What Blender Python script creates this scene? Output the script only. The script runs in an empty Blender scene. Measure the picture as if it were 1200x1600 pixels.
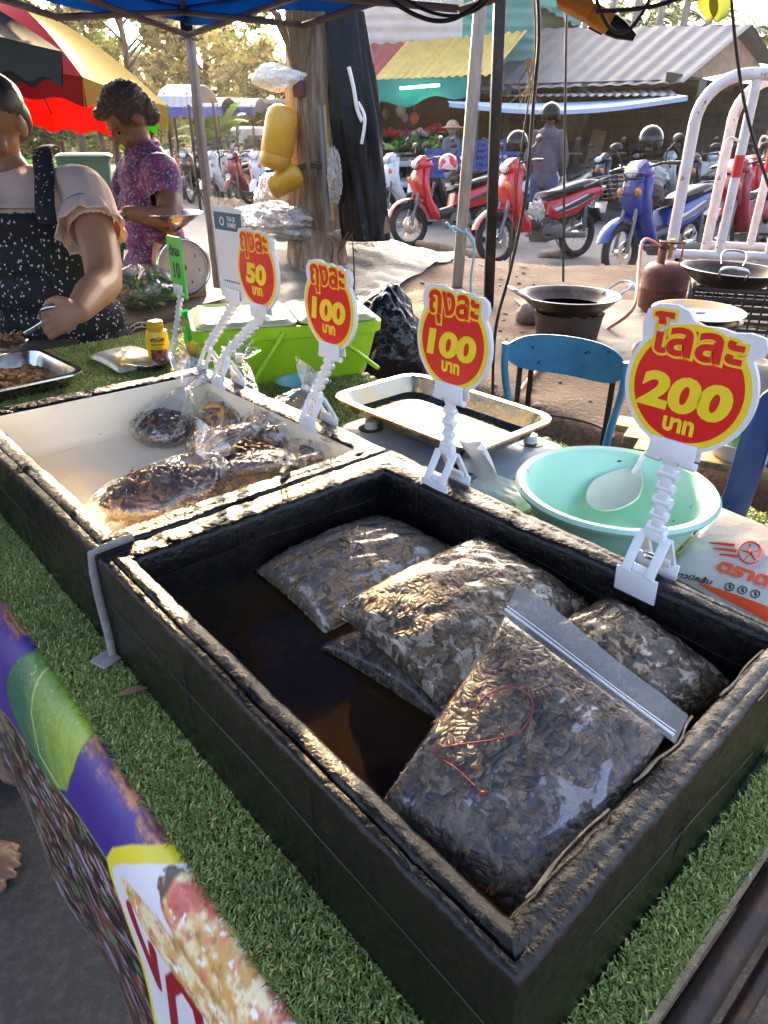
import bpy, bmesh, math, random
import numpy as np
from mathutils import Matrix, Vector, Quaternion
scene = bpy.context.scene
COL = scene.collection
rad = math.radians
PI = math.pi
random.seed(7)
rng = np.random.RandomState(11)

# ---------------------------------------------------------------- camera, sky, sun, exposure
CAM_H = 1.28
PITCH = rad(28.44)
FPX = 1066.0
cam = bpy.data.cameras.new('camera')
cam.sensor_fit = 'VERTICAL'
cam.sensor_height = 36.0
cam.sensor_width = 27.0
cam.lens = FPX / 1600 * 36.0
cam.clip_start = 0.02
cam.clip_end = 3000
camo = bpy.data.objects.new('camera', cam)
COL.objects.link(camo)
camo.location = (0, 0, CAM_H)
camo.rotation_euler = (rad(90) - PITCH, 0, 0)
scene.camera = camo

SUN_AZ, SUN_EL = rad(-8), rad(15)
world = bpy.data.worlds.new('World')
scene.world = world
world.use_nodes = True
wn = world.node_tree
sky = wn.nodes.new('ShaderNodeTexSky')
sky.sky_type = 'NISHITA'
sky.sun_disc = False
sky.sun_elevation = SUN_EL
sky.sun_rotation = SUN_AZ
sky.air_density = 0.5
sky.dust_density = 8.0
sky.ozone_density = 0.3
wn.nodes['Background'].inputs[1].default_value = 0.15
wn.links.new(sky.outputs[0], wn.nodes['Background'].inputs[0])
sund = Vector((math.sin(SUN_AZ) * math.cos(SUN_EL), math.cos(SUN_AZ) * math.cos(SUN_EL), math.sin(SUN_EL)))
sl = bpy.data.lights.new('sun', 'SUN')
sl.energy = 2.0
sl.angle = rad(0.5)
sl.color = (1.0, 0.70, 0.36)
so = bpy.data.objects.new('sun', sl)
COL.objects.link(so)
so.rotation_euler = sund.to_track_quat('Z', 'Y').to_euler()
scene.view_settings.view_transform = 'Standard'
scene.view_settings.look = 'None'
scene.view_settings.gamma = 1.0
scene.view_settings.exposure = 3.42
scene.cycles.use_denoising = True
scene.cycles.max_bounces = 8
scene.cycles.transparent_max_bounces = 24
scene.cycles.caustics_reflective = False
scene.cycles.caustics_refractive = False

# ---------------------------------------------------------------- helpers
A = np.array
cp, sp = math.cos(PITCH), math.sin(PITCH)

def ray(u, v):
    x = (u - 600) / FPX; y = (v - 800) / FPX
    return A([x, cp - y * sp, -sp - y * cp])

def pz(u, v, z):            # the point of the photograph at height z
    d = ray(u, v); return A([0, 0, CAM_H]) + d * (z - CAM_H) / d[2]

def pd(u, v, t):            # the point at depth t along the view axis
    return A([0, 0, CAM_H]) + ray(u, v) * t

def py(u, v, y):
    d = ray(u, v); return A([0, 0, CAM_H]) + d * y / d[1]

def nrm(v):
    v = A(v, dtype=float); return v / (np.linalg.norm(v) + 1e-12)

def frame(zdir, xhint=(1, 0, 0)):      # 3x3 with columns x,y,z
    z = nrm(zdir); x = A(xhint, dtype=float)
    if abs(np.dot(nrm(x), z)) > .95: x = A([0, 1., 0]) if abs(z[1]) < .9 else A([1., 0, 0])
    y = nrm(np.cross(z, x)); x = np.cross(y, z)
    return np.stack([x, y, z], 1)

def rotz(a):
    c, s = math.cos(a), math.sin(a); return A([[c, -s, 0], [s, c, 0], [0, 0, 1.]])
def rotx(a):
    c, s = math.cos(a), math.sin(a); return A([[1., 0, 0], [0, c, -s], [0, s, c]])
def roty(a):
    c, s = math.cos(a), math.sin(a); return A([[c, 0, s], [0, 1., 0], [-s, 0, c]])

_wn = {}
def wob(seed, *xs, f=1.0, o=7):        # smooth pseudo noise, about -1..1
    k = (seed, len(xs), o)
    if k not in _wn:
        r = np.random.RandomState(seed)
        _wn[k] = (r.normal(size=(o, len(xs))), r.uniform(0, 6.28, o))
    D, ph = _wn[k]
    s = 0
    for i in range(o): s = s + np.sin(sum(D[i, j] * xs[j] * f for j in range(len(xs))) * (1 + i * .35) + ph[i])
    return s / (o * .62)

def vn(x, y, seed=0, octv=4, gain=.55):      # fractal value noise, 0..1
    r = np.random.RandomState(seed).rand(256, 256); out = 0; amp = 1; tot = 0; x = np.asarray(x, float); y = np.asarray(y, float)
    for o in range(octv):
        xi, yi = np.floor(x).astype(int), np.floor(y).astype(int); fx, fy = x - xi, y - yi; fx = fx * fx * (3 - 2 * fx); fy = fy * fy * (3 - 2 * fy)
        g = lambda a, b: r[(xi + a) % 256, (yi + b) % 256]
        out = out + amp * ((g(0, 0) * (1 - fx) + g(1, 0) * fx) * (1 - fy) + (g(0, 1) * (1 - fx) + g(1, 1) * fx) * fy); tot += amp; amp *= gain; x = x * 2.03 + 17; y = y * 2.03 + 5
    return out / tot

def smooth_pts(P, n=6):
    P = [A(p, dtype=float) for p in P]; out = []
    for i in range(len(P) - 1):
        p0, p1, p2, p3 = P[max(i - 1, 0)], P[i], P[i + 1], P[min(i + 2, len(P) - 1)]
        for t in np.linspace(0, 1, n, endpoint=False):
            out.append(.5 * ((2 * p1) + (-p0 + p2) * t + (2 * p0 - 5 * p1 + 4 * p2 - p3) * t * t + (-p0 + 3 * p1 - 3 * p2 + p3) * t ** 3))
    out.append(P[-1]); return out

class MB:
    def __init__(self): self.v = []; self.f = []; self.n = 0; self.c = []; self.hasc = False
    def add(self, v, f, col=None, M=None, t=None):
        v = np.asarray(v, dtype=float).reshape(-1, 3)
        if M is not None: v = v @ np.asarray(M).T
        if t is not None: v = v + np.asarray(t)
        n = self.n
        self.v.append(v)
        self.f.extend([[i + n for i in q] for q in f])
        if col is not None: self.hasc = True
        c = np.ones((len(v), 4)); 
        if col is not None: c[:, :3] = col
        self.c.append(c)
        self.n += len(v); return self
    def box(self, c, s, R=None, bev=0, col=None):
        if bev > 0:
            bm = bmesh.new(); bmesh.ops.create_cube(bm, size=1)
            for q in bm.verts: q.co = Vector((q.co.x * s[0], q.co.y * s[1], q.co.z * s[2]))
            bmesh.ops.bevel(bm, geom=list(bm.edges), offset=bev, segments=2, affect='EDGES', profile=.5)
            bm.verts.index_update()
            v = [tuple(q.co) for q in bm.verts]; f = [[q.index for q in g.verts] for g in bm.faces]; bm.free()
        else:
            x, y, z = A(s) / 2
            v = [(-x, -y, -z), (x, -y, -z), (x, y, -z), (-x, y, -z), (-x, -y, z), (x, -y, z), (x, y, z), (-x, y, z)]
            f = [[3, 2, 1, 0], [4, 5, 6, 7], [0, 1, 5, 4], [1, 2, 6, 5], [2, 3, 7, 6], [3, 0, 4, 7]]
        return self.add(v, f, col, R, c)
    def loft(self, rings, closed=True, caps=True, col=None):
        rings = [np.asarray(r, dtype=float) for r in rings]; n = len(rings[0]); v = np.concatenate(rings); f = []
        for i in range(len(rings) - 1):
            a, b = i * n, (i + 1) * n
            for j in range(n if closed else n - 1):
                k = (j + 1) % n; f.append([a + j, a + k, b + k, b + j])
        if caps and closed:
            f.append(list(range(n))[::-1]); f.append([(len(rings) - 1) * n + j for j in range(n)])
        return self.add(v, f, col)
    def tube(self, pts, r, n=8, caps=True, col=None, ry=None):
        pts = [A(p, dtype=float) for p in pts]; m = len(pts)
        rr = r if hasattr(r, '__len__') else [r] * m
        rings = []; x = None
        for i in range(m):
            d = pts[min(i + 1, m - 1)] - pts[max(i - 1, 0)]
            d = nrm(d)
            if x is None:
                x = A([0, 0, 1.]) if abs(d[2]) < .9 else A([1., 0, 0])
            x = nrm(x - d * np.dot(x, d)); y = np.cross(d, x)
            a = np.linspace(0, 2 * PI, n, endpoint=False)[:, None]
            k = rr[i] if ry is None else ry
            rings.append(pts[i] + (np.cos(a) * x * rr[i] + np.sin(a) * y * k))
        return self.loft(rings, True, caps, col)
    def cyl(self, p0, p1, r0, r1=None, n=16, caps=True, col=None):
        return self.tube([p0, p1], [r0, r0 if r1 is None else r1], n, caps, col)
    def lathe(self, prof, n=32, c=(0, 0, 0), R=None, col=None, closed=False, sx=1, sy=1):
        a = np.linspace(0, 2 * PI, n, endpoint=False)
        rings = []
        for r, z in prof:
            rings.append(np.stack([np.cos(a) * r * sx, np.sin(a) * r * sy, np.full(n, z)], 1))
        if closed: rings.append(rings[0].copy())
        R = np.eye(3) if R is None else R
        rings = [q @ R.T + A(c) for q in rings]
        return self.loft(rings, True, not closed, col)
    def ell(self, c, r, R=None, nu=14, nv=9, col=None):
        r = r if hasattr(r, '__len__') else (r, r, r)
        v = [(0, 0, -1)]; f = []
        for i in range(1, nv):
            t = -PI / 2 + PI * i / nv
            for j in range(nu):
                p = 2 * PI * j / nu; v.append((math.cos(t) * math.cos(p), math.cos(t) * math.sin(p), math.sin(t)))
        v.append((0, 0, 1)); top = len(v) - 1
        for j in range(nu):
            k = (j + 1) % nu
            f.append([0, 1 + k, 1 + j]); f.append([top, 1 + (nv - 2) * nu + j, 1 + (nv - 2) * nu + k])
            for i in range(nv - 2):
                a = 1 + i * nu; f.append([a + j, a + k, a + nu + k, a + nu + j])
        return self.add(A(v) * A(r), f, col, R, c)
    def prism(self, poly, z0, z1, M=None, t=None, col=None):
        n = len(poly); v = [(x, y, z0) for x, y in poly] + [(x, y, z1) for x, y in poly]
        f = [list(range(n))[::-1], list(range(n, 2 * n))] + [[i, (i + 1) % n, n + (i + 1) % n, n + i] for i in range(n)]
        return self.add(v, f, col, M, t)
    def slab(self, poly, hw, bev=.03, y=0, col=None, M=None, t=None):
        # side profile (x,z) given width in y, with softened edges
        P = A(poly, dtype=float); c = P.mean(0); n = len(P)
        def inset(d):
            out = []
            for i in range(n):
                a, b, e = P[i - 1], P[i], P[(i + 1) % n]
                u, w = b - a, e - b
                u = u / (np.linalg.norm(u) + 1e-9); w = w / (np.linalg.norm(w) + 1e-9)
                nn = A([-(u[1] + w[1]), u[0] + w[0]]); l = np.linalg.norm(nn)
                nn = nn / l if l > 1e-6 else c - b
                if area < 0: nn = -nn
                out.append(b + nn * d)
            return A(out)
        area = sum(P[i - 1][0] * P[i][1] - P[i][0] * P[i - 1][1] for i in range(n))
        rings = []
        for yy, d in ((-hw, bev), (-hw + bev * .35, bev * .3), (-hw + bev, 0), (hw - bev, 0), (hw - bev * .35, bev * .3), (hw, bev)):
            q = inset(d); rings.append(np.stack([q[:, 0], np.full(n, y + yy), q[:, 1]], 1))
        if M is not None: rings = [q @ A(M).T for q in rings]
        if t is not None: rings = [q + A(t) for q in rings]
        return self.loft(rings, True, True, col)
    def grid(self, fn, nu, nv, u0=0, u1=1, v0=0, v1=1, wrap=False, col=None, thick=0):
        U, W = np.meshgrid(np.linspace(u0, u1, nu), np.linspace(v0, v1, nv), indexing='ij')
        p = fn(U, W); p = np.stack(p, -1) if isinstance(p, tuple) else p
        v = p.reshape(-1, 3); f = []
        for i in range(nu - 1):
            for j in range(nv - 1): f.append([i * nv + j, (i + 1) * nv + j, (i + 1) * nv + j + 1, i * nv + j + 1])
        if not thick:
            return self.add(v, f, col)
        du = np.gradient(p, axis=0); dv = np.gradient(p, axis=1); nn = np.cross(du, dv)
        nn = nn / (np.linalg.norm(nn, axis=-1, keepdims=True) + 1e-12)
        v2 = (p - nn * thick).reshape(-1, 3); N = nu * nv
        f2 = f + [[i + N for i in q[::-1]] for q in f]
        e = [(i * nv, (i + 1) * nv) for i in range(nu - 1)] + [((i + 1) * nv + nv - 1, i * nv + nv - 1) for i in range(nu - 1)] + \
            [(j + 1, j) for j in range(nv - 1)] + [((nu - 1) * nv + j, (nu - 1) * nv + j + 1) for j in range(nv - 1)]
        f2 += [[b, a, a + N, b + N] for a, b in e]
        if col is not None and hasattr(col, 'shape') and col.ndim == 2: col = np.concatenate([col, col])
        return self.add(np.concatenate([v, v2]), f2, col)
    def inst(self, T, mats, cols=None):       # T=(verts,faces): many copies of one small shape in this mesh
        tv, tf = A(T[0]), T[1]
        for i, (R, t) in enumerate(mats):
            self.add(tv @ R.T + t, tf, None if cols is None else cols[i])
        return self
    def mesh(self, name, sharp=40):
        me = bpy.data.meshes.new(name)
        V_ = np.concatenate(self.v) if self.v else np.zeros((0, 3))
        me.from_pydata(V_.tolist(), [], self.f)
        me.polygons.foreach_set('use_smooth', [True] * len(me.polygons))
        if sharp: me.set_sharp_from_angle(angle=rad(sharp))
        if self.hasc:
            at = me.color_attributes.new('Col', 'FLOAT_COLOR', 'POINT')
            at.data.foreach_set('color', np.concatenate(self.c).astype(np.float32).ravel())
        me.update()
        return me
    def build(self, name, mat, parent=None, label=None, kind=None, sharp=40, world=True):
        if parent is not None and world:
            Mi = np.array(wmat(parent).inverted())
            self.v = [v @ Mi[:3, :3].T + Mi[:3, 3] for v in self.v]
        me = self.mesh(name, sharp)
        for m in (mat if isinstance(mat, (list, tuple)) else [mat]): me.materials.append(m)
        o = bpy.data.objects.new(name, me); COL.objects.link(o)
        if parent is not None: o.parent = parent
        if label: o['label'] = label
        if kind: o['kind'] = kind
        return o

def wmat(o):
    M = o.matrix_basis.copy()
    return wmat(o.parent) @ M if o.parent else M

def thing(name, label, cat, loc=(0, 0, 0), rz=0, group=None, kind=None):
    o = bpy.data.objects.new(name, None); COL.objects.link(o); o.empty_display_size = .05
    o.location = tuple(loc); o.rotation_euler = (0, 0, rz)
    o['label'] = label; o['category'] = cat
    if group: o['group'] = group
    if kind: o['kind'] = kind
    return o

def tag(o, label, cat, group=None, kind=None):
    o['label'] = label; o['category'] = cat
    if group: o['group'] = group
    if kind: o['kind'] = kind
    return o

def solo(name, mb, mat, label, cat, base, group=None, kind=None, sharp=40):
    base = A(base, dtype=float)
    mb.v = [v - base for v in mb.v]
    o = mb.build(name, mat, None, sharp=sharp); o.location = tuple(base)
    return tag(o, label, cat, group, kind)

def copy_tree(o, parent=None):
    c = o.copy(); COL.objects.link(c)
    if parent is not None: c.parent = parent
    for ch in list(o.children): copy_tree(ch, c)
    return c

def place(o, loc, rz=0, label=None):
    o.location = tuple(loc); o.rotation_euler = (0, 0, rz)
    if label: o['label'] = label
    return o

def fast(name, verts, faces, mat, parent=None, cols=None, kind=None, smooth=False):
    # verts (N,3), faces (M,k) arrays
    me = bpy.data.meshes.new(name); k = faces.shape[1]
    me.vertices.add(len(verts)); me.vertices.foreach_set('co', verts.astype(np.float32).ravel())
    me.loops.add(faces.size); me.loops.foreach_set('vertex_index', faces.astype(np.int32).ravel())
    me.polygons.add(len(faces)); me.polygons.foreach_set('loop_start', np.arange(0, faces.size, k, dtype=np.int32))
    if smooth: me.polygons.foreach_set('use_smooth', [True] * len(faces))
    me.update(calc_edges=True); me.validate()
    if cols is not None:
        at = me.color_attributes.new('Col', 'FLOAT_COLOR', 'POINT')
        c = np.ones((len(verts), 4), np.float32); c[:, :3] = cols; at.data.foreach_set('color', c.ravel())
    me.materials.append(mat)
    o = bpy.data.objects.new(name, me); COL.objects.link(o)
    if parent is not None: o.parent = parent
    if kind: o['kind'] = kind
    return o

_tx = {}
def text_mesh(s, size=1.0, bold=0.0, ext=0.0, shear=0.0, space=1.0):
    k = (s, size, bold, ext, shear, space)
    if k not in _tx:
        c = bpy.data.curves.new('lettering', 'FONT'); c.body = s; c.size = size; c.offset = bold * size; c.extrude = ext
        c.shear = shear; c.space_character = space; c.align_x = 'CENTER'; c.align_y = 'CENTER'; c.resolution_u = 4
        o = bpy.data.objects.new('lettering', c); COL.objects.link(o); bpy.context.view_layer.update()
        m = bpy.data.meshes.new_from_object(o.evaluated_get(bpy.context.evaluated_depsgraph_get()))
        v = A([tuple(q.co) for q in m.vertices]).reshape(-1, 3); f = [list(q.vertices) for q in m.polygons]
        bpy.data.objects.remove(o); bpy.data.curves.remove(c); bpy.data.meshes.remove(m)
        _tx[k] = (v, f)
    return _tx[k]

def remesh(name, mb, vox, mat, parent, smooth=4, label=None, cut=None, disp=None):
    # one continuous surface out of overlapping shapes
    me = mb.mesh('tmp', 0); o = bpy.data.objects.new('tmp', me); COL.objects.link(o)
    m = o.modifiers.new('r', 'REMESH'); m.mode = 'VOXEL'; m.voxel_size = vox; m.use_smooth_shade = True
    if smooth:
        s = o.modifiers.new('s', 'SMOOTH'); s.factor = .5; s.iterations = smooth
    bpy.context.view_layer.update()
    r = bpy.data.meshes.new_from_object(o.evaluated_get(bpy.context.evaluated_depsgraph_get()))
    bpy.data.objects.remove(o)
    V_ = np.zeros(len(r.vertices) * 3); r.vertices.foreach_get('co', V_); V_ = V_.reshape(-1, 3)
    F = np.array([list(p.vertices) for p in r.polygons])
    bpy.data.meshes.remove(r)
    if cut is not None:
        keep = cut(V_); ok = keep[F].all(1); F = F[ok]
        used = np.unique(F); mp = -np.ones(len(V_), int); mp[used] = np.arange(len(used)); V_ = V_[used]; F = mp[F]
    if disp is not None: V_ = disp(V_)
    if parent is not None:
        Mi = np.array(wmat(parent).inverted()); V_ = V_ @ Mi[:3, :3].T + Mi[:3, 3]
    ob = fast(name, V_, F, mat, parent, smooth=True)
    if label: ob['label'] = label
    return ob

# ---------------------------------------------------------------- materials
def mat(name, col, rough=.5, metal=0, col2=None, sc=8, lo=.35, hi=.65, bump=0, bsc=60, bd=.004, coat=0, attr=False,
        stretch=(1, 1, 1), detail=6, spec=.5, sheen=0, trans=0, sub=0, rvar=0, alpha=1, emit=0, col3=None, sc3=40, lo3=.6, hi3=.7, coatr=.1, tex='noise'):
    m = bpy.data.materials.new(name); m.use_nodes = True
    nt = m.node_tree; N = nt.nodes; L = nt.links; b = N['Principled BSDF']
    b.inputs['Roughness'].default_value = rough; b.inputs['Metallic'].default_value = metal
    b.inputs['Specular IOR Level'].default_value = spec
    if coat: b.inputs['Coat Weight'].default_value = coat; b.inputs['Coat Roughness'].default_value = coatr
    if sheen: b.inputs['Sheen Weight'].default_value = sheen
    if trans: b.inputs['Transmission Weight'].default_value = trans
    if sub: b.inputs['Subsurface Weight'].default_value = sub; b.inputs['Subsurface Radius'].default_value = (.01, .005, .003); b.inputs['Subsurface Scale'].default_value = .5
    tc = N.new('ShaderNodeTexCoord'); mp = N.new('ShaderNodeMapping'); mp.inputs['Scale'].default_value = stretch
    L.new(tc.outputs['Object'], mp.inputs[0])
    def noise(s, d=detail):
        q = N.new('ShaderNodeTexNoise'); q.inputs['Scale'].default_value = s; q.inputs['Detail'].default_value = d
        q.inputs['Roughness'].default_value = .6
        L.new(mp.outputs[0], q.inputs['Vector']); return q.outputs[0]
    def ramp(src, a, z):
        q = N.new('ShaderNodeMapRange'); q.inputs[1].default_value = a; q.inputs[2].default_value = z; L.new(src, q.inputs[0]); return q.outputs[0]
    def mix(f, a, c, mode='MIX'):
        q = N.new('ShaderNodeMix'); q.data_type = 'RGBA'; q.blend_type = mode
        for sck, val in ((q.inputs[0], f), (q.inputs[6], a), (q.inputs[7], c)):
            if hasattr(val, 'links'): L.new(val, sck)
            elif isinstance(val, (int, float)): sck.default_value = val
            else: sck.default_value = (*val, 1)
        return q.outputs[2]
    base = tuple(col)
    if attr:
        at = N.new('ShaderNodeAttribute'); at.attribute_name = 'Col'; base = mix(1.0, at.outputs[0], tuple(col), 'MULTIPLY')
    if col2 is not None: base = mix(ramp(noise(sc), lo, hi), base, tuple(col2))
    if col3 is not None: base = mix(ramp(noise(sc3), lo3, hi3), base, tuple(col3))
    if hasattr(base, 'links'): L.new(base, b.inputs['Base Color'])
    else: b.inputs['Base Color'].default_value = (*base, 1)
    if rvar:
        r = N.new('ShaderNodeMapRange'); r.inputs[3].default_value = max(.02, rough - rvar); r.inputs[4].default_value = min(1, rough + rvar)
        r.inputs[1].default_value = .3; r.inputs[2].default_value = .7
        L.new(noise(sc * 1.7), r.inputs[0]); L.new(r.outputs[0], b.inputs['Roughness'])
    if bump:
        bn = N.new('ShaderNodeBump'); bn.inputs['Strength'].default_value = bump; bn.inputs['Distance'].default_value = bd
        if tex == 'wave':
            w = N.new('ShaderNodeTexWave'); w.inputs['Scale'].default_value = bsc; w.inputs['Distortion'].default_value = 1; L.new(mp.outputs[0], w.inputs[0]); L.new(w.outputs[1], bn.inputs['Height'])
        elif tex == 'vor':
            w = N.new('ShaderNodeTexVoronoi'); w.inputs['Scale'].default_value = bsc; L.new(mp.outputs[0], w.inputs['Vector']); L.new(w.outputs[0], bn.inputs['Height'])
        else: L.new(noise(bsc), bn.inputs['Height'])
        L.new(bn.outputs[0], b.inputs['Normal'])
    if emit:
        b.inputs['Emission Color'].default_value = (*col, 1); b.inputs['Emission Strength'].default_value = emit
    return m

def film(name, tint=(1, 1, 1), gloss=.35, rough=.06, bump=.5, bsc=60, haze=.06, wet=0.0, wsc=25, bd=.004, glare=0, wetgloss=2.2, diffcol=(.8, .8, .82)):
    # thin clear plastic: mostly see-through, with a shiny crinkled skin
    m = bpy.data.materials.new(name); m.use_nodes = True; nt = m.node_tree; N = nt.nodes; L = nt.links
    N.remove(N['Principled BSDF']); out = N['Material Output']
    tr = N.new('ShaderNodeBsdfTransparent'); tr.inputs[0].default_value = (*tint, 1)
    gl = N.new('ShaderNodeBsdfGlossy'); gl.inputs['Roughness'].default_value = rough
    df = N.new('ShaderNodeBsdfDiffuse'); df.inputs[0].default_value = (*diffcol, 1)
    tc = N.new('ShaderNodeTexCoord')
    nz = N.new('ShaderNodeTexNoise'); nz.inputs['Scale'].default_value = bsc; nz.inputs['Detail'].default_value = 3; nz.inputs['Distortion'].default_value = 1.2
    L.new(tc.outputs['Object'], nz.inputs['Vector'])
    bn = N.new('ShaderNodeBump'); bn.inputs['Strength'].default_value = bump; bn.inputs['Distance'].default_value = bd
    L.new(nz.outputs[0], bn.inputs['Height']); L.new(bn.outputs[0], gl.inputs['Normal'])
    ge = N.new('ShaderNodeNewGeometry'); io = N.new('ShaderNodeMapRange'); io.inputs[3].default_value = 1.5; io.inputs[4].default_value = .6667; L.new(ge.outputs['Backfacing'], io.inputs[0])
    fr = N.new('ShaderNodeFresnel'); L.new(io.outputs[0], fr.inputs[0]); L.new(bn.outputs[0], fr.inputs['Normal'])
    mx = N.new('ShaderNodeMath'); mx.operation = 'MULTIPLY_ADD'; mx.inputs[1].default_value = 1.6; mx.inputs[2].default_value = gloss * .25; mx.use_clamp = True
    L.new(fr.outputs[0], mx.inputs[0]); fac = mx.outputs[0]
    if wet:
        n2 = N.new('ShaderNodeTexNoise'); n2.inputs['Scale'].default_value = wsc; n2.inputs['Detail'].default_value = 6; n2.inputs['Roughness'].default_value = .65; n2.inputs['Distortion'].default_value = .8
        L.new(tc.outputs['Object'], n2.inputs['Vector'])
        mr = N.new('ShaderNodeMapRange'); mr.inputs[1].default_value = wet - .02; mr.inputs[2].default_value = wet + .02; mr.inputs[3].default_value = .25; mr.inputs[4].default_value = wetgloss
        L.new(n2.outputs[0], mr.inputs[0])
        mm = N.new('ShaderNodeMath'); mm.operation = 'MULTIPLY'; mm.use_clamp = True; L.new(fac, mm.inputs[0]); L.new(mr.outputs[0], mm.inputs[1]); fac = mm.outputs[0]
    m1 = N.new('ShaderNodeMixShader'); m1.inputs[0].default_value = haze
    if wet and glare:
        m3 = N.new('ShaderNodeMapRange'); m3.inputs[1].default_value = wet - .015; m3.inputs[2].default_value = wet + .015; m3.inputs[3].default_value = haze; m3.inputs[4].default_value = glare; L.new(n2.outputs[0], m3.inputs[0]); L.new(m3.outputs[0], m1.inputs[0])  # pale patches: glare mixed in as diffuse colour
    L.new(tr.outputs[0], m1.inputs[1]); L.new(df.outputs[0], m1.inputs[2])
    m2 = N.new('ShaderNodeMixShader'); L.new(fac, m2.inputs[0]); L.new(m1.outputs[0], m2.inputs[1]); L.new(gl.outputs[0], m2.inputs[2])
    L.new(m2.outputs[0], out.inputs[0]); return m

def cloth(name, col, tr=.4, attr=False, rough=.8, col2=None, sc=20):
    # cloth or leaf that lets light through
    m = bpy.data.materials.new(name); m.use_nodes = True; nt = m.node_tree; N = nt.nodes; L = nt.links; out = N['Material Output']
    b = N['Principled BSDF']; b.inputs['Roughness'].default_value = rough; b.inputs['Base Color'].default_value = (*col, 1); b.inputs['Specular IOR Level'].default_value = .3
    t = N.new('ShaderNodeBsdfTranslucent'); t.inputs[0].default_value = (*col, 1)
    src = None
    if attr:
        a = N.new('ShaderNodeAttribute'); a.attribute_name = 'Col'
        q = N.new('ShaderNodeMix'); q.data_type = 'RGBA'; q.blend_type = 'MULTIPLY'; q.inputs[0].default_value = 1; q.inputs[7].default_value = (*col, 1); L.new(a.outputs[0], q.inputs[6]); src = q.outputs[2]
    elif col2 is not None:
        tc = N.new('ShaderNodeTexCoord'); nz = N.new('ShaderNodeTexNoise'); nz.inputs['Scale'].default_value = sc; nz.inputs['Detail'].default_value = 5; L.new(tc.outputs['Object'], nz.inputs['Vector'])
        q = N.new('ShaderNodeMix'); q.data_type = 'RGBA'; q.inputs[6].default_value = (*col, 1); q.inputs[7].default_value = (*col2, 1); L.new(nz.outputs[0], q.inputs[0]); src = q.outputs[2]
    if src is not None: L.new(src, b.inputs['Base Color']); L.new(src, t.inputs[0])
    mx = N.new('ShaderNodeMixShader'); mx.inputs[0].default_value = tr; L.new(b.outputs[0], mx.inputs[1]); L.new(t.outputs[0], mx.inputs[2]); L.new(mx.outputs[0], out.inputs[0])
    return m

# stall frame: a runs along the counter (towards the viewer's right), b across it (away from the customer)
O2 = A([.072, .199]); E1 = A([.667, -.745]); E2 = A([.745, .667])
TOP, RIM, WATER = .733, .884, .802
ANG = math.atan2(E1[1], E1[0])
RT = rotz(ANG)
def ab(a, b, z): q = O2 + a * E1 + b * E2; return A([q[0], q[1], z])
def abv(a, b, z): return np.stack([O2[0] + a * E1[0] + b * E2[0], O2[1] + a * E1[1] + b * E2[1], z + 0 * a], -1)
def toab(p): d = A(p[:2]) - O2; return d @ E1, d @ E2

BLACKM = mat('black_steel', (.012, .011, .011), .45, .6, (.05, .03, .02), 30, .55, .75, .3, 90)
WHITEPL = mat('white_plastic', (.78, .78, .76), .3, spec=.5, col2=(.66, .64, .6), sc=14, lo=.5, hi=.8)
STEEL = mat('steel', (.62, .62, .6), .22, 1, (.4, .38, .35), 12, .5, .75, .15, 30, rvar=.1)
RUBBER = mat('rubber', (.018, .018, .018), .75, bump=.3, bsc=80)
# ================================================================ ground
def ground_z(x, y):
    s = .745 * x + .667 * y
    st = 1 / (1 + np.exp(-(s - 2.30 + .03 * wob(3, x, y, f=3)) / .018))
    fade = 1 - np.clip((y - 6.3) / 1.3, 0, 1) ** 2 * (3 - 2 * np.clip((y - 6.3) / 1.3, 0, 1))
    side = np.clip((x + 3.6) / 1.6, 0, 1)
    d2 = ((x + .55) / 1.25) ** 2 + ((y - 6.0) / .8) ** 2
    z = st * fade * (.3 + .025 * wob(4, x, y, f=2.2) + .012 * wob(5, x, y, f=7) + .30 * np.exp(-d2)) * (.25 + .75 * side)
    return z + .004 * wob(6, x, y, f=1.5) * (y < 7)

xs = np.concatenate([[-125, -60, -20, -9], np.arange(-6, 6.01, .05), [9, 20, 60, 125]])
ys = np.concatenate([[-12, -5], np.arange(-1.5, 8.51, .05), [10, 14, 20, 40, 80, 134]])
GX, GY = np.meshgrid(xs, ys, indexing='ij')
GZ = ground_z(GX, GY)
gv = np.stack([GX, GY, GZ], -1).reshape(-1, 3)
nx, ny = len(xs), len(ys)
I, J = np.meshgrid(np.arange(nx - 1), np.arange(ny - 1), indexing='ij')
i0 = (I * ny + J).ravel()
gf = np.stack([i0, i0 + ny, i0 + ny + 1, i0 + 1], 1)
DIRT = mat('packed_dirt', (.165, .108, .066), .95, 0, (.095, .064, .042), 3.5, .35, .65, .9, 35, .02, detail=9, col3=(.27, .21, .15), sc3=60, lo3=.62, hi3=.68)
g = fast('ground', gv, gf, DIRT, smooth=True); g['kind'] = 'structure'
ASPH = mat('asphalt', (.12, .115, .11), .9, 0, (.18, .17, .16), 1.2, .3, .7, .5, 140, .006, detail=9)
mb = MB(); mb.grid(lambda U, W: (U, W, .006 + 0 * U), 30, 14, -60, 60, 7.55, 30)
mb.build('road', ASPH, kind='structure')
DASPH = mat('dark_asphalt', (.035, .033, .032), .85, 0, (.07, .065, .06), 60, .45, .7, 1, 220, .006, detail=9)
mb = MB(); mb.grid(lambda U, W: abv(U, W, .008), 20, 12, -4, 4, -4, .9)
mb.build('pavement', DASPH, kind='structure')

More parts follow.
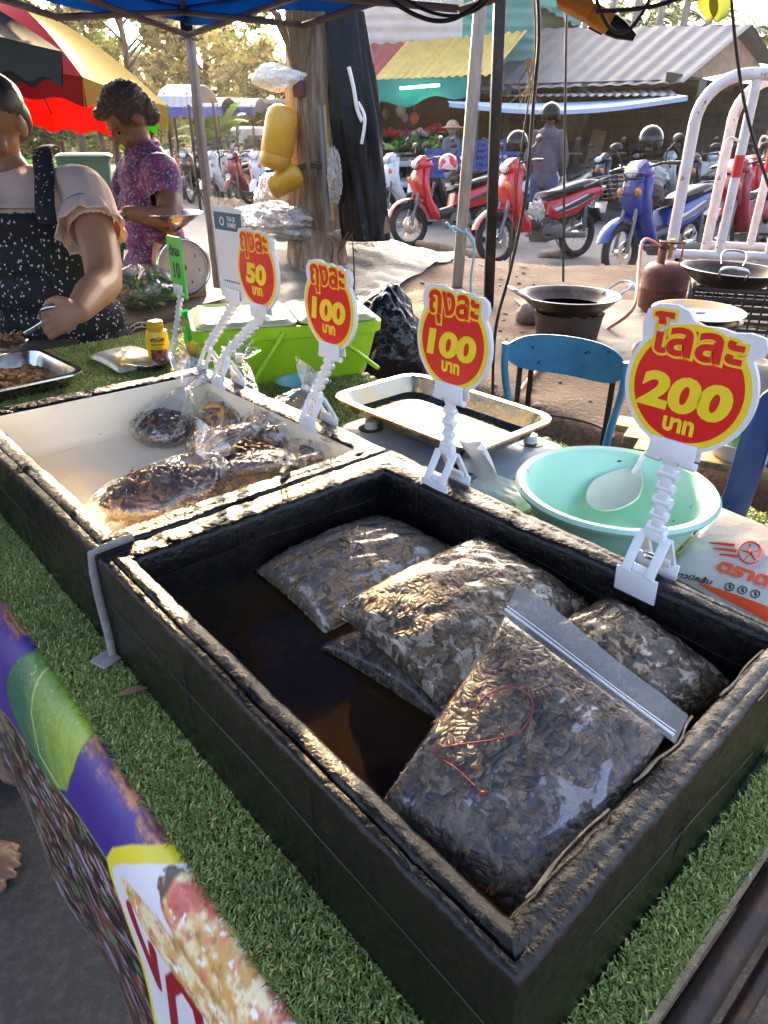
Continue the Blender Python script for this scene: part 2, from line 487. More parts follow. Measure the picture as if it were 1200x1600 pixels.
# ================================================================ counter
tbl = thing('market_counter', 'long trestle counter of bamboo slats covered in green artificial turf under the two black boxes', 'counter', ab(-1, .3, 0), ANG)
BAMB = mat('bamboo', (.30, .22, .12), .6, 0, (.14, .10, .06), 6, .3, .7, .4, 60, stretch=(1, 6, 6), col3=(.4, .36, .3), sc3=20)
mb = MB()
for i in range(54):
    a = -2.02 + i * .0385
    e = .97 + random.uniform(-.02, .03)
    pts = [ab(a + .003 * wob(i, A([t]))[0], t, TOP - .022 + .002 * random.random()) for t in np.linspace(-.03, e, 6)]
    mb.tube(pts, [.0165 + .001 * random.random() for _ in pts], 10)
mb.build('slats', BAMB, tbl)
mb = MB()
mb.box(ab(-1, -.045, .695), (2.1, .035, .05), RT, .004); mb.box(ab(-1, .88, .68), (2.1, .035, .05), RT, .004)
mb.build('rail', mat('counter_wood', (.16, .1, .06), .7, 0, (.08, .05, .03), 20, bump=.3, bsc=40, stretch=(1, 8, 8)), tbl)
for a in (-1.95, -.04):
    for b in (-.03, .86):
        mb = MB(); mb.cyl(ab(a, b, .01), ab(a, b, .67), .022, .022, 12); mb.build('leg', BLACKM, tbl)
RUST = mat('rusty_steel', (.09, .055, .04), .5, .75, (.05, .045, .045), 25, .35, .65, .4, 60, col3=(.22, .1, .04), sc3=18, lo3=.55, hi3=.75)
mb = MB(); mb.cyl(ab(.052, -.2, .70), ab(.052, 1.3, .70), .0125, None, 18)
for b in (.0, .9): mb.cyl(ab(.052, b, .70), ab(.052, b, .01), .0115, None, 14)
fr = thing('table_frame', 'bare rusty steel table frame of two long pipes beside the turf end of the counter', 'table frame', ab(.06, .4, 0), ANG)
mb.build('top_pipe', RUST, fr)
mb = MB(); mb.cyl(ab(.072, -.3, .60), ab(.072, 1.2, .60), .008, None, 14); mb.cyl(ab(.16, -.3, .69), ab(.16, 1.2, .69), .0125, None, 14)
mb.build('lower_pipe', RUST, fr)

# turf blades
def turf(area, dens, L=.0100, w=.0016):
    out = []
    for a0, a1, b0, b1 in area:
        n = int((a1 - a0) * (b1 - b0) * dens)
        out.append(np.stack([rng.uniform(a0, a1, n), rng.uniform(b0, b1, n)], 1))
    P = np.concatenate(out); n = len(P)
    base = abv(P[:, 0], P[:, 1], TOP + .002)
    th = rng.uniform(0, 2 * PI, n); lean = rng.uniform(.15, .95, n); l = L * rng.uniform(.6, 1.15, n)
    d = np.stack([np.cos(th), np.sin(th), 0 * th], 1); s = np.stack([-np.sin(th), np.cos(th), 0 * th], 1)
    up = A([0, 0, 1.]); W = (w * rng.uniform(.7, 1.2, n))[:, None]
    m = base + d * (l * lean * .4)[:, None] + up * (l * .62)[:, None]
    t = base + d * (l * lean)[:, None] + up * (l * (1 - .45 * lean))[:, None]
    v = np.stack([base - s * W * .5, base + s * W * .5, m + s * W * .5, m - s * W * .5, t + s * W * .15, t - s * W * .15], 1).reshape(-1, 3)
    k = np.arange(n)[:, None] * 6
    f = np.concatenate([k + A([[0, 1, 2, 3]]), k + A([[3, 2, 4, 5]])])
    c = np.where(rng.rand(n, 1) < .12, A([[.60, .54, .18]]), A([[.28, .38, .11]])) * rng.uniform(.55, 1.35, (n, 1)) * A([[1, 1, 1.]])
    patch = .5 + .5 * wob(21, P[:, 0], P[:, 1], f=9)
    c = c * (.8 + .35 * patch[:, None]); c[:, 0] += .02 * patch
    return v, f, np.repeat(c, 6, 0)
tv, tf, tcx = turf([(-1.25, .036, -.066, .004), (.0, .036, .0, .96)], 420000)
tv2, tf2, tc2 = turf([(-2.05, .0, .42, .94), (-2.05, -1.15, -.066, .45)], 110000, .012, .0026)
TURF = cloth('turf_fibre', (1, 1, 1), .3, True, .45)
to = fast('artificial_turf', np.concatenate([tv, tv2]), np.concatenate([tf, tf2 + len(tv)]), TURF, cols=np.concatenate([tcx, tc2]))
tag(to, 'green artificial turf laid over the market counter', 'turf', kind='stuff')
mb = MB(); mb.grid(lambda U, W: abv(U, W, TOP), 40, 30, -2.05, .036, -.066, .94, thick=.003)
mb.build('turf_backing', mat('turf_back', (.015, .05, .012), .9, 0, (.03, .07, .02), 90), tbl)

# ================================================================ printed banner over the counter edge
prof = A([[-.058, .0005], [-.066, .006], [-.076, .004], [-.090, -.008], [-.102, -.03], [-.110, -.065], [-.115, -.11], [-.118, -.16], [-.121, -.21], [-.124, -.27], [-.126, -.33], [-.127, -.37]])
prof = A(smooth_pts(list(prof), 6))
sl_ = np.concatenate([[0], np.cumsum(np.linalg.norm(np.diff(prof, axis=0), axis=1))])
def banner_fn(U, W):
    s = W * sl_[-1]
    b = np.interp(s, sl_, prof[:, 0]); z = np.interp(s, sl_, prof[:, 1])
    b = b - .004 * wob(31, U, s, f=9) * np.clip(s / .08, 0, 1) - .006 * np.clip((s - .2) / .2, 0, 1) * np.sin(U * 17)
    return abv(U, b, TOP + z + .0015 * wob(32, U, s, f=14))
def lin(c): c = np.asarray(c) / 255.; return np.where(c < .04045, c / 12.92, ((c + .055) / 1.055) ** 2.4)
def seg_d(a, s, pts):          # distance to a polyline, and position along it 0..1
    best = np.full(len(a), 9.); pos = np.zeros(len(a)); n = len(pts) - 1
    for k in range(n):
        (x0, y0), (x1, y1) = pts[k], pts[k + 1]; dx, dy = x1 - x0, y1 - y0; t = np.clip(((a - x0) * dx + (s - y0) * dy) / (dx * dx + dy * dy), 0, 1)
        d = np.hypot(a - x0 - t * dx, s - y0 - t * dy); m = d < best; best[m] = d[m]; pos[m] = (k + t[m]) / n
    return best, pos
def poly_d(a, s, pts):         # signed distance to a closed outline, negative inside
    d, _ = seg_d(a, s, list(pts) + [pts[0]]); ins = np.zeros(len(a), bool)
    for k in range(len(pts)):
        (x0, y0), (x1, y1) = pts[k - 1], pts[k]; c = (y0 > s) != (y1 > s); ins ^= c & (a < (x1 - x0) * (s - y0) / (y1 - y0 + 1e-12) + x0)
    return np.where(ins, -d, d)
def print_col(a, s):
    F = lambda fx, fy, sd, o=4: vn(a * fx + 40, s * fy + 40, sd, o)
    sm = lambda x, e0, e1: np.clip((x - e0) / (e1 - e0), 0, 1)[:, None]
    def lay(base, col, m): return base * (1 - m) + col * m
    Z = np.zeros((len(a), 1))
    c = lin([50, 26, 122]) * (1 + .3 * (F(20, 20, 1)[:, None] - .5))
    # warm streaky sunlight along the turf edge, painted into the print
    edge = s + .016 * (F(60, 90, 2, 5) - .5) + .012 * (F(170, 60, 3) - .5); streak = F(60, 420, 4, 4)
    sun_band = lay(lin([104, 62, 74]) + Z, lin([206, 140, 100]), sm(streak, .35, .65))
    c = lay(c, sun_band, (1 - sm(edge, .020, .030)) * (a > -.5)[:, None] * (1 - .5 * sm(F(50, 120, 5), .52, .6)))
    c = lay(c, sun_band * .7, (1 - sm(edge, .016, .03)) * (a < -.70)[:, None])
    # leaf
    LF = [(p.x, p.y) for p in [Vector((x, y)) for x, y in ((-.645, -.02), (-.668, .02), (-.690, .06), (-.703, .098), (-.690, .122), (-.640, .134), (-.575, .126), (-.520, .112), (-.490, .092), (-.478, .055), (-.482, .015), (-.50, -.02))]]
    e = poly_d(a, s, LF); dv, tv_ = seg_d(a, s, [(-.628, -.02), (-.618, .03), (-.606, .07), (-.575, .104), (-.50, .106)])
    t = np.clip(.62 + (a + .59) * 5 - s * 5 + .4 * (F(40, 40, 6) - .5), 0, 1)[:, None]
    lc = lay(lin([20, 92, 66]) + Z, lin([160, 184, 52]), t); lc = lay(lc, lc * .84, 1 - sm(np.abs((dv * 26 + tv_ * 11 + .3 * (F(50, 50, 7) - .5)) % 1 - .5), .02, .14))
    lc = lay(lc, lin([176, 190, 110]), 1 - sm(dv, .0010, .0028)); lc = lay(lc, lin([140, 200, 140]), sm(F(420, 420, 8, 2), .78, .84)); lc = lay(lc, lc * .82, sm(F(200, 200, 9, 3), .55, .7))
    # bark and leaves below the fold line
    fold = np.interp(a, [-2, -.765, -.64, -.5, -.386], [.30, .171, .137, .108, .09]); low = sm(s - fold + .002 * (F(90, 90, 18) - .5), 0, .002)
    b1 = F(22, 95, 19, 6); b2 = F(52, 170, 20, 5); b3 = F(36, 60, 21, 4)
    bc = lay(lin([22, 15, 15]) + Z, lin([112, 66, 52]), sm(b1, .44, .68)); bc = lay(bc, lin([172, 132, 116]), sm(b2, .60, .70)); bc = lay(bc, lin([76, 108, 66]), sm(b3, .64, .68)); bc = lay(bc, lin([146, 138, 160]), sm(F(30, 120, 22), .65, .69)); bc = lay(bc, lin([14, 10, 12]), sm(F(30, 80, 23, 5), .58, .66))
    c = lay(c, bc, low); c = lay(c, lin([150, 150, 60]), (1 - sm(np.abs(s - fold), .0010, .0022)) * .8)
    c = lay(c, lc, 1 - sm(e, -.0008, .0008)); c = lay(c, lin([16, 60, 46]), (1 - sm(np.abs(e), .0005, .003)) * .6)
    # white rounded panel with a yellow edge
    pa = np.interp(s, [0, .02, .04, .065, .088, .100, .115, .151, .228, .39], [-.304, -.322, -.348, -.374, -.386, -.376, -.352, -.323, -.300, -.262]); yw = np.interp(s, [0, .05, .085, .11, .4], [.026, .024, .014, .008, .007])
    c = lay(c, lin([226, 206, 44]), sm(a - pa, -.0006, .0008)); core = sm(a - pa - yw, -.0006, .0008)
    c = lay(c, lin([226, 220, 220]) * (1 - .10 * F(14, 30, 10)[:, None]), core)
    for st, w in (([(-.330, .098), (-.305, .122), (-.284, .146), (-.287, .104)], .0085), ([(-.255, .175), (-.256, .115), (-.240, .088), (-.212, .086), (-.197, .110), (-.196, .175)], .0095), ([(-.150, .175), (-.140, .11), (-.115, .09), (-.09, .11), (-.085, .175)], .0095), ([(-.03, .09), (-.035, .14), (-.01, .17)], .0095)):
        d, _ = seg_d(a, s, st); c = lay(c, lin([150, 12, 30]), core * (1 - sm(d, w - .0008, w + .0008)))
    # two long grilled roots lying side by side
    for q, (ln, r0, r1) in enumerate((([(-.350, .080), (-.300, .079), (-.240, .072), (-.15, .062), (.05, .05)], .004, .017), ([(-.288, .030), (-.25, .030), (-.19, .028), (-.10, .024), (.06, .02)], .013, .029))):
        d, t = seg_d(a, s, ln); w = r0 + (r1 - r0) * np.clip(t * 3.2, 0, 1) ** .6 + .005 * (F(60, 60, 11 + q) - .5); f_ = d / w
        body = lay(lin([238, 216, 166]) + Z, lin([206, 156, 80]), sm(F(60, 90, 12 + q, 5), .42, .62)); body = lay(body, lin([150, 104, 58]), sm(F(180, 200, 13 + q, 4), .58, .74) * .7)
        if q: red = sm(.75 * np.sin(a * 58 + s * 60 + 4 * F(26, 40, 14)) + 1.5 * (F(70, 90, 15, 5) - .5), .35, .75); body = lay(body, lin([186, 44, 48]), red * .85); body = lay(body, lin([226, 120, 96]), sm(F(90, 120, 24, 4), .60, .68) * .7); body = lay(body, lin([66, 44, 48]), (1 - sm(t + .06 * (F(90, 90, 17) - .5), .015, .05)) * .9)
        body = lay(body, lin([244, 238, 222]), sm(F(130, 160, 16 + q, 3), .66, .76)); body = lay(body, body * .72, sm(f_, .70, 1.0))
        c = lay(c, body, core * (1 - sm(f_, .94, 1.04)))
    return np.clip(c, .002, 1)
NB, MBN = 800, 220
U, W = np.meshgrid(np.concatenate([np.linspace(-2.05, -.95, 60), np.linspace(-.945, .034, NB - 60)]), np.linspace(0, 1, MBN), indexing='ij')
pc = print_col(U.ravel(), (W * sl_[-1]).ravel())
Q = banner_fn(U, W).reshape(-1, 3)
I, J = np.meshgrid(np.arange(NB - 1), np.arange(MBN - 1), indexing='ij'); i0 = (I * MBN + J).ravel()
bo = fast('printed_banner', Q, np.stack([i0, i0 + 1, i0 + MBN + 1, i0 + MBN], 1), mat('vinyl', (1, 1, 1), .38, attr=True, bump=.25, bsc=900, bd=.001), cols=pc, smooth=True)
tag(bo, 'purple printed vinyl banner with a green leaf and root picture over the counter edge', 'banner')
md = bo.modifiers.new('thickness', 'SOLIDIFY'); md.thickness = .0012; md.offset = -1

# ================================================================ black foam boxes
TAPE = mat('black_tape_skin', (.0035, .0034, .0033), .25, 0, (.010, .008, .006), 30, .55, .8, .7, 90, .004, detail=10, spec=.45, rvar=.09)
TAPEB = mat('brownish_tape_skin', (.022, .014, .011), .42, 0, (.04, .03, .022), 14, .45, .75, .5, 60, .004, detail=8, spec=.5, rvar=.1)
FOAM = mat('foam', (.80, .76, .66), .7, 0, (.72, .66, .55), 9, .4, .7, .25, 120, .003, col3=(.6, .52, .4), sc3=25, lo3=.66, hi3=.74)
TORN = mat('torn_foam', (.34, .25, .16), .85, 0, (.2, .15, .1), 60, .4, .6, .6, 90)
def foam_box(name, label, outer, inner, zfloor, liner, seed, torn):
    root = thing(name, label, 'foam box', ((outer[0] + outer[2]) / 2)[:2].tolist() + [TOP], ANG)
    ns = 46
    def loop(c):
        p = []
        for i in range(4):
            a, b = c[i], c[(i + 1) % 4]
            for k in range(ns):
                p.append(a + (b - a) * k / ns)
        return A(p)
    LO, LI = loop(outer), loop(inner)
    S = np.arange(len(LO))
    def rows(ws, zs, j, amp):
        side_ = (S // ns)
        out = []
        for w, z in zip(ws, zs):
            p = LO * (1 - w) + LI * w
            x, y = p[:, 0], p[:, 1]
            dz = amp * .35 * wob(seed + 1, x, y, f=26) + amp * .35 * wob(seed + 2, x, y, f=75) + .0008 * wob(seed + 3, x, y, f=9)
            nx_ = (LI - LO); nx_ = nx_ / np.linalg.norm(nx_, axis=1, keepdims=True)
            dn = (.0008 * wob(seed + 5, x + z, y - z, f=18) + .0005 * wob(seed + 6, x, y, z + 0 * x, f=55))
            seam = np.where((S % 15) == 7, -.0022, 0) + (np.where(side_ == 0, -.0032, 0) if abs(w - .36) < .01 else 0)
            q = np.concatenate([p + nx_ * dn[:, None], (z + (dz + seam) * j)[:, None]], 1)
            out.append(np.concatenate([q, q[:1]]))
        return out
    zo = list(np.linspace(TOP + .003, RIM - .006, 9))
    mb = MB()
    r = rows([0] * 9, zo, 0, 0) + rows([.02, .10, .2, .3, .36, .42, .55, .7, .85, .96], [RIM - .002, RIM, RIM, RIM, RIM - .0007, RIM, RIM + .001, RIM, RIM - .001, RIM - .003], 1, .0018)
    if liner is None: r += rows([1.0] * 8, list(np.linspace(RIM - .007, zfloor, 8)), 0, 0)
    mb.loft(r, False, False)
    mb.build('shell', TAPE, root, sharp=50)
    mb = MB()
    if liner is None:
        mb.add([(*p, zfloor + .001) for p in inner], [[0, 1, 2, 3]]); mb.build('bottom', TAPE, root)
    else:
        rr = rows([1.0] * 7 + [1.05, 1.2, 1.5], list(np.linspace(RIM - .004, zfloor + .018, 7)) + [zfloor + .009, zfloor + .002, zfloor], 0, 0)
        mb.loft(rr, False, False)
        c = LO * -.5 + LI * 1.5; mb.add(np.concatenate([c, np.full((len(c), 1), zfloor)], 1), [list(range(len(c)))])
        mb.build('liner', liner, root, sharp=60)
    for (k0, k1, w, tw) in torn:
        mb = MB()
        pts = []
        for k in np.arange(k0, k1):
            i = k % len(LO); p = LO[i] * (1 - w) + LI[i] * w
            n = (LI[i] - LO[i]); n = n / np.linalg.norm(n)
            pts.append(A([*(p + n * .003 * wob(seed + 9, A([k * .35]))[0]), RIM + .0005 + .0012 * wob(seed + 8, A([k * .3]))[0]]))
        mb.tube(pts, [tw * (.5 + .6 * abs(wob(seed + 11, A([k * .5]))[0])) for k in range(len(pts))], 6)
        mb.build('torn_edge', TORN, root, label='pale torn foam showing along the rim edge')
    return root
def q2(*uv): return A([pz(u, v, RIM)[:2] for u, v in uv])
outA = q2((811, 1543), (147, 866), (612, 702), (1262, 1000)); inA = q2((793, 1425), (212, 872), (602, 733), (1207, 998))
# loop order: near corner -> left corner -> far corner -> right corner
boxA = foam_box('black_box', 'black taped foam box of dark water holding the flat zip bags, nearest the viewer', outA, inA, .765, None, 100, [(141, 152, .965, .0011), (156, 168, .965, .0014), (171, 183, .965, .0012), (143, 151, .03, .0007)])
eA = outA[1] - outA[0]; dA = nrm(eA)
o1 = outA[1] + dA * .004; o2_ = outA[2] + dA * .004
LA = .575
outB = A([o1, o1 + dA * LA, o2_ + dA * (LA - .01), o2_]); t = .037
w2 = nrm(outA[2] - outA[1])
inB = A([o1 + dA * t + w2 * t, outB[1] - dA * t + w2 * t, outB[2] - dA * t - w2 * t, o2_ + dA * t - w2 * t])
LINER = mat('white_foam_liner', (.92, .83, .64), .55, 0, (.90, .77, .53), 5, .4, .75, .2, 70, .003, col3=(.5, .42, .3), sc3=50, lo3=.70, hi3=.76)
boxB = foam_box('black_box', 'black taped foam box with a cream inside holding the knotted food bags', outB, inB, .802, LINER, 140, [])
# seams of the tape wrapping
SEAM = mat('tape_seam', (.022, .020, .018), .3, bump=.3, bsc=200)
def seams(root, outer, inner, rows):
    for side, wall, t0, t1, z0, z1 in rows:
        c = outer if wall == 'o' else inner; a, b = c[side], c[(side + 1) % 4]; n = nrm(inner[side] - outer[side] + inner[(side + 1) % 4] - outer[(side + 1) % 4]) * (-.0012 if wall == 'o' else .0012)
        mb = MB(); P_ = [A([*(a + (b - a) * t + n), z0 + (z1 - z0) * (t - t0) / max(t1 - t0, 1e-6) if t1 > t0 else z]) + A([0, 0, .003 * wob(161, A([t * 6.]))[0]]) for t, z in (zip(np.linspace(t0, t1, 14), [0] * 14) if t1 > t0 else zip([t0] * 6, np.linspace(z0, z1, 6)))]
        mb.tube(P_, [.0006 * (.35 + .9 * abs(wob(163, A([k * .9]))[0])) for k in range(len(P_))], 5); mb.build('tape_seam', SEAM, root)
seams(boxA, outA, inA, [(0, 'o', .03, .97, .822, .826), (0, 'o', .32, .32, .737, .87), (0, 'o', .66, .66, .737, .875), (3, 'o', .15, .8, .79, .835), (3, 'o', .5, .5, .737, .84),
    (1, 'i', .05, .95, .850, .847), (1, 'i', .35, .35, .80, .875), (1, 'i', .7, .7, .80, .875), (2, 'i', .12, .98, .858, .842), (2, 'i', .12, .12, .80, .88), (2, 'i', .3, .3, .80, .86), (2, 'i', .62, .62, .80, .88), (2, 'i', .85, .85, .80, .88)])
seams(boxB, outB, inB, [(0, 'o', .03, .97, .815, .822), (0, 'o', .4, .4, .737, .875), (0, 'o', .75, .75, .737, .875)])
# tape strip running down the seam between the boxes
mb = MB()
GTAPE = mat('grey_cloth_tape', (.33, .29, .26), .8, 0, (.22, .19, .17), 60, bump=.5, bsc=150)
L0 = A([*(outA[1]), RIM]); nb = -np.append(E2, 0); ea = np.append(dA, 0)
pth = [L0 + nb * -.045 + ea * .0 + A([0, 0, .004]), L0 + nb * -.02 + A([0, 0, .004]), L0 + nb * .003 + A([0, 0, .002]), L0 + nb * .005 + A([0, 0, -.02]), L0 + nb * .006 + A([0, 0, -.06]) - ea * .001, L0 + nb * .006 + A([0, 0, -.1]) - ea * .003, L0 + nb * .007 + A([0, 0, -.137]) - ea * .004]
mb.tube(pth, .0048, 8, ry=.0022)
mb.box(L0 + nb * .016 + A([0, 0, -.136]) - ea * .005, (.026, .024, .003), RT @ rotz(.3), .001)
solo('tape_strip', mb, GTAPE, 'grey frayed tape strip running down the seam between the two black boxes', 'tape', L0 + A([0, 0, -.14]))

# water
mb = MB(); wi = inA
mb.grid(lambda U, W: np.concatenate([((1 - U)[..., None] * ((1 - W)[..., None] * wi[0] + W[..., None] * wi[3]) + U[..., None] * ((1 - W)[..., None] * wi[1] + W[..., None] * wi[2])), (WATER + .0006 * wob(77, U * 8, W * 8))[..., None]], -1), 40, 30)
wo = mb.build('water', mat('brown_water', (.030, .016, .005), .06, spec=.35, bump=.05, bsc=25, bd=.002, col2=(.014, .008, .003), sc=9, lo=.42, hi=.56))
tag(wo, 'dark brown water standing in the nearest black box', 'water', kind='stuff')

# ================================================================ insects
def spindle(L, r, n=6, k=5, flat=1.0, ridge=0):
    m = MB(); rings = []
    for i in range(k + 1):
        t = i / k; q = math.sin(PI * min(max(t, .04), .96)) ** .6 * r * (1 + ridge * (i % 2))
        a = np.linspace(0, 2 * PI, n, endpoint=False)
        rings.append(np.stack([np.full(n, (t - .5) * L), np.cos(a) * q, np.sin(a) * q * flat], 1))
    m.loft(rings, True, True); return np.concatenate(m.v), m.f
def cricket_shape():
    m = MB()
    v, f = spindle(.0185, .0035, 7, 8, .85, .10); m.add(v, f)
    m.ell((.0098, 0, .0003), (.0026, .0026, .0024), None, 6, 4)
    for s in (-1, 1):
        m.add([(.005, s * .0008, .0034), (-.001, s * .0036, .0027), (-.0085, s * .0022, .0022), (-.004, s * .0003, .0037)], [[0, 1, 2, 3] if s > 0 else [3, 2, 1, 0]])
        m.tube([(-.001, s * .003, 0), (-.008, s * .0052, .0026), (-.010, s * .0065, -.0010)], [.0012, .0006, .0003], 4)
    return np.concatenate(m.v), m.f
CRICK = cricket_shape()
GRUB = spindle(.024, .0046, 8, 11, .9, .14)
def rand_rot(n=None, tilt=.5):
    # lies flat against normal n with some tilt
    R = frame(n if n is not None else (0, 0, 1), (math.cos(random.random() * 6.28), math.sin(random.random() * 6.28), .1))
    R = R @ rotz(random.uniform(0, 6.28)) @ roty(random.gauss(0, tilt * .4)) @ rotx(random.gauss(0, tilt))
    return R
def packed(name, cols, scale=95, bump=.9):
    # wet insects pressed together: stretched cells, each its own tone
    m = bpy.data.materials.new(name); m.use_nodes = True; nt = m.node_tree; N = nt.nodes; L = nt.links; b = N['Principled BSDF']
    tc = N.new('ShaderNodeTexCoord'); nz = N.new('ShaderNodeTexNoise'); nz.inputs['Scale'].default_value = 22; nz.inputs['Detail'].default_value = 3; L.new(tc.outputs['Object'], nz.inputs['Vector'])
    ad = N.new('ShaderNodeVectorMath'); ad.operation = 'MULTIPLY_ADD'; ad.inputs[1].default_value = (.035, .035, .035); L.new(nz.outputs[1], ad.inputs[0]); L.new(tc.outputs['Object'], ad.inputs[2])
    outs = []
    for k, (sc_, rot) in enumerate((((1, .32, .8), .5), ((.32, 1, .8), -.4), ((.7, .5, .8), 1.1))):
        mp = N.new('ShaderNodeMapping'); mp.inputs['Scale'].default_value = sc_; mp.inputs['Rotation'].default_value = (0, 0, rot); L.new(ad.outputs[0], mp.inputs[0])
        v = N.new('ShaderNodeTexVoronoi'); v.inputs['Scale'].default_value = scale * (1 + .25 * k); L.new(mp.outputs[0], v.inputs['Vector']); outs.append(v)
    sel = N.new('ShaderNodeTexNoise'); sel.inputs['Scale'].default_value = 48; L.new(tc.outputs['Object'], sel.inputs['Vector'])
    def mix(f, a, c):
        q = N.new('ShaderNodeMix'); q.data_type = 'RGBA'; L.new(f, q.inputs[0]); L.new(a, q.inputs[6]); L.new(c, q.inputs[7]); return q.outputs[2]
    def step(src, a):
        q = N.new('ShaderNodeMapRange'); q.inputs[1].default_value = a - .01; q.inputs[2].default_value = a + .01; L.new(src, q.inputs[0]); return q.outputs[0]
    s1, s2 = step(sel.outputs[0], .5), step(sel.outputs[0], .62)
    cell = mix(s2, mix(s1, outs[0].outputs['Color'], outs[1].outputs['Color']), outs[2].outputs['Color'])
    dist = mix(s2, mix(s1, outs[0].outputs['Distance'], outs[1].outputs['Distance']), outs[2].outputs['Distance'])
    sx = N.new('ShaderNodeSeparateColor'); L.new(cell, sx.inputs[0])
    rp = N.new('ShaderNodeValToRGB'); e = rp.color_ramp.elements
    for q in range(len(cols) - 2): e.new(.5)
    for q, c in enumerate(cols): e[q].position = .12 + .76 * q / (len(cols) - 1); e[q].color = (*c, 1)
    L.new(sx.outputs[0], rp.inputs[0])
    fz = N.new('ShaderNodeTexNoise'); fz.inputs['Scale'].default_value = 260; fz.inputs['Detail'].default_value = 4; L.new(tc.outputs['Object'], fz.inputs['Vector'])
    fr = N.new('ShaderNodeMapRange'); fr.inputs[3].default_value = .55; fr.inputs[4].default_value = 1.5; fr.inputs[1].default_value = .3; fr.inputs[2].default_value = .7; L.new(fz.outputs[0], fr.inputs[0])
    mu = N.new('ShaderNodeMix'); mu.data_type = 'RGBA'; mu.blend_type = 'MULTIPLY'; mu.inputs[0].default_value = 1; L.new(rp.outputs[0], mu.inputs[6]); L.new(fr.outputs[0], mu.inputs[7]); L.new(mu.outputs[2], b.inputs['Base Color'])
    b.inputs['Roughness'].default_value = .5
    bp = N.new('ShaderNodeBump'); bp.invert = True; bp.inputs['Strength'].default_value = bump; bp.inputs['Distance'].default_value = .006; L.new(dist, bp.inputs['Height']); L.new(bp.outputs[0], b.inputs['Normal'])
    return m
MASS = packed('packed_crickets', [(.016, .011, .009), (.038, .025, .016), (.075, .048, .029), (.115, .075, .044), (.17, .115, .068)], 190, .6)
CRM = mat('cricket', (.8, .76, .74), .55, attr=True, bump=.3, bsc=500, bd=.001, spec=.3)
def crick_col(p=.5):
    k = random.random()
    if k < p: c = A([.27, .175, .09])
    elif k < p + .3: c = A([.15, .088, .042])
    else: c = A([.06, .033, .016])
    return c * random.uniform(.7, 1.25)

class Pillow:
    def __init__(s, c00, c10, c11, c01, up, dn, seed, pull=.05, pw=.38, hollow=.0):
        s.c = [A(x) for x in (c00, c10, c11, c01)]; s.up, s.dn, s.seed, s.pull, s.pw = up, dn, seed, pull, pw
        s.n = nrm(np.cross(s.c[1] - s.c[0], s.c[3] - s.c[0]))
        if s.n[2] < 0: s.n = -s.n
    def S(s, U, W, side=1, off=0):
        k = s.pull
        u = .5 + (U - .5) * (1 - k * (1 - (2 * W - 1) ** 2)); w = .5 + (W - .5) * (1 - k * (1 - (2 * U - 1) ** 2))
        u_, w_ = u[..., None], w[..., None]
        p = s.c[0] * (1 - u_) * (1 - w_) + s.c[1] * u_ * (1 - w_) + s.c[2] * u_ * w_ + s.c[3] * (1 - u_) * w_
        e = np.clip(16 * U * (1 - U) * W * (1 - W), 0, 1)
        h = e ** s.pw * (1 + .09 * wob(s.seed, U, W, f=6) + .04 * wob(s.seed + 1, U, W, f=15))
        edge = np.clip(1 - e * 1.6, 0, 1)
        h = h + .05 * edge * wob(s.seed + 2, U, W, f=20) * e ** .2
        amt = (s.up if side > 0 else -s.dn)
        return p + s.n * (amt * h + side * off)[..., None]
    def mesh(s, mb, n=36, off=0):
        mb.grid(lambda U, W: s.S(U, W, 1, off), n, n)
        mb.grid(lambda U, W: s.S(W, U, -1, off), n, n)
        return mb

from mathutils.bvhtree import BVHTree
def bvh_of(pil, off):
    m = pil.mesh(MB(), 52, off); return BVHTree.FromPolygons([tuple(v) for v in np.concatenate(m.v)], m.f)
def trace(bv, pts, lift=.0006):
    out = []
    for u, v in pts:
        d = ray(u, v); h = bv.ray_cast(Vector((0, 0, CAM_H)), Vector(d).normalized())
        if h[0] is not None: out.append(A(h[0]) - nrm(d) * lift)
    return out
def zip_bag(name, label, pil, ncr, filmmat, pal=.5, massmat=MASS, group=None, skin=.0025, proud=.0):
    c = sum(pil.c) / 4
    root = thing(name, label, 'zip bag', (c[0], c[1], c[2]), ANG, group)
    mb = pil.mesh(MB(), 40); mb.build('insect_mass', massmat, root, kind='stuff')
    mb = MB(); ms, cs = [], []
    for i in range(ncr):
        u, w = random.uniform(.03, .97), random.uniform(.03, .97)
        e = 1e-3
        U_, W_ = A([u, u + e, u]), A([w, w, w + e])
        P = pil.S(U_, W_, 1, proud); n = nrm(np.cross(P[1] - P[0], P[2] - P[0]))
        if n @ pil.n < 0: n = -n
        R = rand_rot(n, .22) * random.uniform(.5, .8)
        ms.append((R, P[0] + n * random.uniform(-.0042, -.0014))); cs.append(crick_col(pal))
    mb.inst(CRICK, ms, cs); mb.build('crickets', CRM, root, kind='stuff')
    mb = pil.mesh(MB(), 52, skin); mb.build('film', filmmat, root)
    return root
FILM_W = film('glare_patch_film', (.97, .95, .92), .22, .20, .10, 60, .03, .545, 62, .004, glare=.36, wetgloss=.8, diffcol=(.80, .66, .46))  # cream patches imitate sky glare, painted as diffuse colour
FILM_B = film('clear_bag_film', (.95, .94, .94), .24, .12, .12, 40, .03, .60, 30, .006, glare=.08, wetgloss=1.7)
FILM_D = film('dull_bag_film', (.98, .93, .84), .12, .28, .15, 120, .06, .50, 60, .004, glare=.10)

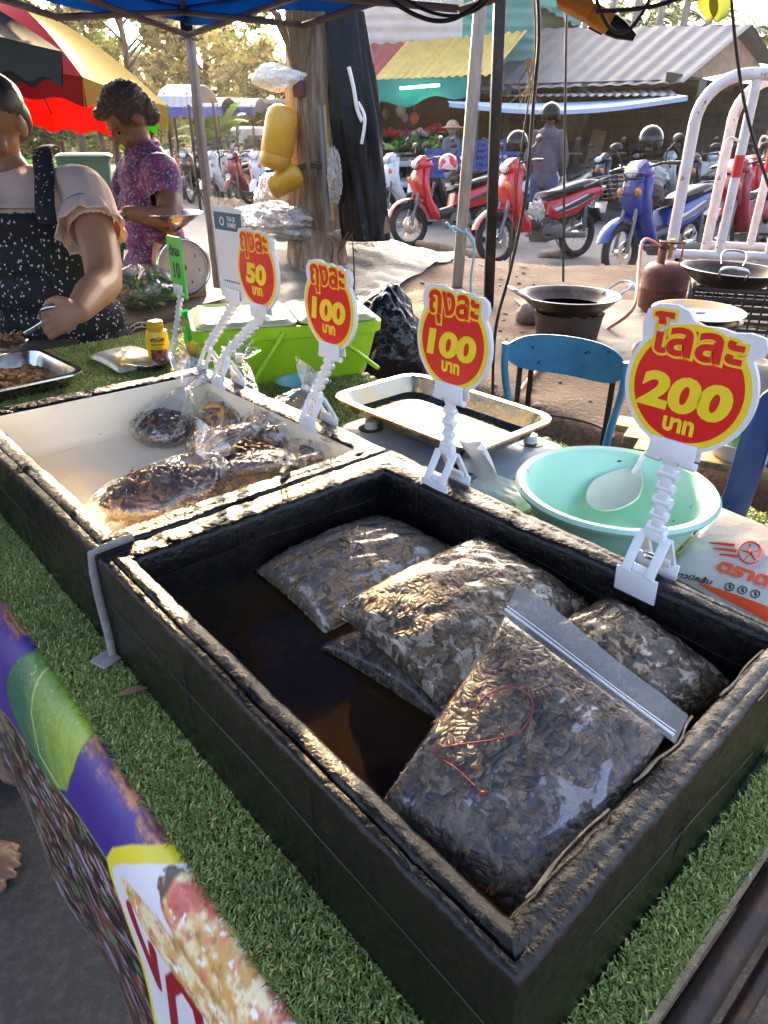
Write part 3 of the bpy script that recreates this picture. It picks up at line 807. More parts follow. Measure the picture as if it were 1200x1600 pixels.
MASSG = packed('sunlit_small_insects', [(.06, .04, .018), (.17, .105, .042), (.29, .18, .07), (.38, .245, .10)], 210, .6)  # sun on the far bag is put into these golden tones
b1 = zip_bag('cricket_bag', 'flat golden brown insect bag floating in the far corner of the black box',
             Pillow(pz(400, 893, .806), pz(508, 992, .803), pz(728, 872, .806), pz(592, 812, .812), .040, .012, 301, .03, .42), 60, FILM_D, .55, MASSG, proud=-.0015)
b3 = zip_bag('cricket_bag', 'cricket bag pinned half under water beneath the larger bag in the middle',
             Pillow(pz(500, 1012, .806), pz(690, 1135, .80), pz(860, 1030, .80), pz(690, 930, .80), .024, .015, 303, .04, .4), 100, FILM_B, .4)
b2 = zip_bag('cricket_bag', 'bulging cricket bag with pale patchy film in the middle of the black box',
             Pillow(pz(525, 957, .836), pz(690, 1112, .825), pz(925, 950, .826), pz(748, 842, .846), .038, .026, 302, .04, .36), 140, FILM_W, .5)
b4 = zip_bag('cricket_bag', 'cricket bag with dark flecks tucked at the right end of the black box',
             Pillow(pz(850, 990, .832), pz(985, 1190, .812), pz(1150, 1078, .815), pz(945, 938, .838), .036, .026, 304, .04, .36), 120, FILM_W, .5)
p5 = Pillow(pz(790, 962, .898), pz(590, 1262, .850), pz(842, 1478, .818), pz(1040, 1150, .890), .026, .022, 305, .03, .40)
b5 = zip_bag('cricket_bag', 'large zip bag of crickets with red handwriting leaning at the front', p5, 760, FILM_B, .55)
pb1 = Pillow(pz(400, 893, .806), pz(508, 992, .803), pz(728, 872, .806), pz(592, 812, .812), .040, .012, 301, .03, .42); bvb = bvh_of(pb1, .0025); mb = MB()
for P_ in ([(530, 842), (540, 846), (546, 852), (538, 856), (530, 850), (534, 845), (548, 858)], [(556, 858), (560, 850), (568, 856), (560, 860), (572, 862)]): mb.tube(trace(bvb, smooth_pts(P_, 4)), .0009, 5)
mb.build('scribble', mat('black_marker', (.01, .008, .008), .5), b1)
# zip flap of the front bag
zl, zr = p5.c[0], p5.c[3]; zdir = nrm(zr - zl); zup = nrm(p5.c[0] - p5.c[1] + p5.c[3] - p5.c[2])
zn = p5.n
FLAP = film('flap_film', (.94, .93, .9), .35, .2, .3, 30, .24, bd=.003, diffcol=(.8, .77, .7))
mb = MB()
Lz = np.linalg.norm(zr - zl)
mb.grid(lambda U, W: (zl - zdir * .004)[None, None] + U[..., None] * zdir * (Lz + .012) + (W * .030 * (1 - .25 * np.clip(U - .85, 0, 1) * 4))[..., None] * zup + (.006 * np.sin(U * 5 + .8) * W + .004 * W * W)[..., None] * zn, 40, 8, thick=.0012)
mb.build('zip_flap', FLAP, b5)
mb = MB()
for k, r_ in ((.004, .0012), (.0075, .0005)):
    mb.tube([zl - zdir * .003 + zdir * (Lz + .008) * t + zup * k + zn * (.006 * math.sin(t * 5 + .8) * k / .03 + .002) for t in np.linspace(0, 1, 24)], r_, 6)
mb.build('zip_line', mat('zip_plastic', (.85, .85, .84), .3), b5)
bv5 = bvh_of(p5, .0025)
mb = MB()
mb.tube(trace(bv5, smooth_pts([(742, 1112), (752, 1092), (790, 1073), (822, 1082), (833, 1106), (815, 1140), (775, 1155), (678, 1172), (712, 1200), (742, 1228)])), .0006, 5)
q = trace(bv5, [(755, 1240), (756, 1242)]); 
if len(q) == 2: mb.ell(q[0], .0022, None, 8, 5)
mb.build('handwriting', mat('red_marker', (.22, .010, .02), .6), b5)
# ================================================================ price signs on clips
def plane_b(u, v, b):
    d = ray(u, v); t = (b + E2 @ O2) / (E2 @ d[:2]); return A([0, 0, CAM_H]) + d * t
BOARD = mat('white_board', (.80, .78, .76), .5, col2=(.70, .66, .62), sc=20, lo=.5, hi=.8, bump=.15, bsc=200)
YEL = mat('sign_yellow', (.92, .68, .02), .4)
REDP = mat('sign_red', (.78, .014, .014), .38, col2=(.70, .010, .012), sc=12, bump=.12, bsc=160, bd=.0012, tex='wave', stretch=(.02, 1, 1))
def put_text(mb, s, size, x, z, y, bold=0, ext=.0002, shear=0, width=None, maxz=None, rot=0, space=1.0, ref=None):
    v, f = text_mesh(s, size, bold, ext, shear, space)
    r, _ = text_mesh(s, size, bold if ref is None else ref, ext, shear, space)
    v = v.copy(); d = r.max(0) - r.min(0); c = (r.max(0) + r.min(0)) / 2; v[:, :2] -= c[:2]
    if width: v[:, 0] *= width / d[0]
    if maxz: v[:, 1] *= maxz / d[1]
    mb.add(np.stack([v[:, 0] + x, -v[:, 2] + y, v[:, 1] + z], 1), f); return mb
def circ_hump(R, hump, n=60):
    a0, a1 = rad(35), rad(145)
    arc = [(R * math.cos(a), R * math.sin(a)) for a in np.linspace(a1, 2 * PI + a0, n)]
    return arc + hump
def clip(root, base, top, big=1.0, down=.03):
    # white pop clip: wedge jaws, chain of jointed links, jaw that pinches the board (local frame: x along E1, y along E2)
    mb = MB(); s = big; B = A(base)
    L = lambda x, y, z: B + np.append(E1, 0) * x * s + np.append(E2, 0) * y * s + A([0, 0, z * s])
    def lbox(c, d, bev=.001, tilt=0): mb.box(L(*c), A(d) * s, RT @ rotx(tilt), bev * s)
    lbox((0, -.021, -.012 ), (.046, .0028, down), .001, .10)
    lbox((0, .021, -.010), (.046, .0028, .026), .001, -.1)
    for x in (-.0105, .0105):
        for y, tl in ((-.0125, -.52), (.0125, .52)):
            lbox((x * 1.25, y, .020), (.010, .0045, .042), .001, tl)
    lbox((0, -.0165, .004), (.030, .004, .010), .001, -.4); lbox((0, .0165, .004), (.030, .004, .010), .001, .4)
    lbox((0, 0, .040), (.022, .010, .012), .0015)
    mb.build('base_jaw', WHITEPL, root)
    sp = MB(); sp.tube([L(-.004, .004 * math.sin(k), .014 + .0012 * math.cos(k)) for k in np.linspace(0, 6.28, 10)], .0012 * s, 5); sp.cyl(L(-.005, 0, .014), L(.005, 0, .014), .0035 * s, None, 10)
    sp.build('spring', STEEL, root)
    a = L(0, 0, .046); z = A(top); n = max(3, int(round(np.linalg.norm(z - a) / .0165))); d = (z - a) / n
    Rl = frame(d, np.append(E1, 0))
    for k in range(n):
        m2 = MB(); c = a + d * (k + .5); h = np.linalg.norm(d)
        m2.box(c, (.0115, .0085, h * .98), Rl, .0012); ex = Rl[:, 0]; ey = Rl[:, 1]
        if k % 2 == 0: m2.cyl(c - d * .42 - ex * .0095, c - d * .42 + ex * .0095, .0052, None, 14)
        else: m2.cyl(c - d * .42 - ex * .0085 , c - d * .42 + ex * .0085, .0048, None, 14); m2.box(c + d * .2, (.0155, .006, h * .35), Rl, .001)
        m2.build('link', WHITEPL, root)
    m2 = MB(); T_ = z
    LT = lambda x, y, zz: T_ + np.append(E1, 0) * x + np.append(E2, 0) * y + A([0, 0, zz])
    m2.box(LT(0, 0, .002), (.016, .010, .012), RT, .0015)
    m2.box(LT(0, -.0055, .012), (.046, .003, .020), RT @ rotx(-.12), .001); m2.box(LT(0, .0065, .012), (.046, .003, .018), RT @ rotx(.12), .001)
    m2.cyl(LT(-.025, -.003, .001), LT(-.010, -.003, .001), .004, None, 12); m2.cyl(LT(.010, -.003, .001), LT(.025, -.003, .001), .004, None, 12)
    m2.build('top_jaw', WHITEPL, root)
def price_sign(label, basepx, signpx, b, top, num, numw, kind='bag', sc=1.0, bz=None):
    bp = pz(basepx[0], basepx[1], RIM); a0, _ = toab(bp); base = ab(a0, b, (RIM if bz is None else bz) + .006)
    c = plane_b(signpx[0], signpx[1], b)
    root = thing('price_sign', label, 'price sign', base, ANG)
    R = .061 * sc; F = lambda P: [(x * sc, y * sc) for x, y in P]
    if kind == 'kilo':
        hump = F([(.051, .036), (.057, .040), (.059, .047), (.055, .055), (.043, .057), (.030, .055), (.018, .057), (.004, .056), (-.006, .059), (-.012, .066), (-.024, .070), (-.040, .069), (-.050, .063), (-.053, .051), (-.051, .039)])
    else:
        hump = F([(.051, .038), (.053, .046), (.051, .055), (.043, .060), (.034, .059), (.026, .063), (.016, .061), (.006, .064), (-.006, .062), (-.018, .066), (-.032, .065), (-.044, .063), (-.051, .055), (-.053, .046), (-.051, .038)])
    M = RT
    mb = MB(); poly = circ_hump(R, hump); mb.prism(poly, -.0025, .0025, M @ rotx(PI / 2), c); mb.build('board', BOARD, root, sharp=30)
    cy = lambda r, y0, y1: MB().prism([(r * math.cos(q), r * math.sin(q)) for q in np.linspace(0, 2 * PI, 64, endpoint=False)], y0, y1, M @ rotx(PI / 2), c)
    mb = cy(R * .93, .0025, .0030)
    def txt(mb, *a, **k):
        t = MB(); put_text(t, *a, **k); mb.add(np.concatenate(t.v) @ M.T + c, t.f)
    kilo = kind == 'kilo'
    wtop = (.084 if kilo else .080) * sc; hh = (.037 if kilo else .039) * sc; tz = (.045 if kilo else .040) * sc
    RF = .030
    txt(mb, top, .05, 0, tz, -.0032, .085, .0004, width=wtop, maxz=hh, ref=RF)
    mb.build('yellow_print', YEL, root)
    mb = cy(R * .835, .0030, .0034); mb.build('red_print', REDP, root)
    mb = MB(); txt(mb, top, .05, 0, tz, -.0037, .072, .0002, width=wtop, maxz=hh, ref=RF); mb.build('lettering_outline', YEL, root)
    mb = MB(); txt(mb, top, .05, 0, tz, -.0041, RF, .0002, width=wtop, maxz=hh); mb.build('lettering', REDP, root)
    mb = MB(); txt(mb, num, .04, -.001, (-.007 if kilo else -.003) * sc, -.0039, .05, .0003, width=numw * sc, maxz=(.035 if kilo else .033) * sc, shear=.10); mb.build('numerals', YEL, root)
    mb = MB(); txt(mb, 'บาท', .02, 0, (-.036 if kilo else -.030) * sc, -.0039, .045, .0003, width=.030 * sc, maxz=.014 * sc); mb.build('currency_word', YEL, root)
    clip(root, base, c + A([0, 0, -.072 * sc]))
    return root
RB = .418
price_sign('round red price sign reading 200 on a white clip by the mint basin', (1010, 895), (1075, 606), RB, 'โลละ', '200', .088, 'kilo', 1.0)
price_sign('round red 100 sign clipped to the water box wall before the steel tray', (693, 755), (709, 536), RB, 'ถุงละ', '100', .082, 'bag', .98)
price_sign('round red 100 sign clipped to the cream box in front of the lime tub', (515, 655), (516, 482), RB + .006, 'ถุงละ', '100', .082, 'bag', .98)
price_sign('round red price sign reading 50 beside the payment card', (388, 590), (403, 425), RB + .006, 'ถุงละ', '50', .062, 'bag', .98)
# green scoop sign
gb = pz(280, 572, TOP + .012); ga, gbb = toab(gb)
root = thing('price_sign', 'small green card reading 10 on a white clip behind the cream box', 'price sign', gb, ANG)
c = plane_b(277, 418, gbb)
mb = MB(); w, h, r = .036, .072, .006
def rrect(w, h, r, n=5):
    out = []
    for cx, cy, a0 in ((w - r, h - r, 0), (-w + r, h - r, 90), (-w + r, -h + r, 180), (w - r, -h + r, 270)):
        out += [(cx + r * math.cos(rad(a0 + 90 * k / n)), cy + r * math.sin(rad(a0 + 90 * k / n))) for k in range(n + 1)]
    return out
mb.prism(rrect(w, h, r), -.002, .002, RT @ rotx(PI / 2), c); mb.build('board', mat('green_card', (.10, .62, .06), .45), root, sharp=30)
mb = MB(); t = MB(); put_text(t, 'ตักละ', .03, 0, .040, -.0024, .03, .0003, width=.054, maxz=.026); put_text(t, '10', .03, 0, -.006, -.0024, .03, .0003, width=.034, maxz=.038)
mb.add(np.concatenate(t.v) @ RT.T + c, t.f); mb.build('lettering', mat('dark_ink', (.01, .03, .05), .5), root)
clip(root, gb + A([0, 0, .03]), c + A([0, 0, -.062]), 1.0)
# payment card in a clear sleeve
qb = pz(330, 577, RIM); qa, qbb = toab(qb)
base = ab(qa, qbb, RIM + .005); c = plane_b(361, 398, qbb)
root = thing('payment_card', 'white payment card in a clear sleeve clipped at the cream box corner', 'card', base, ANG)
mb = MB(); mb.prism(rrect(.046, .074, .002), -.0006, .0006, RT @ rotx(PI / 2), c); mb.build('card', mat('card_paper', (.80, .79, .76), .6), root)
mb = MB(); mb.prism(rrect(.054, .088, .002), -.0012, -.0009, RT @ rotx(PI / 2), c); mb.build('sleeve', film('sleeve', (.95, .95, .95), .3, .08, .2, 30, .06), root)
mb = MB(); mb.prism([(x, y + .052) for x, y in rrect(.044, .014, .001)], .0006, .0008, RT @ rotx(PI / 2), c); mb.build('header', mat('navy_ink', (.03, .10, .16), .5), root)
t = MB(); put_text(t, 'THAI QR', .01, .012, .056, -.0009, .02, .00005, width=.026); put_text(t, 'PAYMENT', .01, .013, .047, -.0009, .02, .00005, width=.028)
t.add(*[(lambda m: (np.concatenate(m.v), m.f))(MB().tube([(-.018 + .006 * math.cos(q), -.0009, .052 + .006 * math.sin(q)) for q in np.linspace(0, 6.28, 16)], .0012, 5))][0])
mb = MB(); mb.add(np.concatenate(t.v) @ RT.T + c, t.f); mb.build('header_lettering', WHITEPL, root)
t = MB()
for k, z_ in enumerate((-.045,)): 
    for j in range(9): t.box((-.026 + j * .0063 + random.uniform(-.001, .001), -.0008, z_), (.004, .0003, .0032))
mb = MB(); mb.add(np.concatenate(t.v) @ RT.T + c, t.f); mb.build('small_print', mat('grey_ink', (.12, .12, .13), .6), root)
clip(root, base, c + A([0, 0, -.078]), .9)

# ================================================================ tableware
def rr_ring(w, h, r, z, c, R, n=6):
    p = A(rrect(w, h, min(r, w * .99, h * .99), n)); q = np.concatenate([p, np.full((len(p), 1), z)], 1); return q @ R.T + A(c)
def rr_loft(prof, c, R, closed_bottom=True):   # prof: (w,h,r,z)
    m = MB(); m.loft([rr_ring(w, h, r, z, c, R) for w, h, r, z in prof], True, False)
    n = len(m.v[0]) // len(prof)
    return m, n
# lime tub
LIME = mat('lime_plastic', (.40, .66, .02), .35, sub=.3, col2=(.33, .58, .02), sc=5)
lidm = film('pale_lid', (.9, .92, .7), .4, .25, .3, 30, .55)
fl, frr = pz(303, 520, .885), pz(597, 500, .885)
bc = (fl + frr) / 2; dirx = nrm(frr - fl) * A([1, 1, 0]); yaw = math.atan2(dirx[1], dirx[0]); RL = rotz(yaw)
W_ = np.linalg.norm((frr - fl)[:2]) / 2; D_ = .135; cc = A([bc[0], bc[1], TOP]) + RL @ A([0, D_, 0])
tub = thing('lidded_tub', 'lime green plastic tub with a pale split lid and folding handles', 'tub', cc, yaw)
Hh = .885 - TOP
m, n = rr_loft([(W_ - .035, D_ - .03, .03, .004), (W_ - .03, D_ - .025, .03, .02), (W_ - .006, D_ - .006, .035, Hh - .03), (W_ + .004, D_ + .004, .04, Hh - .028), (W_ + .006, D_ + .006, .04, Hh - .004), (W_ + .002, D_ + .002, .04, Hh), (W_ - .008, D_ - .008, .035, Hh - .002), (W_ - .014, D_ - .012, .035, Hh - .03), (W_ - .036, D_ - .034, .03, .012)], cc, RL)
m.f.append([8 * n + j for j in range(n)]); m.f.append(list(range(n))[::-1])
m.build('tub', LIME, tub)
mb = MB()
for sgn, w in ((-1, W_ * .545), (1, W_ * .45)):
    off = RL @ A([sgn * (W_ - w) * .98, 0, 0])
    mm, n = rr_loft([(w - .004, D_ - .004, .03, Hh + .001), (w - .004, D_ - .004, .03, Hh + .006), (w - .02, D_ - .02, .025, Hh + .014), (w - .03, D_ - .03, .02, Hh + .009)], cc + off, RL)
    mm.f.append([3 * n + j for j in range(n)]); mb.add(mm.v[0], mm.f)
mb.build('lid', mat('lid_plastic', (.70, .72, .42), .3, sub=.2, trans=.35, bump=.05, bsc=20), tub)
for sgn in (-1, 1):
    mb = MB()
    P0 = lambda x, y, z: cc + RL @ A([x, y, z])
    x0 = .05 if sgn < 0 else W_ - .03
    if sgn < 0: pts = [P0(-.02, -D_ - .008, Hh - .012), P0(-.10, -D_ - .010, .03)]
    else: pts = [P0(.09, -D_ - .008, Hh - .012), P0(W_ - .03, -D_ - .012, .045), P0(W_ - .012, -D_ + .0, .03)]
    mb.tube(pts, .006, 8); mb.build('handle', LIME, tub)
# small teal bowl
mb = MB(); mb.lathe([(.0, .0), (.035, .0), (.055, .04), (.058, .042), (.053, .041), (.033, .006), (0, .006)], 32, pz(470, 620, TOP + .002))
solo('bowl', mb, mat('teal_plastic', (.12, .36, .33), .35), 'small teal plastic bowl standing in front of the lime tub', 'bowl', pz(470, 620, TOP + .002))
# kitchen scale under a steel tray
sc0 = pz(690, 668, TOP + .05); sa, sb_ = toab(sc0)
ks = thing('kitchen_scale', 'grey plastic kitchen scale with white feet under the steel tray', 'scale', ab(sa, sb_, TOP), ANG)
cc = ab(sa + .02, sb_ + .0, TOP)
GREYP = mat('blue_grey_plastic', (.30, .36, .42), .38, col2=(.24, .29, .34), sc=6)
m, n = rr_loft([(.185, .125, .03, .004), (.195, .135, .035, .012), (.198, .138, .035, .030), (.188, .128, .03, .038), (.14, .09, .02, .040)], cc, RT); m.f.append([4 * n + j for j in range(n)]); m.build('body', GREYP, ks)
for x, y in ((-.13, -.09), (.13, -.09), (-.13, .09), (.13, .09)):
    mb = MB(); mb.cyl(cc + RT @ A([x, y, .036]), cc + RT @ A([x, y, .056]), .014, .012, 18); mb.build('post', WHITEPL, ks)
    mb = MB(); mb.lathe([(.014, .0385), (.024, .0385), (.026, .041), (.014, .0412)], 20, cc + RT @ A([x, y, 0])); mb.build('post_collar', BLACKM, ks)
TRAYM = mat('tray_steel', (.66, .64, .58), .2, 1, (.5, .47, .4), 6, .5, .75, .10, 12, rvar=.1, bd=.01)
def tray(name, label, c, hw, hh, dep, R, base, m_=TRAYM):
    r = thing(name, label, 'tray', base, ANG)
    m, n = rr_loft([(hw - .028, hh - .028, .03, 0), (hw - .018, hh - .018, .035, .004), (hw - .006, hh - .006, .04, dep - .004), (hw + .008, hh + .008, .045, dep), (hw + .010, hh + .010, .047, dep - .0025), (hw + .009, hh + .009, .046, dep + .0018), (hw - .004, hh - .004, .04, dep + .002), (hw - .019, hh - .019, .034, .006), (hw - .03, hh - .03, .03, .0025), (hw - .055, hh - .055, .03, .0045), (hw - .06, hh - .06, .03, .003)], c, R)
    m.f.append(list(range(n))[::-1]); m.f.append([10 * n + j for j in range(n)]); m.build('pan', m_, r); return r
tray('steel_tray', 'empty rectangular steel tray with a gold sheen resting on the kitchen scale', cc + A([0, 0, .056]) + RT @ A([-.03, 0, 0]), .19, .115, .035, RT, cc + A([0, 0, .056]), mat('gold_reflection_steel', (.60, .42, .16), .24, 1, (.5, .44, .32), 9, .4, .6, .15, 14, rvar=.1, bd=.01))  # amber reflections are tinted into the steel colour
# mint basin and its scoop
bc = pz(958, 775, .825)
MINT = mat('mint_plastic', (.46, .76, .60), .35, sub=.25, col2=(.42, .71, .55), sc=3, col3=(.06, .05, .03), sc3=48, lo3=.69, hi3=.70)
mb = MB(); mb.lathe([(0, 0), (.085, 0), (.092, .004), (.118, .06), (.128, .088), (.140, .090), (.143, .096), (.139, .101), (.129, .099), (.124, .092), (.114, .06), (.09, .012), (.08, .007), (0, .006)], 72, A([bc[0], bc[1], TOP + .012]))
solo('basin', mb, MINT, 'wide mint green plastic basin specked with bits on the turf', 'basin', A([bc[0], bc[1], TOP]))
def scoop(c, R, L=.07, w=.036):
    m = MB()
    def fn(U, W):
        th = W * 2 * PI; r = U; x = np.cos(th) * r * L * .6; y = np.sin(th) * r * w
        y = y * (1 - .35 * np.clip(-x / (L * .6), 0, 1)); z = .014 * r ** 2
        return np.stack([x, y, z], -1) @ R.T + c
    m.grid(fn, 9, 33, 0.02, 1, 0, 1, thick=.0025)
    m.tube([c + R @ A([-L * .5, 0, .008]), c + R @ A([-L * .75, 0, .022]), c + R @ A([-L * 1.2, 0, .03])], [.012, .009, .008], 8, ry=.0035)
    return m
scp = pz(964, 772, .792)
solo('scoop', scoop(scp, rotz(.62 + PI) @ roty(.42), .085, .040), mat('cream_plastic', (.72, .70, .58), .35, sub=.2), 'cream plastic soup spoon lying inside the mint basin', 'spoon', scp)
# tissue packet
tp = pz(778, 768, TOP + .03); ta, tb = toab(tp)
tr_ = thing('tissue_packet', 'soft printed tissue packet with a white tissue pulled out', 'tissues', ab(ta, tb, TOP), ANG)
pil = Pillow(ab(ta - .055, tb - .04, TOP + .022), ab(ta + .065, tb - .04, TOP + .022), ab(ta + .065, tb + .045, TOP + .022), ab(ta - .055, tb + .045, TOP + .022), .022, .02, 401, .02, .22)
mb = pil.mesh(MB(), 26); mb.build('wrapper', mat('tissue_wrap', (.62, .78, .74), .3, col2=(.80, .80, .74), sc=22, lo=.45, hi=.55, col3=(.75, .42, .08), sc3=16, lo3=.6, hi3=.64), tr_)
mb = MB()
mb.grid(lambda U, W: ab(ta - .035, tb, TOP + .04)[None, None] + (U - .5)[..., None] * np.append(E1, 0) * .07 * (1 - .15 * W[..., None]) + (W * .075)[..., None] * A([0, 0, 1]) + ((.012 * np.sin(U * 9 + W * 3) * (.3 + W) - .03 * W * W))[..., None] * np.append(E2, 0) , 26, 16, thick=.0008)
mb.build('tissue', cloth('tissue_paper', (.82, .81, .78), .3), tr_)
# bag of printed plastic bags
pk = thing('plastic_bag_pack', 'clear pack of plastic bags printed with an orange emblem and Thai lettering', 'bag pack', pz(1130, 900, TOP), ANG)
P4 = [pz(1036, 893, .757), pz(1290, 1035, .750), pz(1350, 890, .79), pz(1120, 790, .80)]
pil = Pillow(*P4, .016, .012, 410, .02, .3)
mb = pil.mesh(MB(), 30); mb.build('pack', mat('milky_plastic', (.66, .65, .62), .28, trans=.25, bump=.5, bsc=40, col2=(.72, .66, .58), sc=9), pk)
bvp = bvh_of(pil, .0)
def on_pack(u, v, lift=.0008):
    q = trace(bvp, [(u, v)], lift); return q[0] if q else pz(u, v, .775)
ORNG = mat('orange_ink', (.72, .075, .012), .4); INK = mat('black_ink', (.03, .025, .02), .5)
def sheet_text(s, p0, p1, hgt, m_, name, bold=.04):
    a, b = on_pack(*p0), on_pack(*p1); x = b - a; L = np.linalg.norm(x); x = x / L
    nn = pil.n; y = nrm(np.cross(nn, x)); v, f = text_mesh(s, 1, bold, .002, 0)
    v = v.copy(); v[:, 0] = (v[:, 0] - v[:, 0].min()) / (v[:, 0].max() - v[:, 0].min()) * L; v[:, 1] = v[:, 1] / (v[:, 1].max() - v[:, 1].min()) * hgt
    m = MB(); m.add(a + v[:, :1] * x + v[:, 1:2] * y + (v[:, 2:3] * .2 + .002) * nn, f); m.build(name, m_, pk)
sheet_text('ตราดาว', (1123, 884), (1238, 922), .020, ORNG, 'brand_lettering', .035)
sheet_text('ดาวปีกส้ม', (1053, 898), (1112, 912), .012, INK, 'small_lettering', .02)
m = MB()     # winged star emblem
for k, (u0, v0, u1, v1) in enumerate(((1108, 848, 1148, 853), (1114, 857, 1150, 862), (1124, 866, 1153, 871))):
    a, b = on_pack(u0, v0), on_pack(u1, v1); m.tube([a, (a + b) / 2, b], [.001, .003, .0035], 6, ry=.0008)
    a, b = on_pack(1200, v0 + 6), on_pack(1240, v0 + 4); m.tube([a, (a + b) / 2, b], [.0035, .003, .001], 6, ry=.0008)
m.tube([on_pack(1172 + 18 * math.cos(q), 864 + 17 * math.sin(q)) for q in np.linspace(0, 6.28, 18)], .0022, 6, ry=.0008)
for q in np.linspace(-1.57, 4.71, 6)[:-1]: m.tube([on_pack(1172, 864), on_pack(1172 + 15 * math.cos(q), 864 + 14 * math.sin(q))], [.0028, .0005], 5, ry=.0008)
m.build('emblem', ORNG, pk)
m = MB()
bnd = lambda U, W: pil.S(.24 + .75 * U, .015 + (.02 + .17 * U) * W, 1, .0014)
m.grid(bnd, 40, 8); m.build('orange_band', ORNG, pk)
m = MB()
for u, v in ((1140, 917), (1160, 922), (1180, 928)): m.tube([on_pack(u + 7 * math.cos(q), v + 6 * math.sin(q)) for q in np.linspace(0, 6.28, 12)], .0008, 5); m.tube([on_pack(u, v - 3), on_pack(u + 1, v + 3)], .0012, 5)
m.build('symbols', INK, pk)

# ================================================================ knotted food bags in the cream box
CLEAR = film('clear_food_film', (.97, .97, .96), .30, .06, .85, 40, .05, bd=.008)
PUPA = spindle(.020, .0042, 8, 9, .95, .10)
pupm = mat('pupae', (1, 1, 1), .42, attr=True, bump=.2, bsc=300, bd=.001)
def food_bag(label, c, rx, ry, rz, yaw, knot, kind, n, flare=.05, seed=1, open_top=False):
    c = A(c); root = thing('food_bag', label, 'food bag', (c[0], c[1], .803), yaw)
    R = rotz(yaw); ms, cs = [], []
    for i in range(n):
        th = random.uniform(0, 6.28); ph = math.acos(random.uniform(-.35, 1)); k = random.uniform(.72, .98)
        d = A([math.sin(ph) * math.cos(th), math.sin(ph) * math.sin(th), math.cos(ph)])
        p = c + R @ (d * A([rx, ry, rz]) * k); p[2] = max(p[2], .808)
        nn = R @ (d / A([rx, ry, rz])); ms.append((rand_rot(nrm(nn), .5) * random.uniform(.8, 1.1), p))
        if kind == 'grub': cs.append(A([.70, .36, .08]) * random.uniform(.7, 1.2))
        elif kind == 'pupa': cs.append(A([.46, .23, .10]) * random.uniform(.6, 1.25))
        else: cs.append(crick_col(.35))
    m = MB(); m.inst({'grub': GRUB, 'pupa': PUPA}.get(kind, CRICK), ms, cs)
    m.ell(c + A([0, 0, -.004]), (rx * .78, ry * .78, rz * .75), R, 18, 10, A([.09, .05, .025]) if kind != 'grub' else A([.30, .13, .03]))
    m.build('insects', CRM if kind == 'cricket' else pupm, root, kind='stuff')
    # film: rings from the bag bottom round the load up to the neck and beyond
    K = A(knot); m = MB(); rings = []; N = 44; a = np.linspace(0, 2 * PI, N, endpoint=False)
    ax = K - c; up = nrm(ax); Rk = frame(up, (1, .3, 0))
    for t in np.linspace(0, 1, 9):           # body: lower cap to the shoulder
        ph = PI * (1 - .62 * t); rr = math.sin(max(ph, .001) if ph < PI else .001) if t > 0 else .05
        wv = 1.02 + (.03 + .05 * t) * wob(seed, a, a * 0 + t * 3, f=3) + .03 * t * np.cos(a * 11 + seed + t * 2)
        q = np.stack([np.cos(a) * rx * 1.1 * rr * wv, np.sin(a) * ry * 1.1 * rr * wv, np.full(N, math.cos(ph) * rz * 1.12)], 1) @ R.T + c
        q[:, 2] = np.maximum(q[:, 2], .8045); rings.append(q)
    last = rings[-1]; lc = last.mean(0)
    for t in np.linspace(.15, 1, 9):
        p = lc * (1 - t) + K * t; sh = (1 - t) ** .62 + .06
        rip = 1 + .10 * t * np.cos(a * 9 + seed) + .07 * t * np.cos(a * 17 + 2 * seed)
        q = lc + (last - lc) * (sh * rip)[:, None]; q = q - lc + p; rings.append(q)
    for t in np.linspace(.12, 1, 6):         # ruffled free end past the knot
        rip = 1 + .45 * np.cos(a * 5 + seed) + .25 * np.cos(a * 11 + seed)
        rr = (.006 + flare * .62 * t ** .8) * rip
        q = K + up * (flare * t) + (np.cos(a) * rr)[:, None] * Rk[:, 0] + (np.sin(a) * rr * .6)[:, None] * Rk[:, 1]; rings.append(q)
    m.loft(rings, True, False); m.build('film', CLEAR, root, sharp=0)
    m = MB()
    if not open_top:
        for k in range(3): m.tube([K + up * (k - 1) * .0025 + Rk @ A([.006 * math.cos(q), .005 * math.sin(q), .001 * math.sin(3 * q)]) for q in np.linspace(0, 6.28, 12)], .0022, 6)
        m.build('knot', mat('knot_film', (.80, .79, .74), .35, trans=.2) if 'knot_film' not in bpy.data.materials else bpy.data.materials['knot_film'], root)
    return root
Z0 = .803
food_bag('knotted bag of dark crickets, largest in the cream box, nearest its front corner', pz(255, 775, .832), .088, .062, .042, ANG + 1.25, pz(316, 708, .885), 'cricket', 330, .035, 2)
food_bag('knotted bag of brown crickets tight against the wall between the boxes', pz(388, 738, .832), .064, .054, .046, ANG + 1.3, pz(444, 718, .892), 'cricket', 220, .035, 5)
food_bag('loose open bag of dark crickets lying alone by the far cream wall', pz(253, 668, .823), .062, .048, .030, ANG, pz(288, 604, .880), 'cricket', 190, .05, 8, True)
food_bag('tall knotted bag of orange grubs in the far corner of the cream box', pz(360, 650, .828), .056, .05, .034, ANG + .4, pz(374, 560, .90), 'grub', 90, .035, 11)
food_bag('low knotted bag of mixed orange grubs in the middle of the bags', pz(345, 698, .828), .056, .048, .036, ANG + .2, pz(402, 664, .886), 'pupa', 110, .03, 14)
food_bag('knotted bag of purplish brown pupae leaning on the sign rim', pz(432, 676, .834), .062, .052, .046, ANG + .3, pz(478, 606, .905), 'pupa', 140, .035, 17)
food_bag('mostly empty crumpled bag of a few golden pupae under the second 100 sign', pz(497, 712, .830), .058, .046, .036, ANG + .1, pz(520, 690, .87), 'pupa', 40, .03, 20)

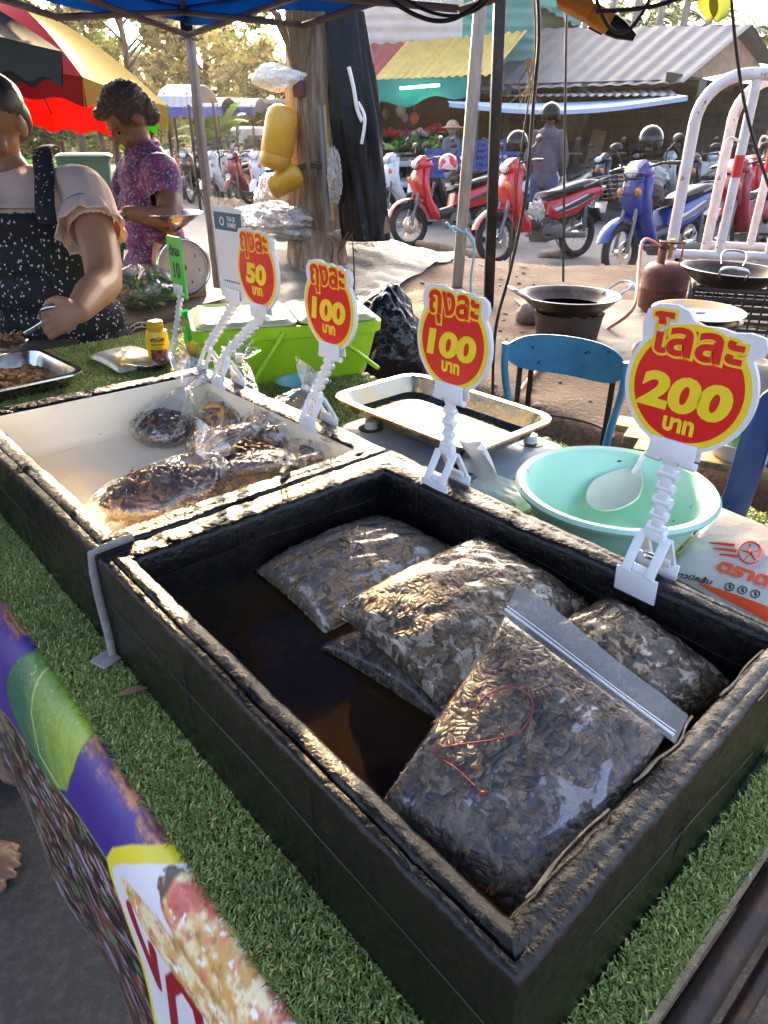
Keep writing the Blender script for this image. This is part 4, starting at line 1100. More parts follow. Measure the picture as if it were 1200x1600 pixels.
# ================================================================ vendor's end of the counter
corner = pz(127, 583, TOP + .045); ca, cb = toab(corner)
FT = RT @ rotz(.06)
fc = ab(ca - .15, cb - .19, TOP + .004)
tray('steel_tray', 'steel tray heaped with fried insects in front of the vendor', fc, .15, .19, .04, FT, fc)
ms, cs = [], []
for i in range(420):
    x, y = random.uniform(-.11, .11), random.uniform(-.15, .15)
    h = .012 + .03 * math.exp(-((x / .08) ** 2 + ((y + .02) / .11) ** 2)) * random.random()
    if random.random() < .25 and y > .08: continue
    ms.append((rand_rot(None, .5) * random.uniform(.85, 1.35), fc + FT @ A([x, y, h]))); cs.append(A([.44, .20, .05]) * random.uniform(.4, 1.3))
m = MB(); m.inst(PUPA, ms, cs)
m.grid(lambda U, W: (np.stack([U, W, .010 + .022 * np.exp(-((U / .08) ** 2 + ((W + .02) / .11) ** 2))], -1) @ FT.T + fc), 12, 16, -.11, .11, -.15, .15, col=A([.12, .05, .015]))
solo('fried_insects', m, pupm, 'heap of golden brown fried insects in the steel tray', 'fried insects', fc, kind='stuff')
# seasoning bottle standing in a small steel dish
bp_ = pz(252, 572, TOP + .004)
bo_ = thing('pepper_bottle', 'yellow pepper shaker bottle with a ridged cap standing in a steel dish', 'bottle', bp_, .4)
YB = mat('yellow_plastic', (.85, .50, .01), .3); m = MB()
m.lathe([(0, .0), (.026, 0), (.029, .003), (.030, .06), (.030, .088), (.026, .098), (.019, .101)], 32, bp_); m.build('body', YB, bo_)
m = MB(); m.lathe([(.021, .098), (.022, .100), (.022, .118), (.019, .124), (0, .125)], 28, bp_); m.build('cap', mat('cap_yellow', (.80, .42, .01), .35, bump=.6, bsc=300, tex='wave', stretch=(1, 1, .01)), bo_)
def wrap_text(s, z, hgt, ang, m_, r=.0304, wid=None, par=None, name='label_lettering'):
    v, f = text_mesh(s, 1, .03, 0, 0); v = v.copy(); v[:, :2] -= ((v.max(0) + v.min(0)) / 2)[:2]
    k = hgt / (v[:, 1].max() - v[:, 1].min()); x = v[:, 0] * k; 
    if wid: x = v[:, 0] / (v[:, 0].max() - v[:, 0].min()) * wid
    q = ang + x / r; m = MB(); m.add(np.stack([np.cos(q) * r, np.sin(q) * r, z + v[:, 1] * k], 1) + bp_, f); m.build(name, m_, par)
va = math.atan2(-bp_[1], -bp_[0])
wrap_text('พริกไทย', .080, .013, va, INK, wid=.040, par=bo_); wrap_text('Pepper Powder', .066, .006, va, INK, wid=.036, par=bo_)
m = MB(); m.grid(lambda U, W: np.stack([np.cos(va + U) * .0303, np.sin(va + U) * .0303, W], -1) + bp_, 16, 8, -.8, .8, .008, .052)
m.build('label_picture', mat('spice_picture', (.45, .10, .05), .4, col2=(.05, .03, .03), sc=70, lo=.45, hi=.55, col3=(.7, .45, .3), sc3=60, lo3=.58, hi3=.62), bo_)
dc = pz(240, 575, TOP + .003); m = MB()
m.lathe([(0, .002), (.05, .002), (.066, .024), (.074, .026), (.075, .0275), (.065, .0265), (.05, .005), (0, .005)], 40, dc - A([.01, .01, .0]), sy=.8, R=RT)
solo('steel_dish', m, STEEL, 'shallow oval steel dish under the pepper bottle', 'dish', dc)
tc = pz(302, 572, TOP + .002)
tcup = thing('toothpick_cup', 'woven cup full of toothpicks beside the pepper bottle', 'cup', tc)
m = MB(); m.lathe([(0, 0), (.024, 0), (.028, .04), (.029, .042), (.026, .042), (.022, .006), (0, .006)], 24, tc); m.build('cup', mat('wicker', (.5, .42, .28), .7, bump=1, bsc=120, tex='wave'), tcup)
m = MB()
for i in range(46):
    x, y = random.gauss(0, .010), random.gauss(0, .010); m.cyl(tc + A([x * .6, y * .6, .01]), tc + A([x * 1.3, y * 1.3, .066 + random.uniform(-.004, .004)]), .0011, .0008, 5)
m.build('toothpicks', mat('pale_wood', (.62, .42, .2), .7), tcup, kind='stuff')
rp = pz(196, 562, TOP + .02); ra_, rb_ = toab(rp)
pil2 = Pillow(ab(ra_ - .11, rb_ - .06, TOP + .016), ab(ra_ + .10, rb_ - .06, TOP + .016), ab(ra_ + .10, rb_ + .08, TOP + .016), ab(ra_ - .11, rb_ + .08, TOP + .016), .026, .014, 430, .05, .35)
m = pil2.mesh(MB(), 26)
solo('crisps_packet', m, mat('pale_packet', (.66, .62, .52), .28, trans=.15, col2=(.62, .40, .10), sc=8, lo=.52, hi=.6, bump=.5, bsc=30), 'pale plastic packet with a yellow stripe lying on the turf by the pepper bottle', 'packet', rp)
gp = pz(298, 505, .84); m = MB()
N = 26; a = np.linspace(0, 2 * PI, N, endpoint=False); rings = []
for z_, r_, k in ((-.075, .018, .2), (-.05, .024, .25), (-.02, .02, .3), (.0, .007, .1), (.006, .006, .1), (.02, .02, .5), (.035, .026, .6)):
    q = r_ * (1 + k * np.cos(a * 5) + k * .5 * np.cos(a * 9 + 1)); rings.append(gp + np.stack([np.cos(a) * q, np.sin(a) * q * .6, np.full(N, z_)], 1))
m.loft(rings, True, False)
solo('green_bag', m, cloth('green_film', (.02, .32, .10), .35, rough=.25), 'small tied green plastic bag behind the green price card', 'bag', gp - A([0, 0, .075]))
# ================================================================ people
SKIN = mat('skin', (.40, .20, .105), .5, sub=.12, col2=(.33, .155, .08), sc=9, bump=.1, bsc=220, bd=.001)
SKIND = mat('darker_skin', (.22, .115, .07), .5, sub=.1, col2=(.17, .085, .05), sc=10, bump=.15, bsc=200, bd=.001)
HAIR = mat('dark_hair', (.010, .007, .006), .4, col2=(.03, .02, .015), sc=120, bump=.8, bsc=260, bd=.003, stretch=(1, 1, .25))
GHAIR = mat('greying_hair', (.022, .019, .017), .5, col2=(.20, .18, .165), sc=210, lo=.48, hi=.75, bump=1, bsc=200, bd=.004)
LIPM = mat('lips', (.20, .07, .06), .45)
EYEM = mat('eye', (.02, .012, .01), .15)
def limb(mb, pts, rs, n=14):
    P = smooth_pts(pts, 5); m = len(pts); t = np.linspace(0, m - 1, len(P)); R = np.interp(t, np.arange(m), rs)
    mb.tube(P, list(R), n)
    for p, r in zip(pts, rs): mb.ell(p, r, None, n, 8)
def head(mb, c, f, up, s=1.0):
    f = nrm(f); r = nrm(np.cross(f, up)); u = np.cross(r, f); R = np.stack([r, f, u], 1); c = A(c)
    E = lambda p, q: mb.ell(c + R @ (A(p) * s), A(q) * s, R, 18, 12)
    E((0, -.012, .022), (.074, .092, .085)); E((0, .022, -.035), (.058, .066, .072)); E((0, .042, -.082), (.034, .032, .026))
    E((0, .088, -.028), (.014, .018, .012)); E((0, .080, -.008), (.010, .016, .026))
    E((0, .074, -.062), (.024, .012, .007)); E((0, .070, -.074), (.021, .012, .008))
    for k in (-1, 1):
        E((k * .076, -.012, -.012), (.008, .020, .030)); E((k * .036, .062, -.035), (.024, .020, .020)); E((k * .030, .070, .022), (.024, .014, .008))
    return c, R
def hand(mb, c, fd, pn, td, s=1.0, curl=.9, spread=.0):
    # palm at c, fingers towards fd, palm normal pn, thumb side td
    fd, pn = nrm(fd), nrm(pn); td = nrm(np.cross(pn, fd)) if td is None else nrm(td); R = np.stack([td, fd, pn], 1); c = A(c)
    mb.ell(c, A([.040, .044, .016]) * s, R, 14, 9)
    for k, (x, l, r) in enumerate(((.030, .066, .0088), (.010, .074, .0092), (-.010, .069, .0088), (-.029, .055, .0078))):
        p = c + R @ (A([x, .036, 0]) * s); ang = 0; pts = [c + R @ (A([x * .8, .015, 0]) * s), p]
        for seg, cu in zip((.45, .32, .25), (curl * .9, curl * 1.15, curl * .7)):
            ang += cu * (1 + .08 * k); p = p + R @ (A([x * .1 * spread, math.cos(ang), math.sin(ang)]) * l * seg * s); pts.append(p)
        mb.tube(pts, [r * s * 1.05, r * s * 1.05, r * s, r * s * .92, r * s * .8], 9)
        for q, rr in zip(pts[1:], (1.05, 1.02, .95, .82)): mb.ell(q, r * s * rr, None, 9, 6)
    pts = [c + R @ (A(q) * s) for q in ((.028, -.022, .004), (.050, .006, .012), (.052, .030, .026), (.040, .046, .036))]
    mb.tube(pts, [.015 * s, .012 * s, .0105 * s, .008 * s], 9); mb.ell(pts[-1], .0082 * s, None, 9, 6); mb.ell(pts[1], .0122 * s, None, 9, 6)

def eyes(root, c, R, s=1):
    for k in (-1, 1):
        m = MB(); m.ell(c + R @ (A([k * .031, .071, -.004]) * s), A([.011, .006, .0055]) * s, R, 10, 6); m.build('eye', EYEM, root)
        m = MB(); m.tube([c + R @ (A([k * x, y, z]) * s) for x, y, z in ((.014, .080, .014), (.030, .079, .020), (.046, .066, .013))], [.003, .0035, .0015], 6); m.build('eyebrow', HAIR, root)
    m = MB(); m.tube([c + R @ (A([x, y, -.067]) * s) for x, y in ((-.024, .072), (0, .083), (.024, .072))], [.002, .006, .002], 8); m.build('lips', LIPM, root)

# ---- vendor
f = nrm([.22, -1, 0]); l = nrm([1, .22, 0])
tc_ = pd(38, 300, 2.10)
hip = A([tc_[0] + .02, tc_[1] + .03, .76]); chest = A([tc_[0], tc_[1], 1.07]); neck = pd(8, 252, 2.08)
ven = thing('person', 'woman vendor in a pink ruffled top and black floral apron spooning fried insects', 'person', (hip[0], hip[1], 0))
def torso(mb, g=0.0):
    for z, w, d, off in ((1.13, .150, .085, 0), (1.05, .165, .105, .012), (.96, .162, .112, .018), (.86, .172, .122, .02), (.76, .188, .130, .01), (.68, .190, .130, 0)):
        c = A([hip[0] + (chest[0] - hip[0]) * (z - .76) / .31, hip[1] + (chest[1] - hip[1]) * (z - .76) / .31, z]) + f * off
        mb.ell(c, (w + g, d + g, .085 + g), np.stack([l, f, A([0, 0, 1.])], 1), 22, 12)
shL = pd(128, 300, 2.04); shR = chest - l * .155 + A([0, 0, .075])
elb = pd(162, 436, 1.93); wri = pd(122, 487, 1.74); hnd = pd(101, 497, 1.715)
mb = MB(); torso(mb)
limb(mb, [chest + A([0, 0, .06]), neck, neck + A([0, 0, .06])], [.075, .052, .05])
hc, HR = head(mb, pd(-10, 190, 2.02), [-.25, -1, -.45], (0, -.35, 1), 1.06)
limb(mb, [chest + l * .10 + A([0, 0, .06]), shL, (shL + elb) / 2 + A([.01, 0, 0]), elb, (elb * .5 + wri * .5), wri], [.062, .062, .056, .050, .045, .030])
limb(mb, [shR, shR + A([-.06, -.03, -.24]), shR + A([-.02, -.19, -.38])], [.058, .052, .034])
hand(mb, shR + A([-.0, -.25, -.40]), [.1, -1, -.2], [0.3, 0, -1], None, .95, .5)
fd = nrm(hnd - wri)
sp_end = pd(18, 540, 1.70)
hand(mb, hnd, nrm([-.85, -.35, -.35]), nrm([-.3, .9, -.15]), nrm([-.15, .1, .98]), .95, .72)
for k in (-1, 1): limb(mb, [hip + l * .085 * k + A([0, 0, -.06]), A([hip[0], hip[1], .40]) + l * .09 * k, A([hip[0], hip[1], .06]) + l * .09 * k, A([hip[0], hip[1], .03]) + l * .10 * k + f * .14], [.10, .065, .042, .03])
remesh('body', mb, .0048, SKIN, ven, 3)
eyes(ven, hc, HR, 1.06)
mb = MB(); mb.ell(hc + HR @ A([0, -.022, .038]), (.086, .096, .086), HR, 20, 12); mb.ell(hc + HR @ A([0, -.06, -.01]), (.074, .06, .08), HR, 16, 10); mb.ell(hc + HR @ A([0, -.115, -.02]), (.035, .03, .035), HR, 14, 9)
remesh('hair', mb, .006, HAIR, ven, 2, cut=lambda V: ~(((V - hc) @ HR[:, 1] > -.008) & ((V - hc) @ HR[:, 2] < .022 + .75 * np.clip((V - hc) @ HR[:, 1], 0, .05))))
PINK = cloth('pink_cloth', (.86, .66, .54), .25, rough=.85, col2=(.80, .59, .47), sc=6)
mb = MB(); torso(mb, .010); mb.tube([chest + A([0, 0, .04]), chest + A([0, 0, .09])], [.13, .08], 20)
limb(mb, [chest + l * .08 + A([0, 0, .055]), shL, shL * .62 + elb * .38 + A([.01, 0, 0])], [.075, .075, .078])
limb(mb, [shR + l * .04, shR, shR + A([-.03, -.01, -.11])], [.07, .07, .072])
slv = shL * .62 + elb * .38; sdir = nrm(elb - shL)
remesh('top', mb, .006, PINK, ven, 4, cut=lambda V: ~(((V - slv) @ sdir > .035) & (np.linalg.norm(V - slv - sdir * .06, axis=1) < .11)) & (np.linalg.norm((V - neck - A([0, -.02, .03])) * A([1, 1, .8]), axis=1) > .085))
mb = MB()
def ruf(U, W):
    th = U * 2 * PI; Rr = frame(sdir); r = .080 + .016 * W + .006 * np.sin(th * 9) * W + .003 * np.sin(th * 17 + 1) * W
    return slv + (np.cos(th) * r)[..., None] * Rr[:, 0] + (np.sin(th) * r)[..., None] * Rr[:, 1] + (-.035 + .070 * W)[..., None] * sdir
mb.grid(ruf, 90, 8, thick=.0015); mb.build('sleeve_ruffle', PINK, ven, sharp=0)
# apron with a scattered sprig print
APR = bpy.data.materials.new('floral_apron'); APR.use_nodes = True
nt = APR.node_tree; N = nt.nodes; Lk = nt.links; b = N['Principled BSDF']; b.inputs['Roughness'].default_value = .85
tcn = N.new('ShaderNodeTexCoord'); v1 = N.new('ShaderNodeTexVoronoi'); v1.inputs['Scale'].default_value = 60; Lk.new(tcn.outputs['Object'], v1.inputs['Vector'])
nz = N.new('ShaderNodeTexNoise'); nz.inputs['Scale'].default_value = 60; Lk.new(tcn.outputs['Object'], nz.inputs['Vector'])
mpn = N.new('ShaderNodeMapping'); mpn.inputs['Scale'].default_value = (1, 1, .38); mpn.inputs['Rotation'].default_value = (0, .6, 0); Lk.new(tcn.outputs['Object'], mpn.inputs[0])
v2 = N.new('ShaderNodeTexVoronoi'); v2.inputs['Scale'].default_value = 75; Lk.new(mpn.outputs[0], v2.inputs['Vector'])
def mth(op, x, y):
    q = N.new('ShaderNodeMath'); q.operation = op
    for i_, w_ in enumerate((x, y)):
        if hasattr(w_, 'links'): Lk.new(w_, q.inputs[i_])
        else: q.inputs[i_].default_value = w_
    return q.outputs[0]
mk = mth('MAXIMUM', mth('LESS_THAN', v1.outputs['Distance'], .19), mth('MULTIPLY', mth('LESS_THAN', v2.outputs['Distance'], .2), mth('GREATER_THAN', nz.outputs[0], .5)))
mx = N.new('ShaderNodeMix'); mx.data_type = 'RGBA'; mx.inputs[6].default_value = (.012, .011, .013, 1); mx.inputs[7].default_value = (.62, .56, .5, 1); Lk.new(mk, mx.inputs[0]); Lk.new(mx.outputs[2], b.inputs['Base Color'])
def apron_keep(V):
    d = V - A([hip[0], hip[1], 0]); x = d @ l; fr_ = d @ f; z = V[:, 2]
    hw = np.where(z > .98, .085 + (1.10 - z) * .35, np.interp(z, [.6, .80, .98], [.25, .23, .127]))
    return (fr_ > -.02) & (np.abs(x - np.interp(z, [.7, 1.1], [0, -.02])) < hw) & (z < 1.10)
mb = MB(); torso(mb, .022); mb.ell(A([hip[0], hip[1], .60]) , (.21, .15, .16), np.stack([l, f, A([0, 0, 1.])], 1), 20, 12)
remesh('apron', mb, .006, APR, ven, 4, cut=apron_keep)
for k, (p0, p1, p2) in enumerate(((pd(70, 325, 1.93), pd(69, 275, 1.985), pd(66, 232, 2.07)), (chest - l * .09 + f * .125 + A([0, 0, .02]), chest - l * .085 + f * .10 + A([0, 0, .09]), chest - l * .075 + f * .0 + A([0, 0, .125])))):
    mb = MB(); P_ = smooth_pts([p0 + A([0, 0, -.04]), p0, p1, p2, p2 + A([0, .08, -.01])], 5)
    mb.tube(P_, .029, 10, ry=.006); mb.build('apron_strap', APR, ven)
# spoon in her hand, with its load
sp0 = hnd + A([.02, -.0, -.005]); sp1 = pd(38, 522, 1.665)
spt = thing('serving_spoon', 'steel serving spoon in the vendor hand carrying fried insects', 'spoon', sp1)
mb = MB(); dvec = nrm(sp1 - hnd); mb.tube(smooth_pts([hnd + A([-.01, .012, .026]), hnd + A([-.05, -.012, .022]), hnd * .45 + sp1 * .55 + A([0, -.006, .010]), sp1], 5), .0055, 8, ry=.002); mb.build('handle', STEEL, spt)
bc_ = pd(12, 533, 1.655)
mb = MB(); mb.grid(lambda U, W: bc_ + np.stack([np.cos(W) * U * .045, np.sin(W) * U * .034, .018 * U ** 2 - .018], -1) @ rotz(.3).T, 8, 28, .02, 1, 0, 2 * PI, thick=.0012); mb.build('bowl', STEEL, spt)
ms, cs = [], []
for i in range(40):
    r, q = random.random() ** .5 * .036, random.uniform(0, 6.28); ms.append((rand_rot(None, .8) * 1.1, bc_ + A([r * math.cos(q), r * .75 * math.sin(q), random.uniform(-.012, .016)]))); cs.append(A([.30, .13, .035]) * random.uniform(.4, 1.3))
ms.append((rand_rot() * 1.2, pd(39, 553, 1.66))); cs.append(A([.1, .05, .02]))
mb = MB(); mb.inst(PUPA, ms, cs)
solo('spooned_insects', mb, pupm, 'fried insects heaped on the vendor serving spoon', 'fried insects', bc_, kind='stuff')

# ---- older woman behind the dial scale
f = nrm([-.80, -.6, 0]); l = nrm([-.6, .8, 0])
hip = pd(240, 400, 2.92); hip[2] = .80; chest = pd(232, 280, 2.84); nk = pd(222, 232, 2.80); hd = pd(200, 186, 2.74)
old = thing('person', 'older woman with short greying hair in a purple patterned shirt looking down', 'person', (hip[0], hip[1], 0))
def torso2(mb, g=0.):
    Rt = np.stack([l, f, A([0, 0, 1.])], 1)
    for t, w, d in ((1.12, .12, .075), (1, .155, .10), (.72, .158, .11), (.4, .155, .112), (0, .165, .115), (-.25, .165, .11), (-.5, .17, .12)):
        mb.ell(hip + (chest - hip) * t, (w + g, d + g, .09 + g), Rt, 20, 12)
sL = chest + l * -.155 + A([0, 0, .03]); sR = chest + l * .15 + A([0, 0, .03])
eL = pd(262, 335, 2.66); wL = pd(200, 333, 2.58)
mb = MB(); torso2(mb); limb(mb, [chest + A([0, 0, .06]), nk, hd], [.07, .05, .048])
hc, HR = head(mb, hd, [-.62, -.42, -.62], (-.5, -.35, .9), 1.02)
limb(mb, [chest, sL, eL, wL], [.06, .056, .045, .027]); limb(mb, [chest, sR, sR + A([-.12, -.02, -.24]), sR + A([-.24, -.12, -.30])], [.06, .056, .043, .027])
hand(mb, pd(182, 338, 2.56), [-1, -.2, -.25], [-.2, .2, -1], None, .95, .6); hand(mb, sR + A([-.29, -.14, -.32]), [-1, -.2, -.2], [0, 0, -1], None, .95, .6)
for k in (-1, 1): limb(mb, [hip + l * .08 * k, A([hip[0], hip[1], .42]) + l * .09 * k, A([hip[0], hip[1], .06]) + l * .09 * k, A([hip[0], hip[1], .03]) + l * .1 * k + f * .13], [.09, .06, .04, .03])
remesh('body', mb, .006, SKIND, old, 3)
eyes(old, hc, HR, 1.02)
mb = MB(); mb.ell(hc + HR @ A([0, -.02, .040]), (.088, .102, .088), HR, 20, 12); mb.ell(hc + HR @ A([0, -.075, -.015]), (.07, .05, .07), HR, 16, 10); mb.ell(hc + HR @ A([0, .055, .075]), (.06, .04, .03), HR, 14, 9)
def curl(V):
    d = V - hc; n = d / np.linalg.norm(d, axis=1, keepdims=True)
    return V + n * (.007 * wob(501, *d.T, f=70) + .004 * wob(502, *d.T, f=160))[:, None]
remesh('hair', mb, .005, GHAIR, old, 1, cut=lambda V: ~(((V - hc) @ HR[:, 1] > .05) & ((V - hc) @ HR[:, 2] < .055)), disp=curl)
SHIRT = mat('patterned_shirt', (.085, .03, .12), .85, col2=(.26, .06, .20), sc=22, lo=.42, hi=.58, col3=(.34, .36, .42), sc3=85, lo3=.54, hi3=.6, bump=.3, bsc=40)
mb = MB(); torso2(mb, .014); limb(mb, [chest, sL, sL * .45 + eL * .55], [.075, .072, .066]); limb(mb, [chest, sR, sR + A([-.07, -.01, -.14])], [.075, .072, .066])
limb(mb, [chest + A([0, 0, .07]), nk + A([.0, .02, .005])], [.085, .066])
nd = nrm(hd - nk)
remesh('shirt', mb, .007, SHIRT, old, 3, cut=lambda V: ((V - nk) @ nd < .02) & ~(((V - (sL * .45 + eL * .55)) @ nrm(eL - sL) > .03) & (np.linalg.norm(V - (sL * .3 + eL * .7), axis=1) < .13)), disp=lambda V: V + .004 * np.stack([wob(503, *V.T, f=18), wob(504, *V.T, f=18), 0 * V[:, 0]], 1))
mb = MB(); mb.tube([nk + HR @ A([.07 * math.sin(q), -.03 + .055 * math.cos(q), -.0]) * A([1, 1, .3]) + A([0, 0, .0]) for q in np.linspace(-2.7, 2.7, 18)], .016, 8, ry=.008); mb.build('collar', SHIRT, old)
mb = MB(); mb.tube([A([hip[0], hip[1], .80]), A([hip[0], hip[1], .45]), A([hip[0], hip[1], .12])], [.175, .19, .20], 24); mb.build('skirt', mat('dark_skirt', (.03, .03, .05), .9), old)

# ---- customer whose bare toes reach into the picture
toe = pz(22, 1362, .0); toe[2] = .012
cus = thing('person', 'customer standing off to the left whose bare toes show on the asphalt', 'person', (toe[0] - .17, toe[1], .008))
mb = MB(); fx = nrm([1, -.12, 0]); fy = A([.12, 1, 0])
def foot(c):
    limb(mb, [c - fx * .20 + A([0, 0, .035]), c - fx * .12 + A([0, 0, .045]), c - fx * .04 + A([0, 0, .028])], [.036, .040, .030])
    mb.ell(c - fx * .055 + A([0, 0, .022]), (.06, .045, .02), None, 16, 9)
    for k, (y, x, r) in enumerate(((-.042, .010, .0125), (-.017, .022, .0085), (.003, .018, .0080), (.022, .009, .0077), (.040, -.006, .0072))):
        mb.tube([c + fx * (x - .05) + fy * y * .9 + A([0, 0, .018]), c + fx * (x - .02) + fy * y + A([0, 0, .017]), c + fx * x + fy * y + A([0, 0, .010])], [r * 1.1, r, r * .95], 9); mb.ell(c + fx * x + fy * y + A([0, 0, .010]), r, None, 9, 7)
f0 = A([toe[0] - .006, toe[1], .008]); f1 = f0 + A([-.06, .24, 0]); foot(f0); foot(f1)
pel = (f0 + f1) / 2 - fx * .22; pel[2] = .86
for q in (f0, f1): limb(mb, [q - fx * .19 + A([0, 0, .05]), q - fx * .19 + A([0, 0, .28]), (q - fx * .19) * .4 + A([pel[0], pel[1], 0]) * .6 + A([0, 0, .46]) , pel + (q - (f0 + f1) / 2) * .6 + A([0, 0, -.02])], [.036, .054, .06, .085])
for z, w in ((0, .15), (.15, .14), (.3, .155), (.42, .15)): mb.ell(pel + A([0, 0, z]), (.11, w, .11), None, 18, 10)
for k in (-1, 1): limb(mb, [pel + A([0, k * .16, .44]), pel + A([0, k * .21, .2]), pel + A([.08, k * .2, -.02])], [.055, .042, .028]); hand(mb, pel + A([.11, k * .2, -.08]), [.2, 0, -1], [0, -k, 0], None, 1, .4)
limb(mb, [pel + A([0, 0, .45]), pel + A([.01, 0, .58])], [.07, .05]); head(mb, pel + A([.02, 0, .70]), [1, 0, -.2], (0, 0, 1))
remesh('body', mb, .0055, SKIND, cus, 2)
mb = MB()
for z, w in ((0, .165), (.15, .155), (.3, .168), (.43, .155)): mb.ell(pel + A([0, 0, z]), (.125, w, .11), None, 18, 10)
remesh('shirt', mb, .01, mat('plain_shirt', (.2, .25, .3), .9), cus, 3)
mb = MB(); 
for q in (f0, f1): limb(mb, [(q - fx * .19) * .4 + A([pel[0], pel[1], 0]) * .6 + A([0, 0, .5]), pel + (q - (f0 + f1) / 2) * .6], [.085, .11])
remesh('shorts', mb, .01, mat('plain_shorts', (.05, .05, .06), .9), cus, 3)

# ================================================================ neighbour's table and dial scale
w0, w1 = pz(180, 512, .72), pz(352, 466, .72); wd = nrm(w1 - w0); wb = nrm(A([-wd[1], wd[0], 0])); 
if wb[1] < 0: wb = -wb
yw = math.atan2(wd[1], wd[0]); RW = rotz(yw); Lw = np.linalg.norm(w1 - w0)
nt_ = thing('side_table', 'rough wooden table draped in olive cloth behind the vendor, carrying the dial scale', 'table', (w0 + w1) / 2 * A([1, 1, 0]), yw)
OLDW = mat('old_wood', (.10, .065, .04), .8, 0, (.05, .033, .022), 6, bump=.7, bsc=30, stretch=(1, 8, 8))
mb = MB()
for k in range(4): mb.box((w0 + w1) / 2 + wd * (-.35) + wb * (.07 + .145 * k) - A([0, 0, .016]), (Lw + 1.0, .14, .034), RW, .003)
mb.build('top', OLDW, nt_)
mb = MB(); mb.grid(lambda U, W: (w0 + wd * -.8)[None, None] + U[..., None] * wd * (Lw + .85) - W[..., None] * A([0, 0, .62]) - A([0, 0, .034]) + (-.004 + .012 * np.sin(U * 30) * W + .01 * wob(71, U, W, f=5))[..., None] * -wb, 90, 14, thick=.002)
mb.build('cloth_skirt', mat('olive_cloth', (.30, .26, .09), .9, col2=(.24, .2, .07), sc=8, bump=.3, bsc=200), nt_)
mb = MB(); em = pz(253, 545, .64); 
for r_ in (.085, .070): mb.tube([w0 + wd * (((em - w0) @ wd) + r_ * math.cos(q)) - wb * -.016 * 0 + A([0, 0, -.085 + r_ * math.sin(q)]) - wb * .013 for q in np.linspace(0, 6.28, 40)], .002, 5)
for k in range(14):
    q = k / 14 * 6.28; mb.tube([w0 + wd * (((em - w0) @ wd) + rr * math.cos(q)) + A([0, 0, -.085 + rr * math.sin(q)]) - wb * .013 for rr in (.071, .083)], .0022, 5)
mb.build('round_emblem', mat('pale_print', (.55, .5, .35), .9), nt_)
for s_ in (-.8, .9):
    for d_ in (.05, .52): mb = MB(); mb.box((w0 + w1) / 2 + wd * s_ * .6 + wb * d_ + A([0, 0, -.38]), (.05, .05, .68), RW, .003); mb.build('leg', OLDW, nt_)
# dial scale
dc = pd(287, 418, 2.72); fz = nrm([.55, -.83, 0]); fr_ = np.stack([nrm(np.cross([0, 0, 1.], -fz)), -fz, A([0, 0, 1.])], 1)   # x right on the dial
Rf = np.stack([nrm(np.cross(fz, [0, 0, 1.])), fz, A([0, 0, 1.])], 1)
sc_ = thing('dial_scale', 'old dial weighing scale with a rusty orange body and a shallow steel pan', 'scale', (dc[0], dc[1], .722))
ORB = mat('orange_enamel', (.36, .17, .04), .5, .2, (.16, .08, .03), 14, .45, .7, .3, 50)
base_z = .722; H_ = dc[2] - base_z
mb = MB()
back = dc - fz * .10
mb.loft([np.stack([x_ * 1.0 * Rf[0, 0] * 0 + 0 * x_, x_, x_], 1) for x_ in []] or [A([back + Rf @ A([-.085, -.07, -H_]), back + Rf @ A([.085, -.07, -H_]), back + Rf @ A([.085, .09, -H_]), back + Rf @ A([-.085, .09, -H_])]), A([back + Rf @ A([-.085, -.07, -.02]), back + Rf @ A([.085, -.07, -.02]), back + Rf @ A([.085, .09, -.02]), back + Rf @ A([-.085, .09, -.02])]), A([back + Rf @ A([-.06, -.06, .085]), back + Rf @ A([.06, -.06, .085]), back + Rf @ A([.06, .08, .085]), back + Rf @ A([-.06, .08, .085])])])
mb.cyl(dc - fz * .02, dc, .108, .108, 40); mb.build('body', ORB, sc_, sharp=30)
mb = MB(); mb.tube([dc + fz * .003 + Rf @ A([.105 * math.cos(q), 0, .105 * math.sin(q)]) for q in np.linspace(0, 6.2832, 41)], .006, 8); mb.build('rim', STEEL, sc_)
dl = MB(); dl.cyl(dc, dc + fz * .002, .101, .101, 40); face = dl.build('dial', mat('dial_face', (.62, .50, .47), .45, col2=(.52, .40, .36), sc=12), sc_)
mb = MB()
for k in range(60):
    q = k / 60 * 6.2832; r0 = .078 if k % 5 == 0 else .086
    mb.tube([dc + fz * .003 + Rf @ A([r_ * math.sin(q), 0, r_ * math.cos(q)]) for r_ in (r0, .094)], .0008, 4)
mb.build('tick_marks', INK, face, kind='stuff')
for k in range(1, 7):
    q = k / 7 * 6.2832; v, fx_ = text_mesh(str(k), .02, .02, 0, 0); mb = MB(); mb.add(v @ np.stack([Rf[:, 0] * -1 if False else Rf[:, 0], A([0, 0, 1.]), fz], 1).T + dc + fz * .003 + Rf @ A([.064 * math.sin(q), 0, .064 * math.cos(q)]), fx_); mb.build('number', INK, face)
mb = MB(); mb.tube([dc + fz * .005 + Rf @ A([.0, 0, -.015]), dc + fz * .005 + Rf @ A([.02, 0, .075])], [.004, .001], 6); mb.ell(dc + fz * .004, .012, None, 12, 8); mb.build('needle', mat('needle_red', (.35, .03, .02), .4), sc_)
pc_ = pd(262, 352, 2.74)
mb = MB(); mb.cyl(A([back[0], back[1], dc[2] + .08]), A([back[0], back[1], pc_[2] - .02]), .016, None, 14)
for k in range(4):
    q = k * PI / 2 + .3; mb.cyl(A([back[0], back[1], pc_[2] - .03]), A([back[0] + .07 * math.cos(q), back[1] + .07 * math.sin(q), pc_[2] + .012]), .006, None, 8)
mb.build('pan_support', ORB, sc_)
